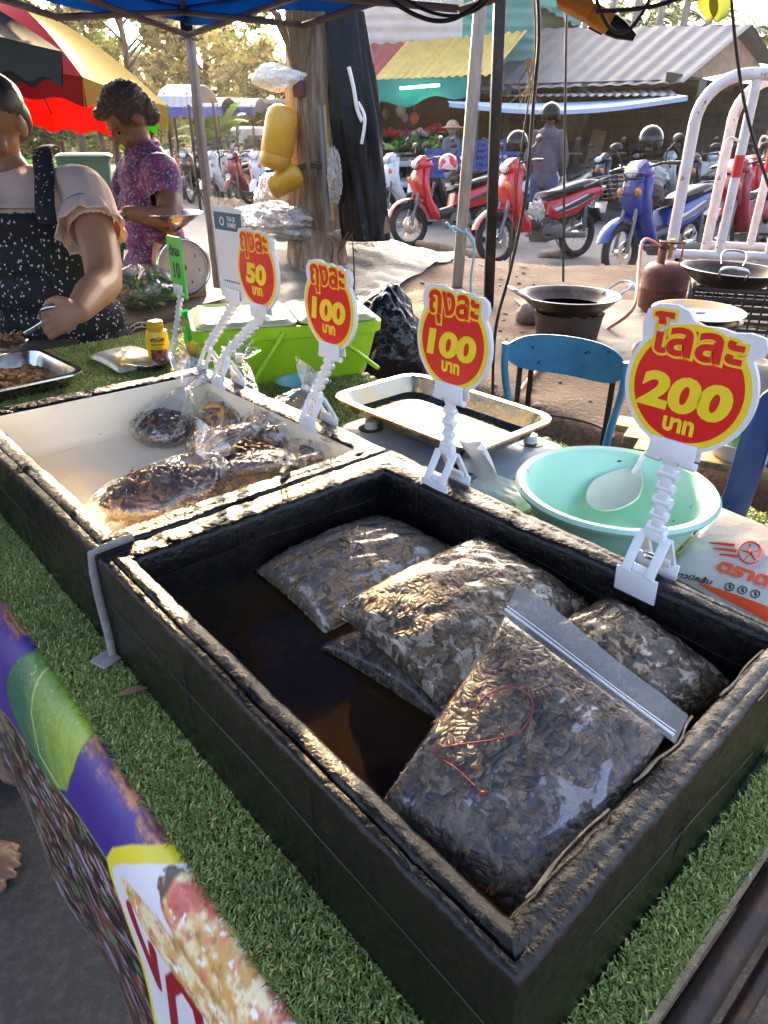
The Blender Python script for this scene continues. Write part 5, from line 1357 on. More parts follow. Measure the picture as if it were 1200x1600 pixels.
mb = MB(); mb.lathe([(0, -.006), (.06, -.004), (.10, .012), (.128, .032), (.136, .036), (.135, .040), (.126, .037), (.098, .018), (.06, .003), (0, .001)], 44, A([back[0], back[1], pc_[2] + .01])); mb.build('pan', STEEL, sc_)
# clear bag of greens on the neighbour's table
gc = pd(222, 452, 2.62); gc[2] = .785
vb = thing('greens_bag', 'clear plastic bag of green vegetables on the wooden side table', 'vegetable bag', (gc[0], gc[1], .722))
mb = MB(); ms, cs = [], []
LEAFT = (A([(0, 0, 0), (.02, .012, .004), (.045, 0, 0), (.02, -.012, .004)]), [[0, 1, 2, 3]])
for i in range(320):
    p = A([random.gauss(0, .055), random.gauss(0, .05), random.gauss(0, .028)]); p[2] = max(-.055, min(.055, p[2])); ms.append((rand_rot(None, 1.2), gc + p)); cs.append(A([.10, .24, .04]) * random.uniform(.5, 1.5) if random.random() < .85 else A([.3, .2, .25]))
mb.inst(LEAFT, ms, cs); mb.build('greens', cloth('cut_greens', (1, 1, 1), .3, True), vb, kind='stuff')
mb = MB(); mb.grid(lambda U, W: gc + np.stack([np.cos(U) * np.sin(W) * .13 * (1 + .06 * wob(81, U * 2, W * 3)), np.sin(U) * np.sin(W) * .11 * (1 + .06 * wob(82, U * 2, W * 3)), np.maximum(np.cos(W) * .075, -.06) + .02 * np.sin(U * 5) * (np.cos(W) > .4)], -1), 44, 16, 0, 2 * PI, .02, PI - .02); mb.build('film', CLEAR, vb, sharp=0)
# ================================================================ behind the stall: cooking corner
def gz(x, y): return float(ground_z(A([x]), A([y]))[0])
def ondirt(u, v):
    z = .3
    for _ in range(12):
        p = pz(u, v, z); z = gz(p[0], p[1])
    return A([p[0], p[1], z])
CHAIRB = mat('blue_enamel', (.075, .28, .42), .35, .1, (.035, .17, .33), 7, .4, .7, .12, 60, col3=(.03, .022, .02), sc3=26, lo3=.645, hi3=.655)
DARKST = mat('dark_steel', (.03, .02, .016), .55, .5, (.07, .035, .02), 20)
# blue folding chair: back panel, side tubes, legs
ch = pz(890, 640, .55); chy = 2.12
BL, BR = py(800, 545, chy + .12), py(985, 575, chy - .1)
chair = thing('folding_chair', 'chipped blue metal chair with a wide curved back standing behind the mint basin', 'chair', ((BL[0] + BR[0]) / 2, chy, 0))
dx_ = nrm(BR - BL); dx_[2] = 0; dx_ = nrm(dx_); out = A([dx_[1], -dx_[0], 0])
Wc = np.linalg.norm((BR - BL)[:2]); cen = (BL + BR) / 2
def backp(U, W):
    x = (U - .5) * Wc; hz = .052 * (1 - (2 * U - 1) ** 4) ** .5 * np.where(W > .5, 1, 1.35); 
    z = np.where(W > .5, (W - .5) * 2 * hz + .0, (W - .5) * 2 * hz)
    crv = .05 * (2 * U - 1) ** 2
    return cen + x[..., None] * dx_ + (crv)[..., None] * out + (z + .015 - .01 * (2 * U - 1) ** 2)[..., None] * A([0, 0, 1])
mb = MB(); mb.grid(backp, 44, 20, .004, .996, thick=.004); mb.build('backrest', CHAIRB, chair)
seat = cen + out * .22; sz = cen[2] - .40
sz = max(.34, sz)
for sgn in (-1, 1):
    e = cen + dx_ * sgn * Wc * .5
    mb = MB(); mb.tube(smooth_pts([e + out * .05 + A([0, 0, .03]), e + out * .045 + A([0, 0, -.06]), e + out * .02 + A([0, 0, -.22]) - dx_ * sgn * .025, A([*(e - out * .02 - dx_ * sgn * .03)[:2], sz]), A([*(e - out * .24)[:2], .01])], 6), .0125, 10); mb.build('side_tube', CHAIRB, chair)
    mb = MB(); mb.tube([A([*(e - dx_ * sgn * .03 + out * .06)[:2], sz + .0]), A([*(e + out * .40)[:2], .01])], .0115, 10); mb.build('leg', CHAIRB, chair)
mb = MB()
for t in (-.30, -.05, .25): pass
mb.grid(lambda U, W: A([cen[0], cen[1], sz]) + (U * Wc * .86)[..., None] * dx_ + (W * .36 + .02)[..., None] * out + (.006 * np.cos(U * 6))[..., None] * A([0, 0, 1]), 20, 12, -.5, .5, 0, 1, thick=.006); mb.build('seat', CHAIRB, chair)
for t in (-.16, -.12, .15):
    mb = MB(); mb.box(A([cen[0], cen[1], 0]) + dx_ * t + out * .0 + A([0, 0, (sz + cen[2]) / 2 - .02]), (.017, .006, cen[2] - sz), rotz(math.atan2(dx_[1], dx_[0]))); mb.build('upright', DARKST, chair)
mb = MB(); mb.tube([A([cen[0], cen[1], sz + .10]) + dx_ * Wc * .44 * math.cos(q) + out * (-.02 - .10 * math.sin(q)) for q in np.linspace(0, PI, 20)], .005, 8); mb.build('ring_brace', DARKST, chair)
# second chair cut off at the right edge
c2 = pz(1172, 700, .88); 
chair2 = thing('folding_chair', 'dark blue metal chair half out of view at the right by the bamboo slats', 'chair', (c2[0] + .1, c2[1], 0))
NAVY = mat('navy_enamel', (.02, .055, .17), .38, .1, (.015, .04, .12), 7, col3=(.2, .2, .22), sc3=30, lo3=.68, hi3=.7)
p0, p1 = py(1148, 790, c2[1]), py(1200, 640, c2[1]); ux = nrm([.75, -.55, 0])
mb = MB(); mb.tube(smooth_pts([p0 + A([0, 0, -.35]) - ux * .03, p0, p1, p1 + A([0, 0, .05]) + ux * .05], 6), .024, 12, ry=.012); mb.build('side_frame', NAVY, chair2)
q1 = p1 + ux * .36
mb = MB(); mb.grid(lambda U, W: (p1 + A([0, 0, .03]))[None, None] + (U * .40 + .02)[..., None] * ux + (W * .13)[..., None] * A([0, 0, -1.]) + (.04 * (2 * U - 1) ** 2)[..., None] * A([.5, .8, 0]), 20, 8, thick=.005); mb.build('backrest', NAVY, chair2)
mb = MB(); mb.tube(smooth_pts([p0 + A([0, 0, -.35]) + ux * .45, p0 + ux * .42, p1 + ux * .41, p1 + A([0, 0, .05]) + ux * .36], 6), .024, 12, ry=.012); mb.build('side_frame', NAVY, chair2)
mb = MB(); sz2 = .42; b0 = A([p0[0], p0[1], sz2]); od = nrm([-.55, -.75, 0])*-1
mb.grid(lambda U, W: b0 + (U * .42)[..., None] * ux + (W * .38)[..., None] * od, 8, 8, thick=.006); mb.build('seat', NAVY, chair2)
for u_, w_ in ((0, 0), (.42, 0), (0, .38), (.42, .38)): mb = MB(); mb.tube([b0 + ux * u_ + od * w_, b0 * A([1, 1, 0]) + ux * u_ + od * (w_ * 1.1) + A([0, 0, .01])], .011, 10); mb.build('leg', NAVY, chair2)
# charcoal stove and wok
WOKM = mat('wok_iron', (.045, .035, .03), .35, .75, (.16, .11, .07), 9, .5, .75, .2, 60, rvar=.1)
ALU = mat('aluminium', (.60, .60, .60), .32, 1, (.42, .40, .38), 14, .5, .75)
def wok(name, label, c, R_, tilt=0, handles=True, oil=True, yaw=0.):
    r = thing(name, label, 'wok', c - A([0, 0, R_ * .32]))
    Rm = rotz(yaw) @ rotx(tilt); mb = MB()
    QW = .86; pr = [(R_ * math.sin(q) / math.sin(QW), R_ * (-math.cos(q) + math.cos(QW)) / math.sin(QW)) for q in np.linspace(0, QW, 12)]
    pr2 = [(max(a - .004, 0), z + .004) for a, z in pr][::-1]
    mb.lathe(pr + [(R_ + .008, .002), (R_ + .008, .006)] + pr2, 56, c, Rm); mb.build('bowl', WOKM, r)
    mb = MB(); mb.tube([c + Rm @ A([(R_ + .004) * math.cos(q), (R_ + .004) * math.sin(q), .005]) for q in np.linspace(0, 6.2832, 57)], .0045, 6); mb.build('rim', ALU, r)
    if oil:
        mb = MB(); zz = -R_ * .20; mb.lathe([(0, zz), (R_ * .785, zz)], 40, c, Rm); mb.build('oil', mat('dark_oil', (.02, .010, .004), .06), r)
    for k in (0, 1):
        q0 = PI * k; mb = MB(); pts = []
        for t, rr_, z in ((-.24, -.02, -.012), (-.22, .05, .03), (-.12, .09, .055), (.12, .09, .055), (.22, .05, .03), (.24, -.02, -.012)):
            pts.append(c + Rm @ A([(R_ + rr_) * math.cos(q0 + t), (R_ + rr_) * math.sin(q0 + t), z]))
        mb.tube(smooth_pts(pts, 4), .0085, 8, ry=.005); mb.build('handle', ALU, r)
    return r
st = ondirt(884, 530); wc = pd(890, 462, (st[1]) / ray(890, 462)[1])
Rw = .5 * 150 / FPX * (st[1] / ray(890, 462)[1])
sto = thing('charcoal_stove', 'squat brown clay charcoal stove under the oily wok on the dirt bank', 'stove', st)
hs = wc[2] - st[2] - Rw * .36
CLAY = mat('clay', (.05, .034, .028), .8, 0, (.09, .06, .045), 8, bump=.5, bsc=40)
mb = MB(); mb.lathe([(Rw * .60, 0), (Rw * .64, .01), (Rw * .70, hs * .85), (Rw * .73, hs * 1.0), (Rw * .69, hs * 1.0), (Rw * .64, hs * .85), (Rw * .5, .06), (0, .05)], 40, st + A([0, 0, .01])); mb.build('body', CLAY, sto)
for k in range(3): mb = MB(); q = k * 2.09 + .5; mb.box(st + A([Rw * .62 * math.cos(q), Rw * .62 * math.sin(q), hs * .93]), (.05, .04, .05), rotz(q), .006); mb.build('pot_rest', CLAY, sto)
for q in (-.6, -2.4): mb = MB(); mb.box(st + A([Rw * .5 * math.cos(q), Rw * .5 * math.sin(q), -.02]), (.03, .03, .08), rotz(q)); mb.build('foot', DARKST, sto)
wok('wok', 'oily black wok with two loop handles standing on the clay stove', wc, Rw, 0, yaw=.25)
# gas cylinder
gb_ = ondirt(1030, 488); gt = gb_[1] / ray(1030, 488)[1]; gr = 34 / FPX * gt
gas = thing('gas_cylinder', 'rusty red gas cylinder with a brass valve behind the black crate', 'gas cylinder', gb_)
GASM = mat('rusty_red', (.14, .035, .025), .6, .3, (.06, .025, .018), 10, .4, .65, .4, 50, col3=(.25, .10, .05), sc3=25, lo3=.6, hi3=.7)
mb = MB(); mb.lathe([(gr * .82, 0), (gr * .82, .03), (gr * .97, .032), (gr, .05), (gr, .155), (gr * 1.012, .16), (gr, .165), (gr, .245), (gr * .96, .28), (gr * .80, .305), (gr * .4, .318), (0, .32)], 36, gb_); mb.build('tank', GASM, gas)
mb = MB(); cr = gr * .52
[mb.grid(lambda U, W: gb_ + np.stack([np.cos(U) * cr, np.sin(U) * cr, .29 + W * .15], -1), 10, 4, q0_, q0_ + w0_, 0, 1, thick=.005) for q0_, w0_ in ((2.7, 1.3), (5.6, .75))]; mb.tube([gb_ + A([math.cos(q) * cr, math.sin(q) * cr, .44]) for q in np.linspace(2.6, 6.4, 30)], .007, 8); mb.build('collar', GASM, gas)
BRASS = mat('brass', (.45, .30, .10), .4, .9); mb = MB(); mb.cyl(gb_ + A([0, 0, .34]), gb_ + A([0, 0, .43]), .014, None, 12); mb.cyl(gb_ + A([-.03, -.01, .40]), gb_ + A([.03, .01, .40]), .011, None, 12); mb.cyl(gb_ + A([0, 0, .43]), gb_ + A([0, 0, .455]), .024, .02, 10); mb.build('valve', BRASS, gas)
mb = MB(); mb.ell(gb_ + A([-.05, -.02, .41]), (.035, .028, .018), None, 14, 9); mb.cyl(gb_ + A([-.05, -.02, .42]), gb_ + A([-.05, -.02, .45]), .010, None, 10); mb.build('regulator', DARKST, gas)
hp = [gb_ + A([-.07, -.02, .41]), py(1006, 375, gb_[1] - .05), py(998, 420, gb_[1] - .25), py(990, 480, gb_[1] - .6), ondirt(950, 520) + A([0, 0, .03]), ondirt(925, 530) + A([0, 0, .02]), st + A([.12, .02, .12])]
hp2 = [st + A([-.1, -.1, .06]), ondirt(845, 575) + A([0, 0, .015]), ondirt(818, 600) + A([0, -.02, .0]), py(800, 640, 2.9)]
mb = MB(); mb.tube(smooth_pts(hp, 7), .0105, 10); HOSE = mat('orange_hose', (.55, .14, .06), .45)
solo('gas_hose', mb, HOSE, 'orange rubber gas hose looping from the cylinder to the stove', 'hose', gb_)
mb = MB(); mb.tube(smooth_pts(hp2, 7), .0105, 10)
solo('gas_hose', mb, HOSE, 'orange rubber hose end dropping over the dirt bank beside the blue chair', 'hose', hp2[1])
# black crate with large wok
cb = ondirt(1130, 528); ct = cb[1] / ray(1130, 528)[1]
PBLK = mat('black_plastic', (.016, .016, .017), .45); ccx = cb + A([.10, .12, 0]); cyaw = -.35; RC = rotz(cyaw)
crate = thing('crate', 'black slatted plastic crate holding up the large wok', 'crate', ccx, cyaw)
hc_ = .27; wx, wy = .26, .18
mb = MB()
for sx_, sy_, ln, ax_ in ((0, -wy, wx, 0), (0, wy, wx, 0), (-wx, 0, wy, 1), (wx, 0, wy, 1)):
    R2 = RC @ rotz(PI / 2 * ax_)
    for z in np.linspace(.015, hc_ - .01, 7): mb.box(ccx + RC @ A([sx_, sy_, z]), (2 * ln, .010, .018), R2)
    for t in np.linspace(-ln, ln, 11): mb.box(ccx + RC @ A([sx_ + (t if not ax_ else 0), sy_ + (t if ax_ else 0), hc_ / 2]), (.009, .014, hc_), R2)
    mb.box(ccx + RC @ A([sx_, sy_, hc_ - .005]), (2 * ln + .03, .026, .02), R2, .003)
mb.box(ccx + A([0, 0, .012]), (2 * wx, 2 * wy, .008), RC); mb.build('slatted_body', PBLK, crate)
w2 = pd(1150, 398, (ccx[1] + .0) / ray(1150, 398)[1]); w2[2] = ccx[2] + hc_ + .085
wok('wok', 'large dented wok with a raised pale handle on top of the black crate', w2, .27, .04, oil=True, yaw=1.15)
# dark basin with a sheet pan and ladles
db = ondirt(1075, 545) * A([1, 1, 1]); dbt = (db[1] - .45) / ray(1085, 495)[1]; dq = pd(1085, 497, dbt)
rad_ = 68 / FPX * dbt
base_ = A([dq[0], dq[1], gz(dq[0], dq[1])]); hb = max(dq[2] - base_[2], .1)
bs = thing('cooking_basin', 'dark steel basin holding a shallow pan and ladles in front of the gas cylinder', 'basin', base_)
mb = MB(); mb.lathe([(0, .0), (rad_ * .66, 0), (rad_ * .78, hb * .4), (rad_ * .96, hb - .004), (rad_ * 1.03, hb), (rad_ * .95, hb - .002), (rad_ * .74, hb * .4), (rad_ * .62, .01), (0, .01)], 44, base_); mb.build('bowl', mat('basin_steel', (.10, .085, .075), .4, .7, (.05, .04, .035), 8, rvar=.1), bs)
pn = dq + A([.01, 0, .012])
mb = MB(); mb.lathe([(0, 0), (rad_ * .8, .0), (rad_ * .98, .022), (rad_ * 1.02, .026), (rad_ * .97, .026), (rad_ * .79, .004), (0, .004)], 44, pn, rotx(.04)); solo('shallow_pan', mb, mat('oily_steel', (.12, .105, .085), .35, .6, (.22, .13, .02), 7, .5, .6), 'shallow oily pan with a yellow stain lying on the dark basin', 'pan', pn)
lp = pd(1030, 482, dbt - .12)
ld = thing('ladle', 'steel ladle with a red handle hooked over the edge of the dark basin', 'ladle', lp)
mb = MB(); mb.tube([lp + A([-.03, 0, .0]), lp + A([.03, -.01, .012]), lp + A([.075, -.02, .0])], [.010, .012, .007], 10); mb.build('handle', mat('red_grip', (.40, .01, .015), .3), ld)
mb = MB(); mb.tube([lp + A([.07, -.02, .0]), lp + A([.16, -.02, -.01])], .004, 8); mb.ell(lp + A([.18, -.02, -.012]), (.03, .025, .010), None, 14, 8); mb.build('scoop', ALU, ld)
lp2 = pd(1022, 495, dbt - .1)
mb = MB(); mb.grid(lambda U, W: lp2 + np.stack([np.cos(W) * U * .032, np.sin(W) * U * .03, .012 * U ** 2 - .01], -1), 7, 22, .03, 1, 0, 6.2832, thick=.0015); mb.tube([lp2 + A([.028, 0, 0]), lp2 + A([.12, .04, .03])], .0045, 8)
solo('ladle', mb, ALU, 'plain steel ladle lying below the red handled one at the dark basin', 'ladle', lp2)
# rocks
ROCK = mat('rock', (.26, .22, .18), .9, 0, (.16, .13, .10), 6, bump=.8, bsc=25, col3=(.36, .32, .27), sc3=20)
def rock(label, c, r, seed, m_=ROCK):
    mb = MB(); mb.ell((0, 0, 0), (1, 1, 1), None, 20, 14); v = mb.v[0]; n = v / np.linalg.norm(v, axis=1, keepdims=True)
    mb.v = [n * (1 + .14 * wob(seed, *n.T, f=2.2) + .05 * wob(seed + 1, *n.T, f=6))[:, None] * A(r) + A(c)]
    return solo('rock', mb, m_, label, 'rock', A(c) - A([0, 0, r[2] * .7]), sharp=60)
q = ondirt(1165, 640); rock('big grey rock at the edge of the bank near the right frame edge', pd(1178, 605, 2.75), (.16, .13, .12), 601)
rock('pinkish rounded stone between the blue chair and the basin', pd(1010, 548, 2.95), (.06, .05, .05), 603, mat('pink_rock', (.42, .26, .24), .8, col2=(.3, .2, .18), sc=12))
rock('pale flat stone lying at the roadside behind the wok', ondirt(868, 402) + A([0, 0, .03]), (.22, .14, .07), 605)
rock('small grey stone beside the charcoal stove', ondirt(828, 505) + A([0, 0, .05]), (.09, .08, .08), 607)
# pink, green and white basins stacked at the right
pk_ = pd(1150, 680, 2.0)
for name_, dz, rr_, col_, lab in (('basin', 0, .12, (.62, .64, .68), 'white enamel basin at the bottom of the stack at right'), ('basin', .040, .116, (.25, .5, .12), 'green basin in the middle of the stack at right'), ('basin', .055, .122, (.72, .28, .32), 'pink plastic basin topmost of the stack at right')):
    c_ = A([pk_[0] + .03, pk_[1], pk_[2] - .06 + dz]); mb = MB(); mb.lathe([(0, 0), (rr_ * .7, 0), (rr_ * .92, .055), (rr_, .058), (rr_ * .9, .058), (rr_ * .66, .006), (0, .006)], 40, c_)
    solo(name_, mb, mat('basin_colour', col_, .35), lab, 'basin', c_)
# plank bench under the stack
bz = pk_[2] - .062
plank = thing('bench', 'weathered plank bench carrying the stacked basins at the right edge', 'bench', (pk_[0] + .1, pk_[1], 0))
YW = mat('weathered_plank', (.34, .24, .10), .75, 0, (.14, .09, .04), 5, .45, .65, .4, 30, stretch=(1, 9, 9))
mb = MB(); 
for k in range(3): mb.box(A([pk_[0] + .1, pk_[1] - .10 + .1 * k, bz - .012]), (.8, .095, .024), rotz(-.5), .002)
mb.build('seat', YW, plank)
for s_ in (-.3, .3): mb = MB(); mb.box(A([pk_[0] + .1 + s_ * .88, pk_[1] - s_ * .48, bz / 2]), (.05, .22, bz - .03), rotz(-.5)); mb.build('leg', YW, plank)

# ================================================================ clutter on the dirt bank
# black rubbish bag
rbp = pz(600, 575, .55); rb = A([.0, 2.55, .42])
rb = A([.03, 3.22, .36])
def fold_lump(c, r, seed, fz_=4, rough=.22, n=60, flat=None):
    mb = MB()
    def fn(U, W):
        x, y, z = np.cos(U) * np.sin(W), np.sin(U) * np.sin(W), np.cos(W)
        k = 1 + rough * np.abs(wob(seed, x, y, z, f=fz_)) - rough * .5 + rough * .35 * np.abs(wob(seed + 1, x, y, z, f=fz_ * 2.7))
        zz = z * k * r[2]
        return np.stack([x * k * r[0], y * k * r[1], zz if flat is None else np.maximum(zz, -flat)], -1) + A(c)
    mb.grid(fn, n, n // 2, 0, 2 * PI, .015, PI - .015); return mb
BAGB = mat('black_bin_liner', (.006, .007, .009), .24, bump=.4, bsc=13, bd=.04, detail=3)
solo('rubbish_bag', fold_lump(rb, (.17, .15, .33), 701, 1.8, .24, 100), BAGB, 'crumpled black rubbish bag sagging behind the lime tub', 'rubbish bag', rb - A([0, 0, .35]))
# tarpaulin draped over the mound
tq = [ondirt(400, 392), ondirt(470, 455), ondirt(745, 395), ondirt(560, 372)]
def over(U, W, c, lift=.02, seed=1, amp=.012):
    p = (c[0] * ((1 - U) * (1 - W))[..., None] + c[1] * (U * (1 - W))[..., None] + c[2] * (U * W)[..., None] + c[3] * ((1 - U) * W)[..., None])
    z = ground_z(p[..., 0], p[..., 1]) + lift + amp * wob(seed, p[..., 0], p[..., 1], f=6) + amp * .5 * wob(seed + 1, p[..., 0], p[..., 1], f=17)
    return np.stack([p[..., 0], p[..., 1], np.maximum(z, ground_z(p[..., 0], p[..., 1]) + .006)], -1)
TARP = mat('grey_tarp', (.105, .098, .085), .7, 0, (.15, .14, .12), 5, bump=.4, bsc=40, bd=.01)
tc4 = [A([-1.9, 4.3, 0]), A([-.35, 4.35, 0]), A([.72, 6.1, 0]), A([-.9, 6.6, 0])]
mb = MB(); mb.grid(lambda U, W: over(U, W, tc4, .022, 711, .016), 70, 50, thick=.003)
solo('ground_sheet', mb, TARP, 'grey brown tarpaulin draped over the dirt mound below the tree trunk', 'tarpaulin', A([-.5, 5.4, .5]))
tc5 = [ondirt(960, 560), ondirt(1090, 600), ondirt(1010, 470), ondirt(800, 470)]
mb = MB(); mb.grid(lambda U, W: over(U, W, tc5, .012, 721, .012), 50, 40, thick=.003)
solo('ground_sheet', mb, mat('grey_mat', (.13, .12, .10), .8, 0, (.18, .165, .14), 9, bump=.5, bsc=50, stretch=(1, 5, 1)), 'creased grey woven sheet on the dirt under the charcoal stove', 'ground sheet', tc5[0])
# clear plastic heaps at the foot of the trunk
PLAST = film('milky_sheet', (.92, .9, .86), .4, .12, 1, 14, .48, bd=.05, diffcol=(.50, .46, .41))
h1 = pd(438, 318, 5.1); solo('plastic_heap', fold_lump(h1, (.20, .17, .20), 731, 2, .22, 90), PLAST, 'heap of milky plastic bags at the foot of the trunk', 'plastic heap', h1 - A([0, 0, .2]))
h2 = pd(430, 345, 4.95); solo('plastic_heap', fold_lump(h2, (.32, .22, .12), 735, 2.2, .25, 90), PLAST, 'low spread of folded clear plastic before the trunk', 'plastic heap', h2 - A([0, 0, .12]))
roll0, roll1 = pd(430, 360, 4.9), pd(590, 372, 5.2)
mb = MB(); 
def rollf(U, W):
    p = roll0 * (1 - U[..., None]) + roll1 * U[..., None]; th = W * 2 * PI
    r = .075 * (1 + .22 * np.abs(wob(741, U * 3, np.cos(th), np.sin(th), f=3)))
    return p + np.stack([0 * th, np.cos(th) * r * 1.25, np.sin(th) * r * .8], -1)
mb.grid(rollf, 50, 28)
solo('plastic_roll', mb, PLAST, 'loose roll of clear plastic sheeting lying across the tarpaulin', 'plastic roll', roll0)
# log, brick, twigs
lg0, lg1 = ondirt(640, 388), ondirt(760, 408)
mb = MB(); mb.tube([lg0 + A([-.1, .3, .05]), (lg0 + lg1) / 2 + A([0, .15, .055]), lg1 + A([0, 0, .05])], [.05, .055, .06], 14); solo('log', mb, mat('bark_log', (.26, .18, .11), .85, 0, (.15, .1, .06), 10, bump=.6, bsc=30), 'short sawn log lying along the edge of the dirt bank', 'log', lg1)
bk = ondirt(432, 425); mb = MB()
for k in range(4): mb.box(bk + A([0, .0, .03]) + rotz(.9) @ A([0, -.05 + k * .033, .02]), (.17, .028, .07), rotz(.9), .006)
solo('brick', mb, mat('brick_red', (.30, .12, .08), .85, 0, (.2, .08, .05), 20, bump=.4, bsc=60), 'ribbed red brick lying on the tarpaulin', 'brick', bk)
TWIG = mat('twig', (.08, .05, .035), .85)
for k, (pp, lab) in enumerate((([(516, 425), (520, 385), (512, 372)], 'thin bent twig standing left of the others behind the second 100 sign'), ([(535, 425), (528, 395), (545, 362)], 'forked dark twig rising highest behind the second 100 sign'), ([(553, 450), (553, 410), (550, 368)], 'straight bare twig standing right of the forked one'))):
    y0 = ondirt(*pp[0])[1]; P_ = [py(u, v, y0 + .03 * i) for i, (u, v) in enumerate(pp)]
    mb = MB(); mb.tube(smooth_pts([P_[0] - A([0, 0, .05])] + P_, 4), [.009 * (1 - i / 14) + .002 for i in range(len(smooth_pts([P_[0]] + P_, 4)))], 7)
    if k == 1: mb.tube([P_[1], P_[1] + A([.10, .02, .12])], [.006, .002], 6)
    solo('twig', mb, TWIG, lab, 'twig', P_[0])

# small stones and litter on the dirt
mb = MB(); st_t = MB(); st_t.ell((0, 0, 0), (1, .8, .6), None, 7, 5); stv, stf = st_t.v[0], st_t.f
for i in range(260):
    x_, y_ = random.uniform(-.6, 4.2), random.uniform(2.2, 7.2); z_ = gz(x_, y_)
    if .745 * x_ + .667 * y_ < 2.34: continue
    r_ = random.uniform(.006, .022) * (1.6 if random.random() < .1 else 1); mb.add(stv * r_, stf, A([.30, .25, .2]) * random.uniform(.5, 1.3), rotz(random.uniform(0, 6)), A([x_, y_, z_ + r_ * .2]))
for i in range(90):
    x_, y_ = random.uniform(-.4, 4.2), random.uniform(2.2, 7.2)
    if .745 * x_ + .667 * y_ < 2.34: continue
    mb.add(LEAFT[0] * random.uniform(.8, 1.6), LEAFT[1], A([.22, .15, .07]) * random.uniform(.5, 1.6), rand_rot(None, .25), A([x_, y_, gz(x_, y_) + .006]))
solo('stones_and_litter', mb, mat('litter', (1, 1, 1), .9, attr=True), 'scattered small stones and dry leaves over the dirt bank', 'litter', A([1.5, 4.5, .3]), kind='stuff')
lf_ = pz(206, 1081, TOP + .013); mb = MB(); mb.grid(lambda U, W: lf_ + ((U - .5) * .034)[..., None] * nrm([.9, .35, 0]) + ((W - .5) * .011 * np.sin(PI * np.clip(U * .94 + .03, 0, 1)))[..., None] * nrm([-.35, .9, 0]) + (.003 * np.sin(U * 3))[..., None] * A([0, 0, 1]), 10, 5, thick=.0004)
solo('dry_leaf', mb, mat('dry_leaf', (.22, .13, .06), .8), 'small dry brown leaf lying on the turf by the tape strip', 'leaf', lf_)
# ================================================================ motorbikes along the road
BK_BLACK = mat('bike_black', (.014, .014, .015), .38)
BK_SEAT = mat('bike_seat', (.02, .02, .024), .55, bump=.15, bsc=200)
BK_GREY = mat('bike_grey', (.12, .12, .125), .4, .4)
BK_CHROME = mat('bike_chrome', (.7, .7, .7), .15, 1)
BK_LAMP = mat('lamp_glass', (.75, .76, .78), .08, coat=.5)
BK_TAIL = mat('tail_glass', (.5, .01, .012), .12)
BK_ORANGE = mat('signal_glass', (.7, .22, .02), .15)
def paint(c): return mat('bike_paint', c, .22, coat=.5, col2=tuple(A(c) * .8), sc=5)
def wheel_parts(root, x, name, disc=False):
    w = bpy.data.objects.new(name, None); COL.objects.link(w); w.parent = root; w.location = (x, 0, .285)
    m = MB(); prf = [(.242 + .043 * math.cos(q), .040 * math.sin(q)) for q in np.linspace(0, 2 * PI, 11)[:-1]]
    m.lathe(prf, 36, (0, 0, 0), rotx(PI / 2), closed=True); m.build('tyre', RUBBER, w, world=False)
    m = MB(); m.lathe([(.207, -.018), (.214, -.020), (.214, .020), (.207, .018)], 36, (0, 0, 0), rotx(PI / 2), closed=True)
    m.cyl((0, -.05, 0), (0, .05, 0), .035, None, 14)
    for k in range(18):
        q = k / 18 * 6.283; s_ = 1 if k % 2 else -1; m.tube([(math.cos(q) * .03, .03 * s_, math.sin(q) * .03), (math.cos(q + .25) * .208, 0, math.sin(q + .25) * .208)], .0028, 4)
    m.build('rim', BK_CHROME, w, world=False)
    if disc: m = MB(); m.lathe([(.05, -.003), (.11, -.003), (.11, .003), (.05, .003)], 28, (0, .055, 0), rotx(PI / 2), closed=True); m.build('brake_disc', BK_CHROME, w, world=False)
    return w
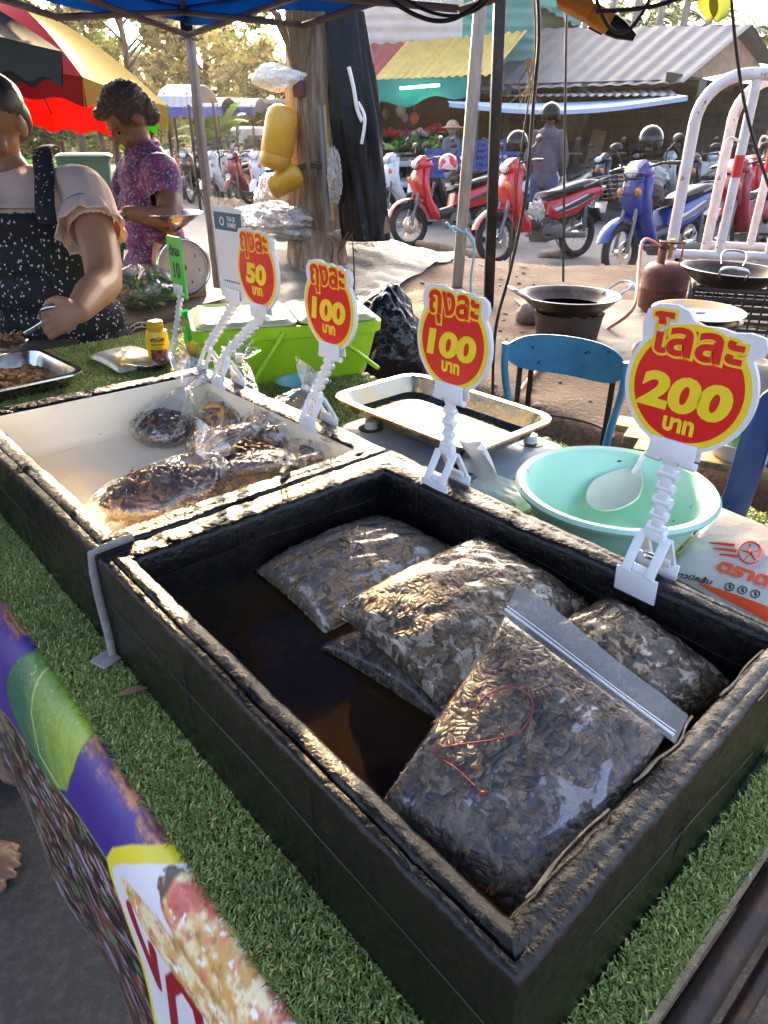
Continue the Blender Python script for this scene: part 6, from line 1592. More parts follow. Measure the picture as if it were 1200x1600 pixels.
def make_bike(main, accent, label, shield=None, basket=False, group='motorbikes parked along the road'):
    r = thing('motorbike', label, 'motorbike', (0, 0, 0), 0, group)
    P, Q = paint(main), paint(accent); S_ = paint(shield) if shield else P
    def part(name, mb, m_, **k): return mb.build(name, m_, r, world=False, **k)
    wheel_parts(r, 0, 'rear_wheel'); fw = wheel_parts(r, 1.24, 'front_wheel', True)
    part('tail_panel', MB().slab([(-.36, .80), (-.30, .70), (.10, .50), (.40, .44), (.60, .50), (.56, .66), (.30, .70), (-.05, .80)], .125, .045), P)
    part('side_panel', MB().slab([(-.20, .70), (.12, .56), (.42, .50), (.50, .58), (.26, .64), (-.02, .73)], .131, .03), Q)
    m = MB().slab([(-.30, .80), (-.10, .78), (.20, .73), (.50, .69), (.60, .70), (.58, .76), (.40, .78), (.20, .83), (-.05, .88), (-.26, .87)], .135, .045); part('seat', m, BK_SEAT)
    part('floor', MB().slab([(.46, .52), (.52, .36), (.86, .33), (.98, .48), (1.02, .66), (.92, .60), (.80, .46), (.62, .50)], .10, .03), BK_BLACK)
    part('leg_shield', MB().slab([(.82, .32), (.92, .34), (1.03, .56), (1.06, .80), (1.03, .96), (.96, .98), (.98, .80), (.94, .60), (.84, .44)], .165, .035), S_)
    part('front_cowl', MB().slab([(.99, .60), (1.10, .62), (1.18, .80), (1.14, .94), (1.04, 1.00), (1.00, .80)], .11, .045), P)
    part('handlebar_cover', MB().slab([(.88, .98), (1.00, .93), (1.12, .98), (1.13, 1.05), (1.04, 1.12), (.92, 1.07)], .12, .045), P)
    m = MB(); m.ell((1.125, 0, 1.02), (.035, .085, .05), roty(.35), 16, 10); part('headlight', m, BK_LAMP)
    for s in (-1, 1):
        m = MB(); m.ell((1.15, s * .10, .84), (.03, .035, .045), roty(.3), 12, 8); part('turn_signal', m, BK_ORANGE)
        m = MB(); m.tube([(1.24, s * .075, .285), (1.13, s * .075, .62), (1.06, s * .06, .82)], [.022, .020, .018], 10); part('fork', m, BK_GREY)
        m = MB(); m.tube([(1.0, s * .08, 1.05), (.95, s * .22, 1.08), (.90, s * .36, 1.06)], .012, 8); m.tube([(.925, s * .27, 1.075), (.89, s * .385, 1.06)], .018, 10); part('handlebar', m, BK_BLACK)
        m = MB(); m.tube([(.94, s * .24, 1.08), (.97, s * .27, 1.18), (.93, s * .33, 1.25)], .006, 6); mo = part('mirror', m, BK_BLACK)
        m2 = MB(); m2.ell((.925, s * .345, 1.275), (.018, .068, .042), rotz(-.2 * s), 16, 9); m2.build('housing', BK_BLACK, mo, world=False)
        m2 = MB(); m2.ell((.909, s * .345, 1.275), (.006, .058, .034), rotz(-.2 * s), 16, 9); m2.build('glass', BK_CHROME, mo, world=False)
        m = MB(); m.tube([(-.02, s * .10, .30), (-.02, s * .11, .58)], .022, 10); 
        for k in range(7): m.lathe([(.034, 0), (.036, .006), (.034, .012)], 12, (-.02, s * .108, .33 + .033 * k), None, closed=True)
        part('shock_absorber', m, BK_GREY)
    m = MB(); am = np.linspace(rad(20), rad(165), 22)
    m.loft([np.stack([1.24 + A([.325, .335, .34, .335, .325, .318, .322, .318]) * math.cos(a), A([-.075, -.05, 0, .05, .075, .06, 0, -.06]), .285 + A([.315, .33, .338, .33, .315, .31, .322, .31]) * math.sin(a)], 1) for a in am], True, True); part('front_fender', m, P)
    m = MB(); am = np.linspace(rad(25), rad(150), 14)
    m.loft([np.stack([A([.315, .33, .335, .33, .315, .31]) * math.cos(a), A([-.07, -.04, 0, .04, .07, 0]), .285 + A([.315, .33, .335, .33, .315, .315]) * math.sin(a)], 1) for a in am], True, True); m.slab([(-.30, .56), (-.38, .40), (-.34, .40), (-.26, .56)], .06, .01); part('rear_fender', m, BK_BLACK)
    m = MB(); m.box((.48, 0, .31), (.34, .22, .17), roty(.12), .03); m.cyl((.58, -.14, .33), (.58, .14, .33), .085, None, 18); m.box((.2, .10, .27), (.5, .05, .07), roty(-.05), .015); part('engine', m, BK_GREY)
    m = MB(); m.tube(smooth_pts([(.60, -.06, .24), (.40, -.13, .22), (.15, -.15, .26), (-.25, -.16, .36), (-.32, -.16, .38)], 4), [.02] * 8 + [.045] * 9, 12); part('exhaust', m, BK_BLACK)
    m = MB(); m.ell((-.345, 0, .765), (.03, .09, .035), roty(-.4), 14, 8); part('tail_lamp', m, BK_TAIL)
    m = MB(); m.tube(smooth_pts([(.05, .14, .79), (-.2, .15, .86), (-.40, .10, .90), (-.43, 0, .90), (-.40, -.10, .90), (-.2, -.15, .86), (.05, -.14, .79)], 4), .011, 8); part('grab_rail', m, BK_GREY)
    m = MB(); m.tube([(.45, .12, .25), (.38, .24, .015)], .010, 8); part('side_stand', m, BK_BLACK)
    m = MB()
    for s in (-1, 1):
        m.tube(smooth_pts([(.93, s * .25, 1.07), (1.10, s * .16, 1.10), (1.14, s * .06, .98), (1.12, s * .03, .80)], 4), .005, 5); m.tube([(.93, s * .30, 1.07), (.99, s * .33, 1.065), (.97, s * .38, 1.055)], .005, 5)
    part('control_cables', m, BK_BLACK)
    part('number_plate', MB().box((-.375, 0, .56), (.006, .20, .13), roty(-.25), .002), BK_LAMP); m = MB(); m.box((-.372, 0, .63), (.012, .21, .012), roty(-.25)); part('plate_bracket', m, BK_BLACK)
    for s in (-1, 1):
        m = MB(); yy = s * .1335; m.add([(-.16, yy, .70), (.10, yy, .60), (.44, yy, .515), (.47, yy, .535), (.16, yy, .635), (-.10, yy, .725)], [[0, 1, 2, 3, 4, 5] if s < 0 else [5, 4, 3, 2, 1, 0]]); part('decal', m, BK_BLACK if main[0] > .3 else BK_GREY)
        m = MB(); m.tube([(.62, s * .10, .30), (.60, s * .24, .29)], .014, 8); part('footrest', m, RUBBER)
    part('speedometer', MB().slab([(.93, 1.06), (1.03, 1.105), (1.0, 1.125), (.92, 1.085)], .07, .008), BK_BLACK)
    if basket:
        m = MB()
        for z in np.linspace(.80, 1.0, 6):
            k = .12 + .04 * (z - .8) / .2; m.tube([(1.28 + k * x, k * y, z) for x, y in ((-1, -1), (1, -1), (1, 1), (-1, 1), (-1, -1))], .004, 5)
        for x, y in [(a_, b_) for a_ in (-1, -.33, .33, 1) for b_ in (-1, 1)] + [(b_, a_) for a_ in (-.33, .33) for b_ in (-1, 1)]: m.tube([(1.28 + .12 * x, .12 * y, .80), (1.28 + .16 * x, .16 * y, 1.0)], .004, 5)
        part('front_basket', m, BK_BLACK)
    return r
def park(o, u, v, fwd, front=True, lean=.12, label=None, z=.01):
    c = pz(u, v, z); f_ = nrm([fwd[0], fwd[1], 0]); rear = c - f_ * 1.24 if front else c
    o.location = (rear[0], rear[1], z); o.rotation_euler = (lean, 0, math.atan2(f_[1], f_[0]))
    if label: o['label'] = label
    return o
RED, WHT, BLU, DRK, MAR, SIL = (.50, .012, .02), (.70, .70, .70), (.008, .032, .24), (.02, .02, .024), (.25, .012, .03), (.34, .35, .37)
kA = make_bike(RED, (.62, .62, .66), 'red scooter with white trim parked side on behind the black steel post', RED); park(kA, 899, 402, (-.88, -.48), False)
kB = make_bike(RED, RED, 'plain red scooter with spoked front wheel beside the tarpaulin', RED); park(kB, 640, 387, (-.90, -.42))
kC = make_bike(WHT, SIL, 'white and silver scooter with pointed front cowl left of the red one', WHT); park(kC, 603, 352, (-.75, -.66))
kD = make_bike(BLU, (.6, .62, .7), 'bright blue scooter with its front wheel turned out beside the gas cylinder', BLU, True); park(kD, 966, 441, (-.80, -.60))
kE = make_bike(MAR, BK_GREY and (.05, .05, .055), 'maroon scooter seen through the white barricade bars', MAR); park(kE, 1120, 415, (-.80, -.60))
kF = make_bike(DRK, SIL, 'black scooter in the shade before the long shed', DRK); park(kF, 985, 322, (-.75, -.66))
extra = [
    (kF, 1180, 352, (-.70, -.7), True, 'black scooter furthest right beyond the white barricade'),
    (kC, 1105, 335, (-.6, -.8), True, 'white scooter beyond the white barricade'),
    (kF, 720, 345, (-.7, -.7), True, 'black scooter in the second row behind the plain red one'),
    (kC, 860, 352, (-.6, -.8), True, 'white scooter directly behind the red and white one'),
    (kF, 565, 335, (-.55, -.8), True, 'black scooter partly hidden behind the black rolled tarpaulin'),
    (kC, 352, 318, (-.25, -.97), True, 'white scooter nearest in the left row past the tent pole'),
    (kC, 392, 312, (-.45, -.9), True, 'white scooter second from the trunk in the left row'),
    (kE, 425, 318, (-.3, -.95), True, 'maroon scooter tight against the trunk in the left row'),
    (kF, 318, 306, (-.15, -1), True, 'black scooter just left of the tent pole'),
    (kB, 283, 300, (.2, -1), True, 'red scooter at the left end of the row past the older woman'),
    (kF, 372, 292, (-.5, -.85), True, 'black scooter behind the white pair in the left row'),
    (kC, 300, 285, (-.1, -1), True, 'far white scooter behind the left row'),
    (kB, 410, 288, (-.5, -.85), True, 'far red scooter below the white pickup'),
    (kF, 150, 258, (.5, -.85), True, 'black scooter between the umbrella and the older woman'),
    (kC, 122, 254, (.4, -.9), True, 'white scooter under the red umbrella panel'),
    (kF, 95, 262, (.3, -.9), True, 'black scooter by the green bin under the umbrella'),
]
for k, (src, u, v) in enumerate(((kC, 268, 312), (kF, 300, 318), (kC, 334, 326), (kE, 372, 326), (kC, 408, 330), (kF, 345, 302), (kC, 398, 300), (kF, 330, 290), (kC, 362, 284), (kB, 322, 280), (kF, 425, 302), (kC, 445, 320))):
    extra.append((src, u, v, (-.35 + .25 * math.sin(k * 2.1), -.94), True, ['white scooter foremost by the older woman in the left row', 'black scooter foremost left of the tent pole', 'white scooter foremost right of the tent pole', 'maroon scooter foremost below the white pickup', 'white scooter foremost beside the plastic heap', 'black scooter in the middle of the left row', 'white scooter in the middle of the left row by the yellow can', 'black scooter in the third line of the left row', 'white scooter in the third line of the left row', 'red scooter in the third line of the left row', 'black scooter half behind the yellow can', 'white scooter half behind the trunk'][k]))
for k, (src, u, v, lab) in enumerate(((kF, 668, 352, 'black scooter tucked right behind the plain red one'), (kC, 772, 352, 'white scooter seen between the timber and steel posts'), (kE, 820, 342, 'maroon scooter behind the helmeted person'), (kF, 925, 350, 'black scooter behind the tail of the red and white one'), (kC, 545, 326, 'white scooter just right of the black rolled tarpaulin'), (kF, 1065, 352, 'black scooter close behind the blue one'), (kE, 1190, 395, 'maroon scooter at the right frame edge behind the bars'), (kB, 1150, 372, 'red scooter behind the second barricade'), (kC, 1030, 330, 'white scooter in the shade behind the blue one'), (kF, 620, 322, 'black scooter in the far row before the vegetable rack'))):
    extra.append((src, u, v, (-.78 + .12 * math.sin(k * 1.7), -.6), True, lab))
for src, u, v, fw_, fr2, lab in extra: park(copy_tree(src), u, v, fw_, fr2, random.uniform(.08, .15), lab)
# helmets
def helmet(label, c, yaw, m_, s=1.0, visor=True):
    h = thing('helmet', label, 'helmet', c, yaw); mb = MB()
    mb.grid(lambda U, W: np.stack([np.cos(U) * np.sin(W) * .15, np.sin(U) * np.sin(W) * .125, np.cos(W) * .14 + .0], -1) * s, 40, 16, 0, 2 * PI, .01, 1.95, thick=.012); mb.build('shell', m_, h, world=False)
    if visor: mb = MB(); mb.grid(lambda U, W: np.stack([np.cos(U) * np.sin(W) * .165, np.sin(U) * np.sin(W) * .135, np.cos(W) * .15 - .0], -1) * s, 24, 10, -1.1, 1.1, 1.25, 2.2, thick=.003); mb.build('visor', mat('smoked_visor', (.01, .01, .012), .06), h, world=False)
    return h
HB = mat('helmet_black', (.005, .005, .006), .12, spec=.25)
dA = pz(899, 402, 0)[1]
helmet('glossy black helmet with a smoked visor resting on the blue scooter', pd(1016, 220, 7.15), -2.0, HB, .95)
helmet('black helmet hanging on the mirror of the red and white scooter', pd(808, 224, 8.0), -2.3, HB, .9)
helmet('white and red helmet on the plain red scooter', pd(700, 258, 8.6), -2.2, mat('helmet_white', (.6, .5, .5), .25, col2=(.5, .02, .03), sc=7, lo=.48, hi=.5), .85, False)
# jackets heaped on the blue scooter, shopping bag on the red one
jc = pd(1010, 278, 7.1); mb = fold_lump(jc, (.22, .17, .14), 751, 3, .25)
solo('folded_jacket', mb, mat('pale_green_cloth', (.36, .40, .36), .9, col2=(.28, .31, .28), sc=8, bump=.4, bsc=30), 'pale green jacket draped over the front of the blue scooter', 'jacket', jc)
jc = pd(1003, 306, 7.05); mb = fold_lump(jc, (.24, .17, .12), 755, 3, .2)
solo('folded_jacket', mb, mat('quilted_brown', (.06, .035, .035), .6, bump=1, bsc=22, tex='vor', bd=.02), 'dark quilted jacket folded below the pale green one', 'jacket', jc)
jc = pd(838, 335, 8.1); mb = fold_lump(jc, (.10, .12, .15), 759, 4, .35)
solo('shopping_bag', mb, mat('carrier_film', (.6, .62, .58), .3, trans=.2, col2=(.2, .45, .12), sc=8, lo=.5, hi=.6, col3=(.6, .3, .15), sc3=12, lo3=.58, hi3=.64), 'translucent shopping bag with green print hanging on the red scooter', 'shopping bag', jc)

# ================================================================ barricades
BARW = mat('barrier_white', (.66, .60, .57), .45, col2=(.55, .46, .42), sc=8, col3=(.22, .11, .07), sc3=22, lo3=.62, hi3=.66); BARR = mat('barrier_red', (.50, .015, .012), .45)
def barricade(label, u0, y, dirv, L, n, zt, seed=0):
    z0 = gz(*py(u0, 390, y)[:2]); p = py(u0, 390, y); dv = nrm(dirv); b_ = A([p[0], p[1], z0 + .02])
    r = thing('barricade', label, 'barricade', b_, 0, 'white steel barricades'); up = A([0, 0, 1.])
    H_ = zt - z0; R_ = .26; pts = [b_, b_ + up * (H_ - R_)] + [b_ + up * (H_ - R_ + R_ * math.sin(q)) + dv * (R_ - R_ * math.cos(q)) for q in np.linspace(.2, PI / 2, 7)]
    far = b_ + dv * L; pts += [far + up * (H_ - R_ + R_ * math.sin(q)) - dv * (R_ - R_ * math.cos(q)) for q in np.linspace(PI / 2, .2, 7)] + [far + up * (H_ - R_), far]
    m = MB(); m.tube(pts, .037, 16); m.cyl(b_ + up * .25, far + up * .25, .03, None, 12); m.build('frame', BARW, r)
    for k in range(1, n):
        q = b_ + dv * (L * k / n); m = MB(); m.cyl(q + up * .25, q + up * (H_ - .03), .030, None, 14); o = m.build('bar', BARW, r)
        m = MB(); m.cyl(q + up * (H_ * .56), q + up * (H_ * .66), .0315, None, 14); m.build('red_band', BARR, o)
        m = MB(); m.tube(smooth_pts([q + up * (H_ * .72) - dv * .03, q + up * (H_ * .72 + .02) - dv * .09, q + up * (H_ * .68) - dv * .10], 4), .009, 6); m.build('hook', BARW, o)
    m = MB(); q = b_ + dv * (R_ + .22); m.cyl(q + up * H_, q + up * H_ + dv * .11, .0385, None, 16); m.build('red_band', BARR, r)
    for q in (b_, far): m = MB(); m.cyl(q + A([.18, -.22, -.015]), q + A([-.18, .22, -.015]), .03, None, 12); m.build('foot', BARW, r)
ytop = lambda v, y: py(600, v, y)[2]
barricade('white steel barricade with red bands nearest the gas cylinder', 1048, 5.1, (.95, -.25, 0), 1.9, 6, ytop(123, 5.1))
barricade('white steel barricade standing just behind the nearer one', 1102, 5.75, (.95, -.25, 0), 1.9, 6, ytop(128, 5.75))

# ================================================================ people in the background
def bg_person(label, u, v, y, f, coat, legs, helm=False, hat=None, h=1.62):
    p = py(u, v, y); b = A([p[0], p[1], .01]); f = nrm(f); l = nrm(np.cross([0, 0, 1], f)); f, l = A([*f[:2], 0]), A([*l[:2], 0])
    r = thing('person', label, 'person', b); k = h / 1.62; Z = lambda z: A([0, 0, z * k]); Rt = np.stack([l, f, A([0, 0, 1.])], 1)
    mb = MB()
    for s in (-1, 1):
        limb(mb, [b + l * s * .09 + Z(.80), b + l * s * .10 + Z(.44), b + l * s * .10 + Z(.06), b + l * s * .11 + Z(.035) + f * .14], [.085, .06, .04, .03]); limb(mb, [b + l * s * .18 + Z(1.30), b + l * s * .24 + Z(1.04), b + l * s * .20 + Z(.85) + f * .14], [.055, .045, .03]); hand(mb, b + l * s * .20 + Z(.80) + f * .2, f - A([0, 0, .5]), l * -s, None, 1, .5)
    for z, w in ((.82, .15), (1.0, .14), (1.16, .16), (1.30, .16)): mb.ell(b + Z(z), (w, .11, .12), Rt, 18, 10)
    limb(mb, [b + Z(1.32), b + Z(1.46)], [.06, .05]); hc, HR = head(mb, b + Z(1.53), f, (0, 0, 1), .95)
    remesh('body', mb, .012, SKIND, r, 2)
    mb = MB()
    for z in np.linspace(.78, 1.30, 9): mb.ell(b + Z(z), (.172 + .012 * math.sin(z * 7), .135, .13), Rt, 18, 10)
    for s in (-1, 1): limb(mb, [b + l * s * .17 + Z(1.32), b + l * s * .25 + Z(1.04), b + l * s * .21 + Z(.88) + f * .12], [.075, .062, .05])
    limb(mb, [b + Z(1.36), b + Z(1.43)], [.08, .07]); remesh('jacket', mb, .014, coat, r, 2)
    mb = MB()
    for s in (-1, 1): limb(mb, [b + l * s * .09 + Z(.80), b + l * s * .10 + Z(.44), b + l * s * .10 + Z(.10)], [.11, .08, .06])
    remesh('trousers', mb, .014, legs, r, 2)
    if helm:
        hp_ = helmet('glossy black helmet with clear visor worn by the person in the grey jacket', hc + A([0, 0, .02]), math.atan2(f[1], f[0]), HB, 1.05)
    if hat is not None: mb = MB(); mb.ell(hc + A([0, 0, .05]), (.12, .13, .11), HR, 16, 10); mb.lathe([(.11, .05), (.22, .02), (.225, .025), (.11, .06)], 28, hc); mb.build('hat', hat, r)
    return r
bg_person('person in a grey checked jacket and helmet turned away behind the red scooter', 848, 300, 10.6, (.4, .9, 0), mat('grey_jacket', (.045, .055, .085), .9, col2=(.10, .10, .12), sc=9, col3=(.12, .06, .06), sc3=14, lo3=.55, hi3=.6), mat('jeans', (.05, .07, .14), .9), True, None, 1.66)
bg_person('person in a tan sun hat and grey shirt standing at the vegetable stall', 705, 250, 14.9, (-.7, .7, 0), mat('grey_shirt', (.13, .13, .15), .9), mat('tan_trousers', (.25, .18, .12), .9), False, mat('tan_hat', (.42, .30, .20), .9), 1.58)
# ================================================================ canopy over the stall
hub = py(290, 40, 4.0); d1 = nrm([.843, -.538, 0]); d2 = nrm([-.538, -.843, 0]); zc = hub[2]
can = thing('canopy_tent', 'blue canopy tent on a grey steel scissor frame over the stall', 'tent', (hub[0], hub[1], 0))
BLUEC = cloth('blue_canvas', (.012, .15, .40), .45, rough=.7, col2=(.01, .11, .32), sc=3)
FRM = mat('tent_frame', (.20, .175, .16), .5, .5, (.12, .09, .08), 14, .5, .75)
L1, L2 = 3.0, 3.0
cor = [hub, hub + d1 * L1, hub + d1 * L1 + d2 * L2, hub + d2 * L2]; apex = hub + d1 * L1 / 2 + d2 * L2 / 2 + A([0, 0, .62])
mb = MB()
for i in range(4):
    a_, b_ = cor[i] + A([0, 0, .07]), cor[(i + 1) % 4] + A([0, 0, .07])
    mb.grid(lambda U, W: (a_ * (1 - U[..., None]) + b_ * U[..., None]) * (1 - W[..., None]) + apex * W[..., None] - (.05 * np.sin(PI * U) * np.sin(PI * W))[..., None] * A([0, 0, 1]), 20, 14, thick=.0015)
mb.build('roof', BLUEC, can)
for i in range(4):
    mb = MB(); a_, b_ = cor[i] + A([0, 0, .075]), cor[(i + 1) % 4] + A([0, 0, .075]); nn_ = nrm(np.cross(b_ - a_, [0, 0, 1]))
    mb.grid(lambda U, W: a_ * (1 - U[..., None]) + b_ * U[..., None] + nn_ * .02 - (W * (.075 + .012 * np.sin(U * 25)))[..., None] * A([0, 0, 1]) + (.012 * np.sin(U * 40) * W)[..., None] * nn_, 80, 5, thick=.0015); mb.build('valance', BLUEC, can)
foot0 = py(335, 420, 4.0)
for i, c in enumerate(cor):
    g_ = gz(c[0], c[1]); ft = A([c[0] + (.03 if i == 0 else 0), c[1], max(g_, .0)])
    mb = MB(); mb.box((c + ft) / 2, (.036, .036, c[2] - ft[2]), rotz(math.atan2(d1[1], d1[0])), .003); mb.build('leg', FRM, can)
    mb = MB(); mb.box(c + A([0, 0, .0]), (.06, .06, .085), rotz(.4), .008); mb.build('hub', BLACKM, can)
for i in range(4):
    a_, b_ = cor[i], cor[(i + 1) % 4]; nn_ = nrm(apex * A([1, 1, 0]) - (a_ + b_) / 2 * A([1, 1, 0])) * .05
    for k in range(4):
        p, q = a_ + (b_ - a_) * k / 4, a_ + (b_ - a_) * (k + 1) / 4
        for s_ in (0, 1):
            mb = MB(); mb.tube([p + nn_ + A([0, 0, .05 if s_ else -.055]), q + nn_ * (1.3 if s_ else .9) + A([0, 0, -.055 if s_ else .05])], .013, 6, ry=.009); mb.build('truss_bar', FRM, can)
for i in range(4):
    mb = MB(); mb.tube([cor[i] + A([0, 0, .05]), apex - A([0, 0, .08])], .014, 6); mb.build('rafter', FRM, can)

# ================================================================ posts and cables
PALEP = mat('pale_timber', (.38, .33, .26), .75, 0, (.26, .21, .15), 6, bump=.3, bsc=50, stretch=(6, 6, 1))
p0 = ondirt(714, 447); tpp = py(756, -60, p0[1] - .1)
mb = MB(); dd = tpp - p0; mb.box((p0 + tpp) / 2, (.075, .06, np.linalg.norm(dd)), frame(dd), .004)
solo('timber_post', mb, PALEP, 'pale square timber post tied with a blue string', 'post', p0)
st_ = py(716, 358, p0[1] - .05); mb = MB()
mb.tube(smooth_pts([st_ + A([math.cos(q) * .055, math.sin(q) * .055, .02 * math.sin(2 * q)]) for q in np.linspace(0, 6.28, 9)], 3), .008, 6); mb.tube(smooth_pts([st_ + A([.04, -.05, 0]), st_ + A([.11, -.06, -.10]), st_ + A([.10, -.06, -.32]), st_ + A([.11, -.06, -.45])], 4), .008, 6); mb.tube([st_ + A([-.04, -.05, 0]), st_ + A([-.09, -.06, .05])], .008, 6)
solo('string', mb, mat('blue_string', (.25, .45, .60), .6), 'pale blue plastic string knotted round the timber post', 'string', st_)
p1 = ondirt(763, 478); tq_ = py(783, -60, p1[1] - .1); dd = tq_ - p1
mb = MB(); mb.box((p1 + tq_) / 2, (.062, .062, np.linalg.norm(dd)), frame(dd), .003)
solo('steel_post', mb, BLACKM, 'black square steel post standing right of the timber post', 'post', p1)
CAB = mat('cable', (.012, .012, .013), .5)
def cable(label, pts, y, r=.006, taper=None):
    P_ = [py(u, v, yy) for (u, v), yy in zip(pts, y if hasattr(y, '__len__') else [y] * len(pts))]
    mb = MB(); mb.tube(smooth_pts(P_, 6), r, 7); return solo('cable', mb, CAB, label, 'cable', P_[-1])
cable('black cable dropping in an S from the canopy past the steel post', [(838, -40), (842, 60), (832, 180), (822, 300), (798, 420), (775, 510), (770, 600), (772, 640)], 3.0, .007)
cable('thin black cable hanging just left of the S shaped one', [(832, -40), (836, 80), (818, 210), (806, 300), (795, 430)], 3.1, .0035)
cable('straight black cable hanging behind the wok', [(886, -40), (884, 100), (882, 250), (880, 440)], 3.3, .0055)
cable('black cable slanting down across the barricade at the right', [(1140, -30), (1152, 90), (1170, 190), (1205, 300), (1240, 380)], 2.6, .0055)
cable('thick black cable sagging under the canopy edge', [(580, -20), (650, 24), (700, 32), (745, 8), (765, -20)], 2.5, .0065)
cable('second black cable sagging just above the thick one', [(600, -25), (660, 14), (710, 25), (750, 12), (775, -20)], 2.55, .005)
cable('black cable running from the orange hoist to the upper right', [(930, 18), (985, 15), (1040, 5), (1100, -20)], 2.4, .006)
cable('black cable looping above the orange hoist', [(925, -20), (950, 40), (980, 48), (1010, 10), (1020, -25)], 2.42, .0055)
hc = pd(925, 22, 2.1)
ho = thing('hoist', 'orange cable hoist handset with black grips hanging at the top right', 'hoist', hc)
HR_ = frame(nrm(pd(985, 48, 2.1) - pd(880, -10, 2.1)), (0, -1, 0)); ORA = mat('hoist_orange', (.70, .30, .012), .4, col2=(.55, .2, .01), sc=20)
mb = MB(); mb.box(hc + HR_ @ A([0, 0, -.06]), (.07, .05, .11), HR_, .01); mb.build('body', ORA, ho)
mb = MB(); mb.box(hc + HR_ @ A([0, 0, .03]), (.055, .055, .08), HR_, .012); mb.build('housing', ORA, ho)
mb = MB(); mb.box(hc + HR_ @ A([-.03, .012, .03]), (.01, .035, .05), HR_, .004); mb.build('grip', BLACKM, ho)
mb = MB(); mb.tube([hc + HR_ @ A([0, 0, .065]), hc + HR_ @ A([0, 0, .10]), hc + HR_ @ A([0, 0, .15])], [.03, .026, .010], 12); mb.build('cable_sleeve', BLACKM, ho)
mb = MB(); mb.cyl(hc + HR_ @ A([-.036, 0, -.03]), hc + HR_ @ A([-.03, 0, -.03]), .008, None, 12); mb.build('screw', STEEL, ho)
mb = MB(); mb.tube(smooth_pts([hc + HR_ @ A([0, 0, -.1]), hc + A([-.05, 0, .15]), hc + A([-.05, 0, .4])], 4), .007, 7); mb.build('hanging_cord', CAB, ho)
# scrap of dry leaf and string caught on the cable
lf = py(830, 100, 3.05); mb = MB()
for k in range(6): mb.tube([lf + A([.01 * k - .02, 0, .02 * random.random()]), lf + A([.02 * random.gauss(0, 1), 0, -.06]), lf + A([.04 * random.gauss(0, 1) - .02, 0, -.12 - .03 * random.random()])], [.006, .004, .001], 5, ry=.0015)
solo('tape_scrap', mb, mat('dry_fibre', (.5, .40, .26), .9), 'scrap of dry tape knotted on the hanging cables', 'tape', lf)

# ================================================================ the trunk with its hanging things
tb0 = py(492, 352, 5.5); gzb = gz(tb0[0], tb0[1]); t0 = A([tb0[0], tb0[1], gzb - .1]); t1 = py(492, 5, 5.5); t1[2] += .9
tr = thing('bare_tree', 'thick bare tree trunk wrapped with rope behind the lime tub', 'tree', t0 + A([0, 0, .1]))
BARK = mat('pale_bark', (.46, .33, .21), .9, 0, (.24, .16, .10), 9, .4, .6, 1, 24, .03, stretch=(3, 3, .35), detail=9)
mb = MB(); rwid = .5 * 80 / FPX * (5.5 / ray(490, 200)[1])
mb.grid(lambda U, W: t0 + (t1 - t0) * W[..., None] + np.stack([np.cos(U), np.sin(U), 0 * U], -1) * (rwid * (1.12 - .22 * W + .25 * np.exp(-W * 14)) * (1 + .05 * wob(801, np.cos(U), np.sin(U), W * 1.2, f=4) + .03 * wob(802, np.cos(U) * 3, np.sin(U) * 3, W, f=6)))[..., None], 60, 60, 0, 2 * PI); mb.build('trunk', BARK, tr)
mb = MB()
for z_ in (258, 262): c_ = py(492, z_, 5.5); mb.tube([c_ + A([math.cos(q) * rwid * 1.13, math.sin(q) * rwid * 1.13, .015 * math.sin(3 * q)]) for q in np.linspace(0, 6.28, 30)], .009, 6)
mb.build('rope', mat('rope', (.10, .09, .08), .9), tr)
for k in range(5):
    q = -1.9 + .35 * k; mb = MB(); c_ = t1 + A([0, 0, -.25 + .1 * k]); mb.tube(smooth_pts([c_, c_ + A([math.cos(q) * .5, math.sin(q) * .2 + .3, .5]), c_ + A([math.cos(q) * 1.2, .6, .9])], 4), [.09 * (1 - i / 10) for i in range(9)], 8); mb.build('limb', BARK, tr)
tf_ = 5.5 - rwid * 1.25
# straw broom
bh = py(467, 135, tf_)
br_ = thing('broom', 'straw broom hanging upside down on the front of the trunk', 'broom', bh)
STRAW = mat('straw', (.24, .15, .07), .9, 0, (.12, .07, .035), 30, stretch=(8, 8, 1)); mb = MB()
for i in range(150):
    a_ = random.uniform(-.42, .36); top_ = bh + A([a_ * .52 + .02, random.uniform(-.03, .02), random.uniform(.42, .56)]); mb.tube([bh + A([a_ * .05, random.uniform(-.02, .02), 0]), bh * .5 + top_ * .5 + A([-a_ * .05, 0, 0]), top_], [.0035, .003, .0012], 4)
mb.build('bristles', STRAW, br_, kind='stuff'); mb = MB(); mb.cyl(bh + A([0, 0, -.06]), bh + A([0, 0, .03]), .045, .05, 16); mb.build('binding', mat('broom_binding', (.10, .03, .02), .6), br_)
mb = MB(); mb.cyl(bh + A([0, 0, -.06]), py(495, 360, tf_), .016, None, 10); mb.build('handle', STRAW, br_)
for u0, u1, m_, lab in ((500, 513, mat('grey_pipe', (.16, .16, .17), .6), 'thin grey pipe leaning on the front of the trunk'), (507, 520, mat('bamboo_stick', (.36, .24, .10), .6), 'thin bamboo stick leaning beside the grey pipe')):
    mb = MB(); mb.cyl(py(u0, 165, tf_ - .02), py(u1, 345, tf_ - .10), .015, .018, 10); solo('stick', mb, m_, lab, 'stick', py(u1, 345, tf_ - .10))
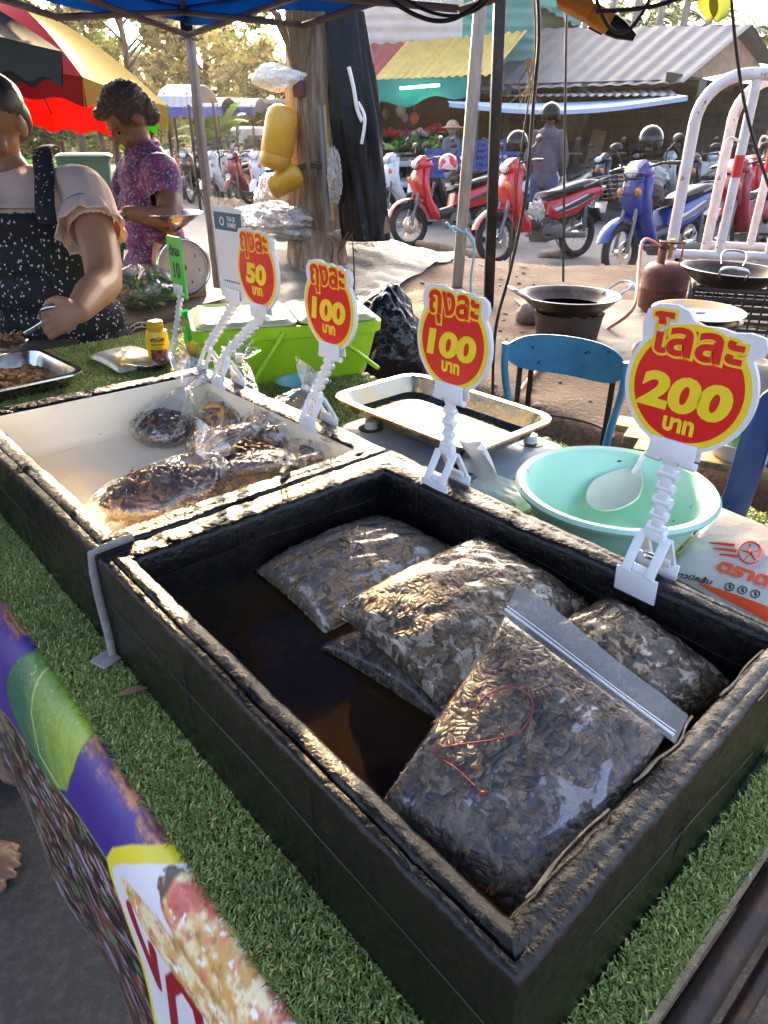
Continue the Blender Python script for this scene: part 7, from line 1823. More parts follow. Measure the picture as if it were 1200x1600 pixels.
# rolled black tarpaulin
BT = mat('black_tarp', (.003, .003, .003), .34, bump=.35, bsc=9, bd=.03, spec=.22, detail=3)
q0, q1 = py(537, 18, 5.3), py(574, 375, 5.2)
mb = MB()
def roll(U, W):
    p = q0 * (1 - U[..., None]) + q1 * U[..., None]; th = W * 2 * PI; r = (.105 + .035 * np.minimum(U * 2.2, 1)) * (1 + .26 * np.abs(np.cos(th * 2.5 + U * 1.6)) - .1 + .14 * np.abs(np.cos(th * 4.5 - U * 2.5 + 1)) + .04 * np.cos(th * 13 + U * 5) + .07 * wob(811, U * 2, np.cos(th), np.sin(th), f=3))
    return p + np.stack([np.cos(th) * r, np.sin(th) * r * .6, 0 * th], -1)
mb.grid(roll, 60, 80); o = solo('rolled_tarpaulin', mb, BT, 'tall roll of glossy black tarpaulin leaning on the right of the trunk', 'tarpaulin', q1, sharp=60)
mb = MB(); mb.tube(smooth_pts([py(545, 105, 5.08), py(552, 135, 5.06), py(558, 170, 5.05), py(566, 190, 5.02)], 5), .012, 6); mb.tube(smooth_pts([py(560, 160, 5.05), py(570, 185, 5.0), py(565, 225, 4.98)], 5), .010, 6); solo('ribbon', mb, mat('white_ribbon', (.65, .6, .6), .5), 'white plastic ribbon tied round the black rolled tarpaulin', 'ribbon', py(565, 225, 4.98))
mb = MB(); a_, b_ = py(555, 150, 5.35), py(604, 365, 5.15); mb.box((a_ + b_) / 2, (.05, .035, np.linalg.norm(a_ - b_)), frame(b_ - a_), .003); solo('timber_batten', mb, mat('reddish_timber', (.30, .17, .10), .8), 'reddish timber batten leaning along the black rolled tarpaulin', 'batten', b_)
# yellow jerrycans and the white cloth
YJ = mat('yellow_can', (.62, .33, .02), .4, sub=.2, col2=(.48, .24, .02), sc=5)
def can(label, c, r, h, tilt):
    R = roty(tilt); m = MB(); m.lathe([(0, -h / 2), (r * .8, -h / 2), (r * .97, -h * .44), (r, -h * .3), (r * .96, -h * .27), (r, -h * .24), (r, h * .28), (r * .9, h * .40), (r * .55, h * .48), (r * .3, h * .5), (0, h * .5)], 32, c, R)
    return solo('plastic_can', m, YJ, label, 'can', c + A([0, 0, -h / 2]))
ty = 5.25
can('yellow plastic can hanging upside down on the left of the trunk', py(436, 215, ty), .108, .39, .25)
can('yellow plastic can half buried in milky plastic below the hanging one', py(447, 282, ty), .078, .24, 1.1)
wcl = py(432, 122, ty); solo('cloth_bundle', fold_lump(wcl, (.16, .09, .075), 821, 1.8, .35, 80), film('white_bag_film', (.95, .93, .9), .3, .15, 1, 12, .7, bd=.05, diffcol=(.78, .74, .68)), 'crumpled white cloth caught on the left of the trunk', 'cloth', wcl)
wb_ = py(523, 275, 5.1); solo('plastic_strip', fold_lump(wb_, (.045, .04, .16), 825, 3, .4), PLAST, 'torn white plastic hanging low between the trunk and black roll', 'plastic strip', wb_ - A([0, 0, .15]))

# ================================================================ umbrellas at the left
def umbrella(name, label, c, r, hgt, cols, tilt, start, n=8, val=.10, pole=True, foot=0):
    root = thing(name, label, 'umbrella', (c[0], c[1], foot)); R = rotx(tilt[0]) @ roty(tilt[1])
    rim = [c + R @ A([r * math.cos(start + 2 * PI * k / n), r * math.sin(start + 2 * PI * k / n), 0]) for k in range(n)]; top = c + R @ A([0, 0, hgt])
    for k in range(n):
        a_, b_ = rim[k], rim[(k + 1) % n]; o_ = nrm((a_ + b_) / 2 - c)
        m = MB(); m.grid(lambda U, W: (a_ * (1 - U[..., None]) + b_ * U[..., None]) * (1 - W[..., None]) + top * W[..., None] + (.10 * r * np.sin(PI * W) * (1 - .35 * np.sin(PI * U)))[..., None] * A([0, 0, 1]) - (.03 * r * np.sin(PI * U) * (1 - W))[..., None] * o_, 14, 14, thick=.0015)
        po = m.build('panel', cols[k], root)
        m = MB(); m.grid(lambda U, W: a_ * (1 - U[..., None]) + b_ * U[..., None] - (.03 * r * np.sin(PI * U))[..., None] * o_ - (W * val * (1 + .12 * np.cos(U * 2 * PI * 3)))[..., None] * A([0, 0, 1]) - (W * .02)[..., None] * o_, 26, 4, thick=.0012); m.build('valance', cols[k], po)
        m = MB(); m.tube([top - A([0, 0, .03]), (a_ + top) / 2 + A([0, 0, .07 * r]), a_ - A([0, 0, .01])], .006, 6); m.build('rib', BK_GREY, root)
    if pole: m = MB(); m.cyl(A([c[0], c[1], foot]), top, .02, None, 12); m.build('pole', mat('umbrella_pole', (.12, .11, .10), .5, .5), root)
    return root
uR = cloth('umbrella_red', (.52, .014, .03), .5); uY = cloth('umbrella_yellow', (.66, .48, .10), .5); uG = cloth('umbrella_green', (.10, .52, .02), .55); uRb = cloth('umbrella_backlit_red', (.55, .03, .02), .5)  # far red panels get a brighter red, painting in the backlight
cU = A([-2.12, 4.35, 1.55])
umbrella('market_umbrella', 'big red yellow and green market umbrella over the older woman', cU, .92, .42, [uG, uRb, uRb, uG, uR, uR, uR, uY], (-.11, .09), rad(6), 8, .11, True, 0)
uN = cloth('umbrella_navy', (.035, .075, .11), .03)
umbrella('market_umbrella', 'dark navy umbrella edge hanging low at the left of the red one', A([-2.08, 2.75, 1.60]), .93, .30, [uN] * 8, (.0, .02), rad(22), 8, .10, True, 0)
# green bin and shrubs by the bikes
gb2 = pz(138, 300, .0); gy = 8.2; gb2 = py(135, 258, gy)
bin_ = thing('wheelie_bin', 'green plastic bin with a flat lid behind the vendor', 'bin', (gb2[0], gb2[1], 0))
GRN = mat('bin_green', (.012, .085, .04), .5); hb_ = gb2[2] + .06
mb = MB(); mb.loft([rr_ring(.19, .2, .04, z, A([gb2[0], gb2[1], 0]), np.eye(3)) * 1 if False else rr_ring(w, w, .04, z, A([gb2[0], gb2[1], 0]), rotz(.3)) for w, z in ((.18, .02), (.24, hb_ - .02), (.255, hb_ - .02), (.255, hb_))], True, True); mb.build('body', GRN, bin_)
mb = MB(); mb.loft([rr_ring(w, w, .05, z, A([gb2[0], gb2[1], 0]), rotz(.3)) for w, z in ((.27, hb_ + .002), (.275, hb_ + .03), (.24, hb_ + .055))], True, True); mb.build('lid', GRN, bin_)
# ================================================================ buildings across the road
def corr(mb, c00, c10, c11, c01, pitch, amp, nv=3, thick=.004, col=None):
    # corrugated sheet, ribs running from c00->c01 / c10->c11
    L = np.linalg.norm(A(c10) - A(c00)); n = max(8, int(L / pitch * 6)); nn = nrm(np.cross(A(c10) - A(c00), A(c01) - A(c00)))
    mb.grid(lambda U, W: (A(c00) * (1 - U[..., None]) + A(c10) * U[..., None]) * (1 - W[..., None]) + (A(c01) * (1 - U[..., None]) + A(c11) * U[..., None]) * W[..., None] + (amp * np.tanh(2.2 * np.sin(U * L / pitch * 2 * PI)))[..., None] * nn, n, nv, thick=thick); return mb
YS = 16.0
stall = thing('market_stall', 'shophouse vegetable stall with a red and yellow striped awning across the road', 'building', (.8, YS, 0))
SIDING = mat('white_siding', (.50, .47, .43), .6, 0, (.36, .33, .30), 2.5, .45, .75); TEAL = mat('teal_sheet', (.03, .26, .22), .5, col2=(.025, .2, .17), sc=3); DKW = mat('dark_planks', (.035, .026, .02), .85, 0, (.06, .045, .03), 4, bump=.5, bsc=12, stretch=(4, 4, .6))
wl, wr = py(520, 60, YS + 1.2), py(722, 55, YS + 1.2)
mb = MB(); corr(mb, A([wl[0], YS + 1.2, 2.4]), A([wl[0], YS + 1.2, 4.3]), A([wr[0], YS + 1.2, 4.3]), A([wl[0] * 0 + wr[0], YS + 1.2, 2.4]), .21, .012); mb.build('white_upper_wall', SIDING, stall)
tr2 = py(800, 55, YS + 1.25)
mb = MB(); corr(mb, A([wr[0], YS + 1.25, 4.3]), A([wr[0], YS + 1.25, 2.2]), A([tr2[0] + .5, YS + 1.25, 2.2]), A([tr2[0] + .5, YS + 1.25, 4.3]), .21, .012); mb.build('teal_upper_wall', TEAL, stall)
aT = [py(u, v, YS + 1.1) for u, v in ((520, 72), (634, 66), (824, 48))]; aB = [py(u, v, YS - .7) for u, v in ((510, 127), (583, 125), (768, 117))]
AWR = mat('awning_red', (.34, .035, .035), .5, col2=(.22, .04, .04), sc=3); AWY = mat('awning_yellow', (.66, .46, .09), .5, col2=(.50, .36, .10), sc=3)
mb = MB(); corr(mb, aB[0], aB[1], aT[1], aT[0], .155, .018); mb.build('red_awning', AWR, stall)
mb = MB(); corr(mb, aB[1], aB[2], aT[2], aT[1], .155, .018); mb.build('yellow_awning', AWY, stall)
c0, c1 = py(556, 126, YS - .75), py(732, 120, YS - .75)
mb = MB(); mb.grid(lambda U, W: c0 * (1 - U[..., None]) + c1 * U[..., None] - (W * (.50 - .12 * np.sin(PI * U * 2.2) ** 2 - .15 * U * U))[..., None] * A([0, 0, 1]) + (.10 * np.sin(U * 9 + W * 3) * W - .25 * W)[..., None] * A([0, 1, 0]), 60, 16, thick=.004)
mb.build('green_cloth', cloth('green_netting', (.015, .30, .22), .4, rough=.9, col2=(.01, .22, .17), sc=4), stall)
xl, xr = py(548, 200, YS)[0] - 1.2, py(790, 200, YS)[0] + 1.1
mb = MB(); mb.box(((xl + xr) / 2, YS + 2.6, 1.3), (xr - xl, .08, 2.6)); mb.build('back_wall', DKW, stall)
mb = MB(); mb.box((xl, YS + 1.3, 1.3), (.08, 2.6, 2.6)); mb.build('side_wall', DKW, stall)
mb = MB(); mb.box(((xl + xr) / 2, YS + 1.85, 2.55), (xr - xl, 1.5, .06)); mb.build('ceiling', DKW, stall)
mb = MB(); mb.box(((wl[0] + tr2[0]) / 2 + .2, YS + 3.4, 4.45), (tr2[0] - wl[0] + 1.6, 4.6, .08)); mb.build('roof', mat('roof_sheet', (.3, .29, .28), .6), stall)
for u in (578, 745): x_ = py(u, 200, YS - .5)[0]; mb = MB(); mb.cyl((x_, YS - .5, 0), (x_, YS - .5, 2.5), .035, None, 12); mb.build('post', BK_GREY, stall)
tl = py(640, 137, YS - 1.15); mb = MB(); mb.cyl(tl + A([-.18, 0, -.01]), tl + A([.55, 0, .04]), .02, None, 10)
lt = solo('tube_lamp', mb, mat('tube_glow', (1, .97, .9), .4, emit=3), 'lit white tube lamp in front of the green cloth', 'lamp', tl)
# produce display
dsp = thing('vegetable_rack', 'two tier rack of vegetables and fruit under the green cloth', 'rack', (.9, YS - .1, 0))
r0, r1 = py(580, 232, YS)[0], py(706, 232, YS)[0]
RACK = mat('rack_rail', (.55, .54, .5), .5)
for z_, yy in ((.92, YS + .35), (.55, YS - .15)):
    mb = MB(); mb.box(((r0 + r1) / 2, yy, z_), (r1 - r0 + .3, .9, .05), rotx(.12)); mb.box(((r0 + r1) / 2, yy - .46, z_ - .01), (r1 - r0 + .3, .04, .07)); mb.build('shelf', RACK, dsp)
for x_ in (r0, r1): mb = MB(); mb.box((x_, YS + .1, .45), (.05, 1.1, .9)); mb.build('upright', RACK, dsp)
PRD = mat('produce', (1, 1, 1), .5, attr=True)
def heap(label, u, v, y, w, col, n, sh='ell'):
    c = py(u, v, y); mb = MB()
    for i in range(n):
        p = A([random.uniform(-w, w), random.uniform(-.18, .18), 0]); p[2] = .10 * (1 - abs(p[0]) / w) * random.random() + .03
        if sh == 'leaf': mb.add(LEAFT[0] * 3.2, LEAFT[1], A(col) * random.uniform(.5, 1.5), rand_rot(None, 1.2), c + p * A([1, 1, 1.5]))
        else: mb.ell(c + p, random.uniform(.035, .055), None, 8, 6, A(col) * random.uniform(.6, 1.3))
    return solo('produce_heap', mb, PRD, label, 'produce', c, 'heaps of produce on the vegetable rack', kind='stuff')
for a_ in (('heap of red chillies on the upper shelf of the rack', 612, 213, YS + .3, .30, (.42, .02, .012), 90), ('heap of purple onions on the upper shelf of the rack', 636, 214, YS + .3, .14, (.25, .04, .10), 40), ('heap of white bagged roots on the upper shelf of the rack', 655, 213, YS + .3, .18, (.55, .5, .45), 40),
           ('heap of red tomatoes at the right of the upper shelf', 682, 206, YS + .35, .22, (.45, .03, .015), 60), ('heap of pale cabbages at the left of the lower shelf', 596, 234, YS - .25, .25, (.36, .46, .16), 40)): heap(*a_)
for a_ in (('heap of green leaves at the left of the upper shelf', 588, 214, YS + .3, .14, (.10, .25, .04), 120), ('heap of green leaves in the middle of the lower shelf', 640, 232, YS - .25, .32, (.07, .20, .03), 220), ('heap of bright green leaves at the right of the lower shelf', 680, 232, YS - .25, .22, (.12, .27, .04), 150)): heap(*a_, 'leaf')
for k, (u, v, c_, s_) in enumerate(((603, 178, (.2, .12, .05), .08), (626, 172, (.3, .28, .25), .10), (647, 185, (.5, .16, .05), .09), (633, 184, (.3, .22, .2), .07))):
    p_ = py(u, v, YS + .1); mb = fold_lump(p_, (s_, s_, s_ * 1.2), 900 + k * 3, 3, .3, 24); mb.cyl(p_, p_ + A([0, 0, .5]), .006, None, 5); solo('hanging_bag', mb, mat('hanging_goods', c_, .7), ['small brown bag hanging leftmost in the vegetable stall', 'pale grey bag hanging highest in the vegetable stall', 'orange bag hanging rightmost in the vegetable stall', 'reddish grey bag hanging low in the vegetable stall'][k], 'bag', p_)
# blue crates before the stall
def bcrate(label, u, v, y, w=.5, h=.34):
    p = py(u, v, y); r = thing('crate', label, 'crate', (p[0], p[1], p[2]), 0, 'blue plastic crates'); m_ = mat('crate_blue', (.02, .06, .24), .5); mb = MB()
    for s_ in (-1, 1):
        for z in np.linspace(.03, h, 5): mb.box(p + A([0, s_ * .17, z]), (w, .012, .045)); mb.box(p + A([s_ * w / 2, 0, z]), (.012, .34, .045))
        for t in np.linspace(-w / 2, w / 2, 7): mb.box(p + A([t, s_ * .17, h / 2]), (.02, .016, h))
    mb.box(p + A([0, 0, .012]), (w, .34, .015)); mb.build('slatted_body', m_, r)
bcrate('blue crate at the left before the vegetable rack', 678, 277, 12.2, .28, .38); bcrate('blue crate stacked left beside the timber post', 738, 265, 13, .5, .42); bcrate('blue crate right of the black steel post', 782, 262, 13, .5, .40)

# teal house behind
teal = thing('teal_house', 'tall teal corrugated house rising behind the striped awning', 'building', (4.6, 21, 0))
a_, b_ = py(772, 60, 20.5), py(905, 60, 22)
mb = MB(); corr(mb, A([a_[0], a_[1], 5.4]), A([a_[0], a_[1], 0]), A([b_[0], b_[1], 0]), A([b_[0], b_[1], 5.4]), .25, .014); mb.build('wall', TEAL, teal)
mb = MB(); mb.box((a_[0] - .02, a_[1] + 1.5, 2.6), (.05, 3.1, 5.2)); mb.build('side_wall', TEAL, teal)
mb = MB(); corr(mb, A([a_[0] - .6, a_[1] - .7, 4.75]), A([b_[0] + 1, b_[1] - .6, 3.4]), A([b_[0] + 1, b_[1] + 3, 4.0]), A([a_[0] - .6, a_[1] + 3, 5.6]), .25, .02); mb.build('roof', mat('dark_roof', (.10, .10, .11), .5, .2), teal)

# long shed with the grey iron roof
shed = thing('market_shed', 'low open shed with a grey corrugated iron roof and pale blue tarp edge', 'building', (4.5, 15.5, 0))
IRON = mat('iron_sheet', (.075, .095, .125), .7, .0, (.055, .07, .09), 2.2, .4, .7, col3=(.14, .09, .06), sc3=3, lo3=.66, hi3=.75, bump=.05, bsc=8, spec=.2)
eL, eR, rR, rL = py(745, 141, 15.6), py(1068, 129, 14.3), py(1176, 38, 18.0), py(850, 44, 19.6)
mb = MB(); corr(mb, eL, eR, rR, rL, .30, .011, 4); mb.build('front_roof', IRON, shed)
bR = py(1215, 100, 19.0); bL = rL + (bR - rR)
mb = MB(); corr(mb, bL, bR, rR, rL, .30, .011); mb.build('rear_roof', IRON, shed)
GAB = mat('gable_board', (.36, .22, .12), .8, 0, (.2, .13, .08), 5)
mb = MB(); off = A([-.35, .1, -.05]); g0, g1, g2 = eR + off + A([.25, .5, .05]), rR + off + A([0, 0, -.1]), bR + off
mb.add([g0, g1, g2, g0 + A([.04, 0, 0]), g1 + A([.04, 0, 0]), g2 + A([.04, 0, 0])], [[0, 1, 2], [5, 4, 3], [0, 3, 4, 1], [1, 4, 5, 2]]); mb.build('gable', GAB, shed)
mb = MB(); mb.box((eR + bR) / 2 + A([-.3, 0, -.25]), (.06, np.linalg.norm((bR - eR)[:2]), .14), rotz(math.atan2((bR - eR)[1], (bR - eR)[0]) - PI / 2)); mb.build('beam', DKW, shed)
s0, s1 = py(772, 150, 14.9), py(1060, 149, 13.9)
mb = MB(); corr(mb, s0, s1, eR + A([-.1, .3, -.08]), eL + A([.2, .3, -.08]), .15, .014); mb.build('lower_roof', IRON, shed)
t0_, t1_ = py(702, 160, 14.6), py(1075, 150, 13.6)
PBT = mat('pale_blue_tarp', (.36, .48, .62), .5, col2=(.30, .41, .55), sc=2)
mb = MB(); mb.grid(lambda U, W: (t0_ * (1 - U[..., None]) + t1_ * U[..., None]) + (W * .5)[..., None] * A([0, 1, .10]) - (.16 * np.sin(PI * U) * (1 - W * .5) )[..., None] * A([0, 0, 1]) , 40, 6, thick=.004); 
mb.grid(lambda U, W: (t0_ * (1 - U[..., None]) + t1_ * U[..., None]) - ((.16 * np.sin(PI * U)) + W * .07)[..., None] * A([0, 0, 1]), 40, 4, thick=.004); mb.build('tarp_edge', PBT, shed)
mb = MB(); bw0, bw1 = py(700, 200, 18.4), py(1200, 200, 17.2); corr(mb, A([bw0[0], bw0[1], 2.4]), A([bw0[0], bw0[1], 0]), A([bw1[0], bw1[1], 0]), A([bw1[0], bw1[1], 2.4]), .2, .01); mb.build('back_wall', DKW, shed)
mb = MB(); mb.add([bw0 * A([1, 1, 0]) + A([0, 0, 2.35]), bw1 * A([1, 1, 0]) + A([0, 0, 2.35]), eR * A([1, 1, 0]) + A([0, .2, 2.28]), eL * A([1, 1, 0]) + A([0, .2, 2.28])], [[0, 1, 2, 3]]); mb.build('ceiling', DKW, shed)
for u, y_ in ((790, 15.2), (905, 15), (1085, 14.0), (1165, 15.5)):
    x_ = py(u, 200, y_)[0]; mb = MB(); mb.box((x_, y_, 1.12), (.10, .10, 2.24)); mb.build('post', DKW if u < 1000 else BK_GREY, shed)
# things in the shed
d_ = py(925, 235, 15.6); mb = MB(); mb.box((d_[0], d_[1], .75), (.28, .04, 1.5), roty(.14), .004); solo('plank', mb, mat('brown_plank', (.14, .08, .045), .8), 'brown plank leaning inside the shed behind the blue plastic chair', 'plank', (d_[0], d_[1], 0))
d_ = py(1088, 235, 15.0); mb = MB(); mb.box((d_[0], d_[1], .55), (.55, .04, .8), rotx(.08), .004); solo('notice_board', mb, mat('pale_board', (.5, .48, .45), .7), 'pale blank board leaning inside the shed right of the helmet', 'board', (d_[0], d_[1], 0))
for k, (u, v, s_) in enumerate(((902, 185, .22), (893, 205, .16))): p_ = py(u, v, 16.4); solo('sack', fold_lump(p_, (s_, s_, s_ * 1.2), 930 + k * 3, 3, .25, 30), mat('sack_cloth', (.10, .085, .075), .9), ['large dim sack hanging high inside the shed', 'smaller dim sack below the large one inside the shed'][k], 'sack', p_)
def plastic_chair(label, p, yaw, col):
    r = thing('plastic_chair', label, 'chair', p, yaw); m_ = mat('chair_plastic', col, .4); pa = lambda n_, mb: mb.build(n_, m_, r, world=False)
    mb = MB(); mb.box((0, 0, .43), (.44, .42, .03), None, .01); pa('seat', mb); mb = MB(); mb.grid(lambda U, W: np.stack([(U - .5) * .46, -.20 - .05 * W + .05 * (2 * U - 1) ** 2, .44 + W * .42], -1), 12, 8, thick=.012); pa('backrest', mb)
    for x in (-1, 1):
        for y in (-1, 1): mb = MB(); mb.cyl((x * .19, y * .17, .43), (x * .23, y * .21, 0), .022, .018, 8); pa('leg', mb)
        mb = MB(); mb.tube([(x * .23, -.20, .62), (x * .25, .05, .64), (x * .24, .16, .60), (x * .22, .17, .43)], .018, 8); pa('armrest', mb)
d_ = pz(932, 308, .01); plastic_chair('dark blue plastic armchair in the shade of the shed', (d_[0], d_[1], .01), 2.6, (.02, .05, .12))

# ================================================================ far left: canopies, pickup, low teal house
def flat_canopy(label, u0, u1, v, y, vb, m_, depth=2.2, drop=.25):
    a, b = py(u0, v, y), py(u1, v, y); r = thing('stall_canopy', label, 'canopy', ((a[0] + b[0]) / 2, y, 0)); mb = MB()
    mb.grid(lambda U, W: np.stack([a[0] + (b[0] - a[0]) * U, y + depth * W, a[2] + .25 * np.sin(PI * W) ** .7 + 0 * U], -1), 12, 9, thick=.01)
    mb.grid(lambda U, W: np.stack([a[0] + (b[0] - a[0]) * U, y - .01 + .02 * np.sin(U * 30) * W, a[2] - drop * W * (1 + .15 * np.sin(U * 20))], -1), 40, 3, thick=.006); mb.build('roof', m_, r)
    for x_ in (a[0] + .1, b[0] - .1):
        for yy in (y + .1, y + depth - .1): mb = MB(); mb.cyl((x_, yy, 0), (x_, yy, a[2] + .05), .03, None, 8); mb.build('post', BLACKM, r)
flat_canopy('white roofed canopy stall just right of the umbrella', 246, 299, 150, 15.0, 160, mat('white_tarp', (.62, .60, .58), .6), 2.4, .16)
flat_canopy('blue roofed canopy stall behind the tent pole', 262, 345, 167, 19.0, 176, mat('blue_tarp', (.03, .07, .30), .55), 2.4, .2)
flat_canopy('blue roofed canopy stall beside the pickup', 338, 398, 167, 21.0, 178, mat('blue_tarp', (.035, .06, .26), .55), 2.4, .2)
pk0 = pz(385, 238, .01); pk0 = py(388, 238, 24); pu = thing('pickup', 'white pickup with dark windows parked at the far left', 'pickup', (pk0[0], 24, 0), -2.2)
PWH = mat('car_white', (.62, .61, .58), .25, coat=.5); GLS = mat('car_glass', (.03, .045, .05), .05)
pa = lambda n_, mb, m_: mb.build(n_, m_, pu, world=False)
pa('body', MB().slab([(-2.4, .45), (2.3, .42), (2.4, .65), (2.3, .92), (1.2, 1.02), (-2.4, 1.02)], .82, .10), PWH); pa('cabin', MB().slab([(-1.0, 1.0), (1.25, 1.0), (.7, 1.62), (.3, 1.70), (-.8, 1.68), (-.98, 1.5)], .74, .08), PWH)
for s in (-1, 1):
    mb = MB(); mb.add([(-.8, s * .765, 1.08), (.98, s * .765, 1.08), (.60, s * .735, 1.55), (-.75, s * .735, 1.58)], [[0, 1, 2, 3]]); pa('side_window', mb, GLS); mb = MB(); mb.ell((2.32, s * .6, .78), (.08, .18, .11), None, 14, 8); pa('headlight', mb, BK_LAMP)
    for x in (-1.45, 1.45): mb = MB(); mb.lathe([(.02, -.1), (.3, -.1), (.36, -.06), (.36, .06), (.3, .1), (.02, .1)], 24, (x, s * .78, .36), rotx(PI / 2)); w_ = pa('wheel', mb, RUBBER); mb = MB(); mb.cyl((x, s * .89, .36), (x, s * .892, .36), .2, None, 18); mb.build('rim', BK_CHROME, w_, world=False)
mb = MB(); mb.add([(1.28, -.64, 1.05), (1.28, .64, 1.05), (.76, .58, 1.60), (.76, -.58, 1.60)], [[0, 1, 2, 3]]); pa('windscreen', mb, GLS)
th = thing('teal_hut', 'low teal walled hut beyond the white pickup', 'building', (py(412, 160, 30)[0], 31, 0)); hx = py(412, 160, 30)[0]
mb = MB(); mb.box((hx, 31.5, 1.3), (3.2, 3, 2.6)); mb.build('wall', mat('pale_teal', (.10, .36, .34), .7), th); mb = MB(); mb.box((hx, 31.4, 2.75), (3.8, 3.6, .12), rotx(.06)); mb.build('roof', mat('tin', (.4, .4, .38), .5), th)

# ================================================================ trees and plants
LEAF = cloth('leaf', (1, 1, 1), .45, True, .5)
TBARK = mat('tree_bark', (.12, .085, .06), .9, 0, (.06, .04, .03), 6, bump=.6, bsc=20, stretch=(3, 3, .5))
def leaf_cloud(centers, radii, n, size, cols, seed):
    r = np.random.RandomState(seed); k = r.choice(len(centers), n, p=A(radii) ** 2 / (A(radii) ** 2).sum())
    d = r.normal(size=(n, 3)); d /= np.linalg.norm(d, axis=1, keepdims=True); P = A(centers)[k] + d * (A(radii)[k] * r.uniform(.35, 1.08, n))[:, None] * A([1, 1, .75])
    a = r.normal(size=(n, 3)); a /= np.linalg.norm(a, axis=1, keepdims=True); b = np.cross(a, r.normal(size=(n, 3))); b /= np.linalg.norm(b, axis=1, keepdims=True)
    s = (size * r.uniform(.55, 1.3, n))[:, None]; a = a * A([1, 1, .7])
    V = np.stack([P - a * s, P + b * s * .42, P + a * s, P - b * s * .42], 1).reshape(-1, 3); F = np.arange(4 * n).reshape(-1, 4)
    clump = r.uniform(.5, 1.3, len(centers))[k]; C = A(cols)[r.randint(0, len(cols), n)] * (clump * r.uniform(.7, 1.3, n))[:, None]
    return V, F, np.repeat(C, 4, 0)
G1 = [(.09, .15, .03), (.13, .19, .04), (.18, .21, .05), (.06, .11, .025)]; G2 = [(.13, .17, .05), (.22, .22, .06), (.28, .23, .08)]
def make_tree(label, h, tr_, spread, nleaf, size, cols, seed, bare=.35, ncl=16, group='trees beyond the bikes'):
    r = thing('tree', label, 'tree', (0, 0, 0), 0, group); rs = np.random.RandomState(seed); mb = MB()
    path = smooth_pts([(0, 0, -.1), (.15 * rs.normal() * tr_ * 4, .1, h * .33), (.3 * rs.normal() * tr_ * 3, 0, h * .66), (0, 0, h * .95)], 5); mb.tube(path, list(np.linspace(tr_, tr_ * .25, len(path))), 10); cs, rr = [], []
    for k in range(ncl):
        z = h * (bare + (1 - bare) * rs.uniform(0, 1)); q = rs.uniform(0, 6.28); d = spread * rs.uniform(.15, 1) * (1.1 - .6 * abs((z / h - bare) / (1 - bare) - .45)); c = A([math.cos(q) * d, math.sin(q) * d, z]); cs.append(c); rr.append(spread * rs.uniform(.22, .42))
        b0 = A([0, 0, max(z - d * .7, h * .25)]); mb.tube([b0, (b0 + c) / 2 + A([0, 0, .1]), c], [tr_ * .35, tr_ * .22, tr_ * .08], 6)
    mb.build('trunk', TBARK, r, world=False); V, F, C = leaf_cloud(cs, rr, nleaf, size, cols, seed); fast('crown', V, F, LEAF, r, cols=C, kind='stuff'); return r
tA = make_tree('slender feathery tree catching the light', 8.5, .16, 2.3, 5200, .17, G2, 21, .35, 20)
tB = make_tree('dense dark bushy tree', 6.5, .22, 2.6, 6500, .20, G1, 22, .18, 24)
tC = make_tree('tall bare stemmed tree', 9.5, .2, 1.8, 3200, .18, G2, 23, .5, 14)
spots = [(tA, 335, 27, 'feathery light green tree right behind the tent pole'), (tA, 305, 36, 'soft feathery tree between the umbrella and tent pole'), (tC, 215, 26, 'tall dark stem with a high crown seen above the yellow umbrella panel'),
         (tA, 395, 33, 'feathery tree just left of the trunk'), (tC, 372, 36, 'tall thin tree behind the pickup'), (tB, 425, 30, 'dense low tree directly behind the yellow can'), (tC, 265, 34, 'tall thin tree left of the tent pole'), (tA, 160, 30, 'feathery tree behind the top of the umbrella'),
         (tB, 90, 28, 'dense tree behind the red umbrella'), (tC, 130, 24, 'tall stem tree close behind the umbrella top'), (tA, 20, 30, 'feathery tree far left behind the vendor'), (tB, -60, 32, 'dense tree off to the far left'), (tC, 355, 40, 'tall tree furthest back behind the tent pole'), (tA, 450, 42, 'feathery tree furthest back behind the trunk'),
         (tB, 245, 42, 'dense tree furthest back over the white canopy'), (tB, 180, 40, 'dense tree furthest back behind the umbrella'), (tB, 520, 40, 'dense tree behind the white siding wall')]
seen = set()
for src, u, y_, lab in spots:
    o = src if src.name not in seen else copy_tree(src); seen.add(src.name); p_ = py(u, 222, y_)
    o.location = (p_[0], y_, 0); o.rotation_euler = (0, 0, random.uniform(0, 6.28)); s_ = random.uniform(.9, 1.12) * (.86 if src is tB else .8) * (.72 if 370 < u < 470 else 1); o.scale = (s_, s_, s_); o['label'] = lab
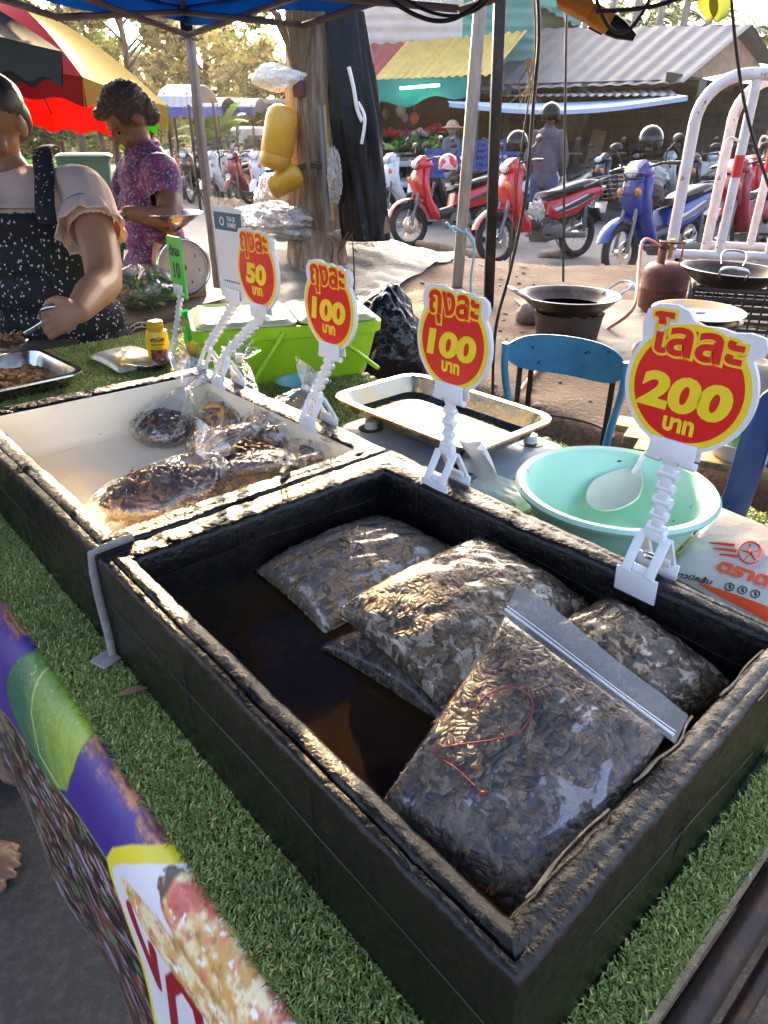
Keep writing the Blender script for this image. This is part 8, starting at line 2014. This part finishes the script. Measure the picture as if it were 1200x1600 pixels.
# banana plant
def fronds(label, name, loc, n, L, w, stemh, col, droop, seed, group=None, split=False, cat='plant'):
    r = thing(name, label, cat, loc, 0, group); rs = np.random.RandomState(seed); mb = MB(); mb.tube(smooth_pts([(0, 0, -.1), (.05, 0, stemh * .5), (0, 0, stemh)], 4), list(np.linspace(w * .55 if not split else .16, .06 if not split else .11, 9)), 10); mb.build('stem', TBARK if split else mat('banana_stem', (.14, .18, .06), .6), r, world=False)
    for k in range(n):
        q = k * 2.4 + rs.uniform(-.3, .3); el = rs.uniform(.5, 1.2); l_ = L * rs.uniform(.75, 1.1); m = MB(); d = A([math.cos(q), math.sin(q), 0]); pts = [A([0, 0, stemh]) + d * l_ * t * math.cos(el) + A([0, 0, l_ * (t * math.sin(el) - droop * t * t)]) for t in np.linspace(0, 1, 12)]; sd = A([-d[1], d[0], 0])
        if not split:
            m.grid(lambda U, W: np.stack([np.interp(U, np.linspace(0, 1, 12), [p[i] for p in pts]) for i in range(3)], -1) + ((W - .5) * w * 2 * np.sin(PI * np.clip(U * .92 + .06, 0, 1)) ** .6)[..., None] * sd + (np.abs(W - .5) * -.16 * w * 2 + .03 * np.sin(U * 40) * np.abs(W - .5))[..., None] * A([0, 0, 1]), 26, 7, col=A(col) * rs.uniform(.8, 1.25))
        else:
            m.tube(pts, list(np.linspace(.025, .006, 12)), 5, col=A(col) * .6)
            for t in np.linspace(.12, 1, 34):
                p = A([np.interp(t, np.linspace(0, 1, 12), [z[i] for z in pts]) for i in range(3)])
                for s in (-1, 1):
                    e = p + sd * s * w * math.sin(PI * min(t * .9 + .1, .97)) * 1.0 + d * .25 + A([0, 0, -.35 * w * rs.uniform(.6, 1.4)]); m.add([p - d * .03, p + d * .03, e], [[0, 1, 2]], A(col) * rs.uniform(.6, 1.4))
        m.build('frond', LEAF, r, world=False, sharp=0)
    return r
p_ = py(345, 200, 20); fronds('broad leaved banana plant right of the tent pole', 'banana_plant', (p_[0], 20, 0), 9, 1.5, .26, 1.5, (.16, .32, .05), .45, 31)
p_ = py(318, 200, 20.5); fronds('smaller banana plant left of the broad leaved one', 'banana_plant', (p_[0], 20.5, 0), 7, 1.1, .22, 1.3, (.14, .30, .05), .45, 32)
pal = None
for k, (u, y_, h_) in enumerate(((925, 27, 4.6), (965, 29, 5.2), (1005, 26, 4.4), (1050, 30, 5.6), (1100, 28, 4.8), (1165, 30, 4.2), (1215, 26, 4.0))):
    p_ = py(u, 60, y_); pal = fronds(['palm leftmost behind the shed roof', 'palm second from left behind the shed roof', 'palm with low fronds behind the shed roof', 'tallest palm behind the middle of the shed roof', 'palm behind the right half of the shed roof', 'palm at the right gable of the shed', 'palm rightmost at the frame edge'][k], 'palm_tree', (p_[0], y_, 0), 12, 2.4, .5, h_, (.10, .17, .045), .75, 40 + k, 'palms behind the shed', True, 'palm')
for k in range(6):
    u = 905 + 38 * k; p_ = py(u, 60, 24.5); mb = MB(); mb.tube([(p_[0], 24.5, 0), (p_[0] + .1, 24.5, 3), (p_[0] + .25, 24.5, 7.5)], [.14, .12, .10], 10); solo('slim_tree', mb, mat('grey_bark', (.22, .20, .18), .9, bump=.5, bsc=15), 'pale slim trunk rising behind the grey shed roof', 'tree', (p_[0], 24.5, 0), 'slim trunks behind the shed')
# shrubs by the bikes at left, leaves hanging at top right
for k, (u, v, y_, s_) in enumerate(((118, 240, 10.5, .55), (165, 268, 8.6, .40), (75, 250, 9.8, .6))):
    p_ = py(u, v, y_); r_ = thing('shrub', ['leafy green shrub under the bright red umbrella panel', 'small leafy shrub right of the green bin', 'leafy shrub left of the green bin'][k], 'shrub', (p_[0], y_, 0)); rs = np.random.RandomState(50 + k)
    V, F, C = leaf_cloud([A([rs.normal() * s_ * .5, rs.normal() * s_ * .4, rs.uniform(.2, 1.0) * s_ * 1.6]) for _ in range(9)], [s_ * .4] * 9, 1500, .075, [(.06, .16, .03), (.10, .22, .04)], 60 + k); fast('foliage', V, F, LEAF, r_, cols=C, kind='stuff'); mb = MB()
    for j in range(5): mb.tube([(0, 0, 0), (rs.normal() * s_ * .4, rs.normal() * s_ * .3, s_ * 1.4)], [.02, .006], 6)
    mb.build('stem', TBARK, r_, world=False)
br = thing('leafy_branch', 'branch with broad yellowing leaves dangling at the top right', 'branch', py(1105, -30, 2.6)); bp0 = py(1105, -40, 2.6); mb = MB(); mb.tube([bp0 + A([-.3, 0, .25]), bp0 + A([0, 0, .06]), bp0 + A([.12, 0, .0])], [.008, .006, .003], 7); mb.build('twig', TBARK, br)
for (u, v, u1, v1, c_) in ((1098, -20, 1105, 34, (.42, .33, .05)), (1122, -20, 1118, 36, (.20, .26, .05)), (1085, -25, 1078, 5, (.2, .28, .06))):
    a_, b_ = py(u, v, 2.6), py(u1, v1, 2.55); m = MB(); m.grid(lambda U, W: a_ * (1 - U[..., None]) + b_ * U[..., None] + ((W - .5) * .075 * np.sin(PI * np.clip(U * .95 + .03, 0, 1)) ** .7)[..., None] * A([1, .3, 0]) + (.02 * (W - .5) ** 2 * 4)[..., None] * A([0, -1, 0]), 14, 6, col=A(c_)); m.build('leaf', LEAF, br)
# far wood closing the horizon
rs = np.random.RandomState(77); cs, rr = [], []
for k in range(150): x_ = rs.uniform(-75, 75); cs.append(A([x_, rs.uniform(55, 68), rs.uniform(1, 3.4)])); rr.append(rs.uniform(1.2, 2.2))
V, F, C = leaf_cloud(cs, rr, 26000, .55, G1 + G2, 78); o = fast('far_wood', V, F, LEAF, None, cols=C); tag(o, 'far belt of hazy woodland closing the view behind everything', 'woodland', kind='stuff')
mb = MB(); mb.grid(lambda U, W: np.stack([U, 70 + 0 * U, W * (4.2 + .8 * wob(91, U, U * 0, f=.2))], -1), 90, 6, -120, 120, 0, 1, thick=.5); tag(mb.build('wooded_ridge', mat('ridge_green', (.05, .07, .03), 1, 0, (.09, .10, .045), .5)), 'low dark wooded ridge behind the far trees', 'ridge', kind='structure')

# ================================================================ hazy evening air
mb = MB(); mb.box((0, 62, 5.5), (260, 150, 14)); hz = mb.build('haze', bpy.data.materials.new('haze_air')); hz['kind'] = 'stuff'; tag(hz, 'thin warm evening haze filling the air over the whole market', 'haze', kind='stuff')
hm = hz.data.materials[0]; hm.use_nodes = True; N = hm.node_tree.nodes; N.remove(N['Principled BSDF']); pv = N.new('ShaderNodeVolumePrincipled')
pv.inputs['Color'].default_value = (1, .93, .82, 1); pv.inputs['Density'].default_value = .00045; pv.inputs['Anisotropy'].default_value = .75
hm.node_tree.links.new(pv.outputs[0], N['Material Output'].inputs['Volume'])
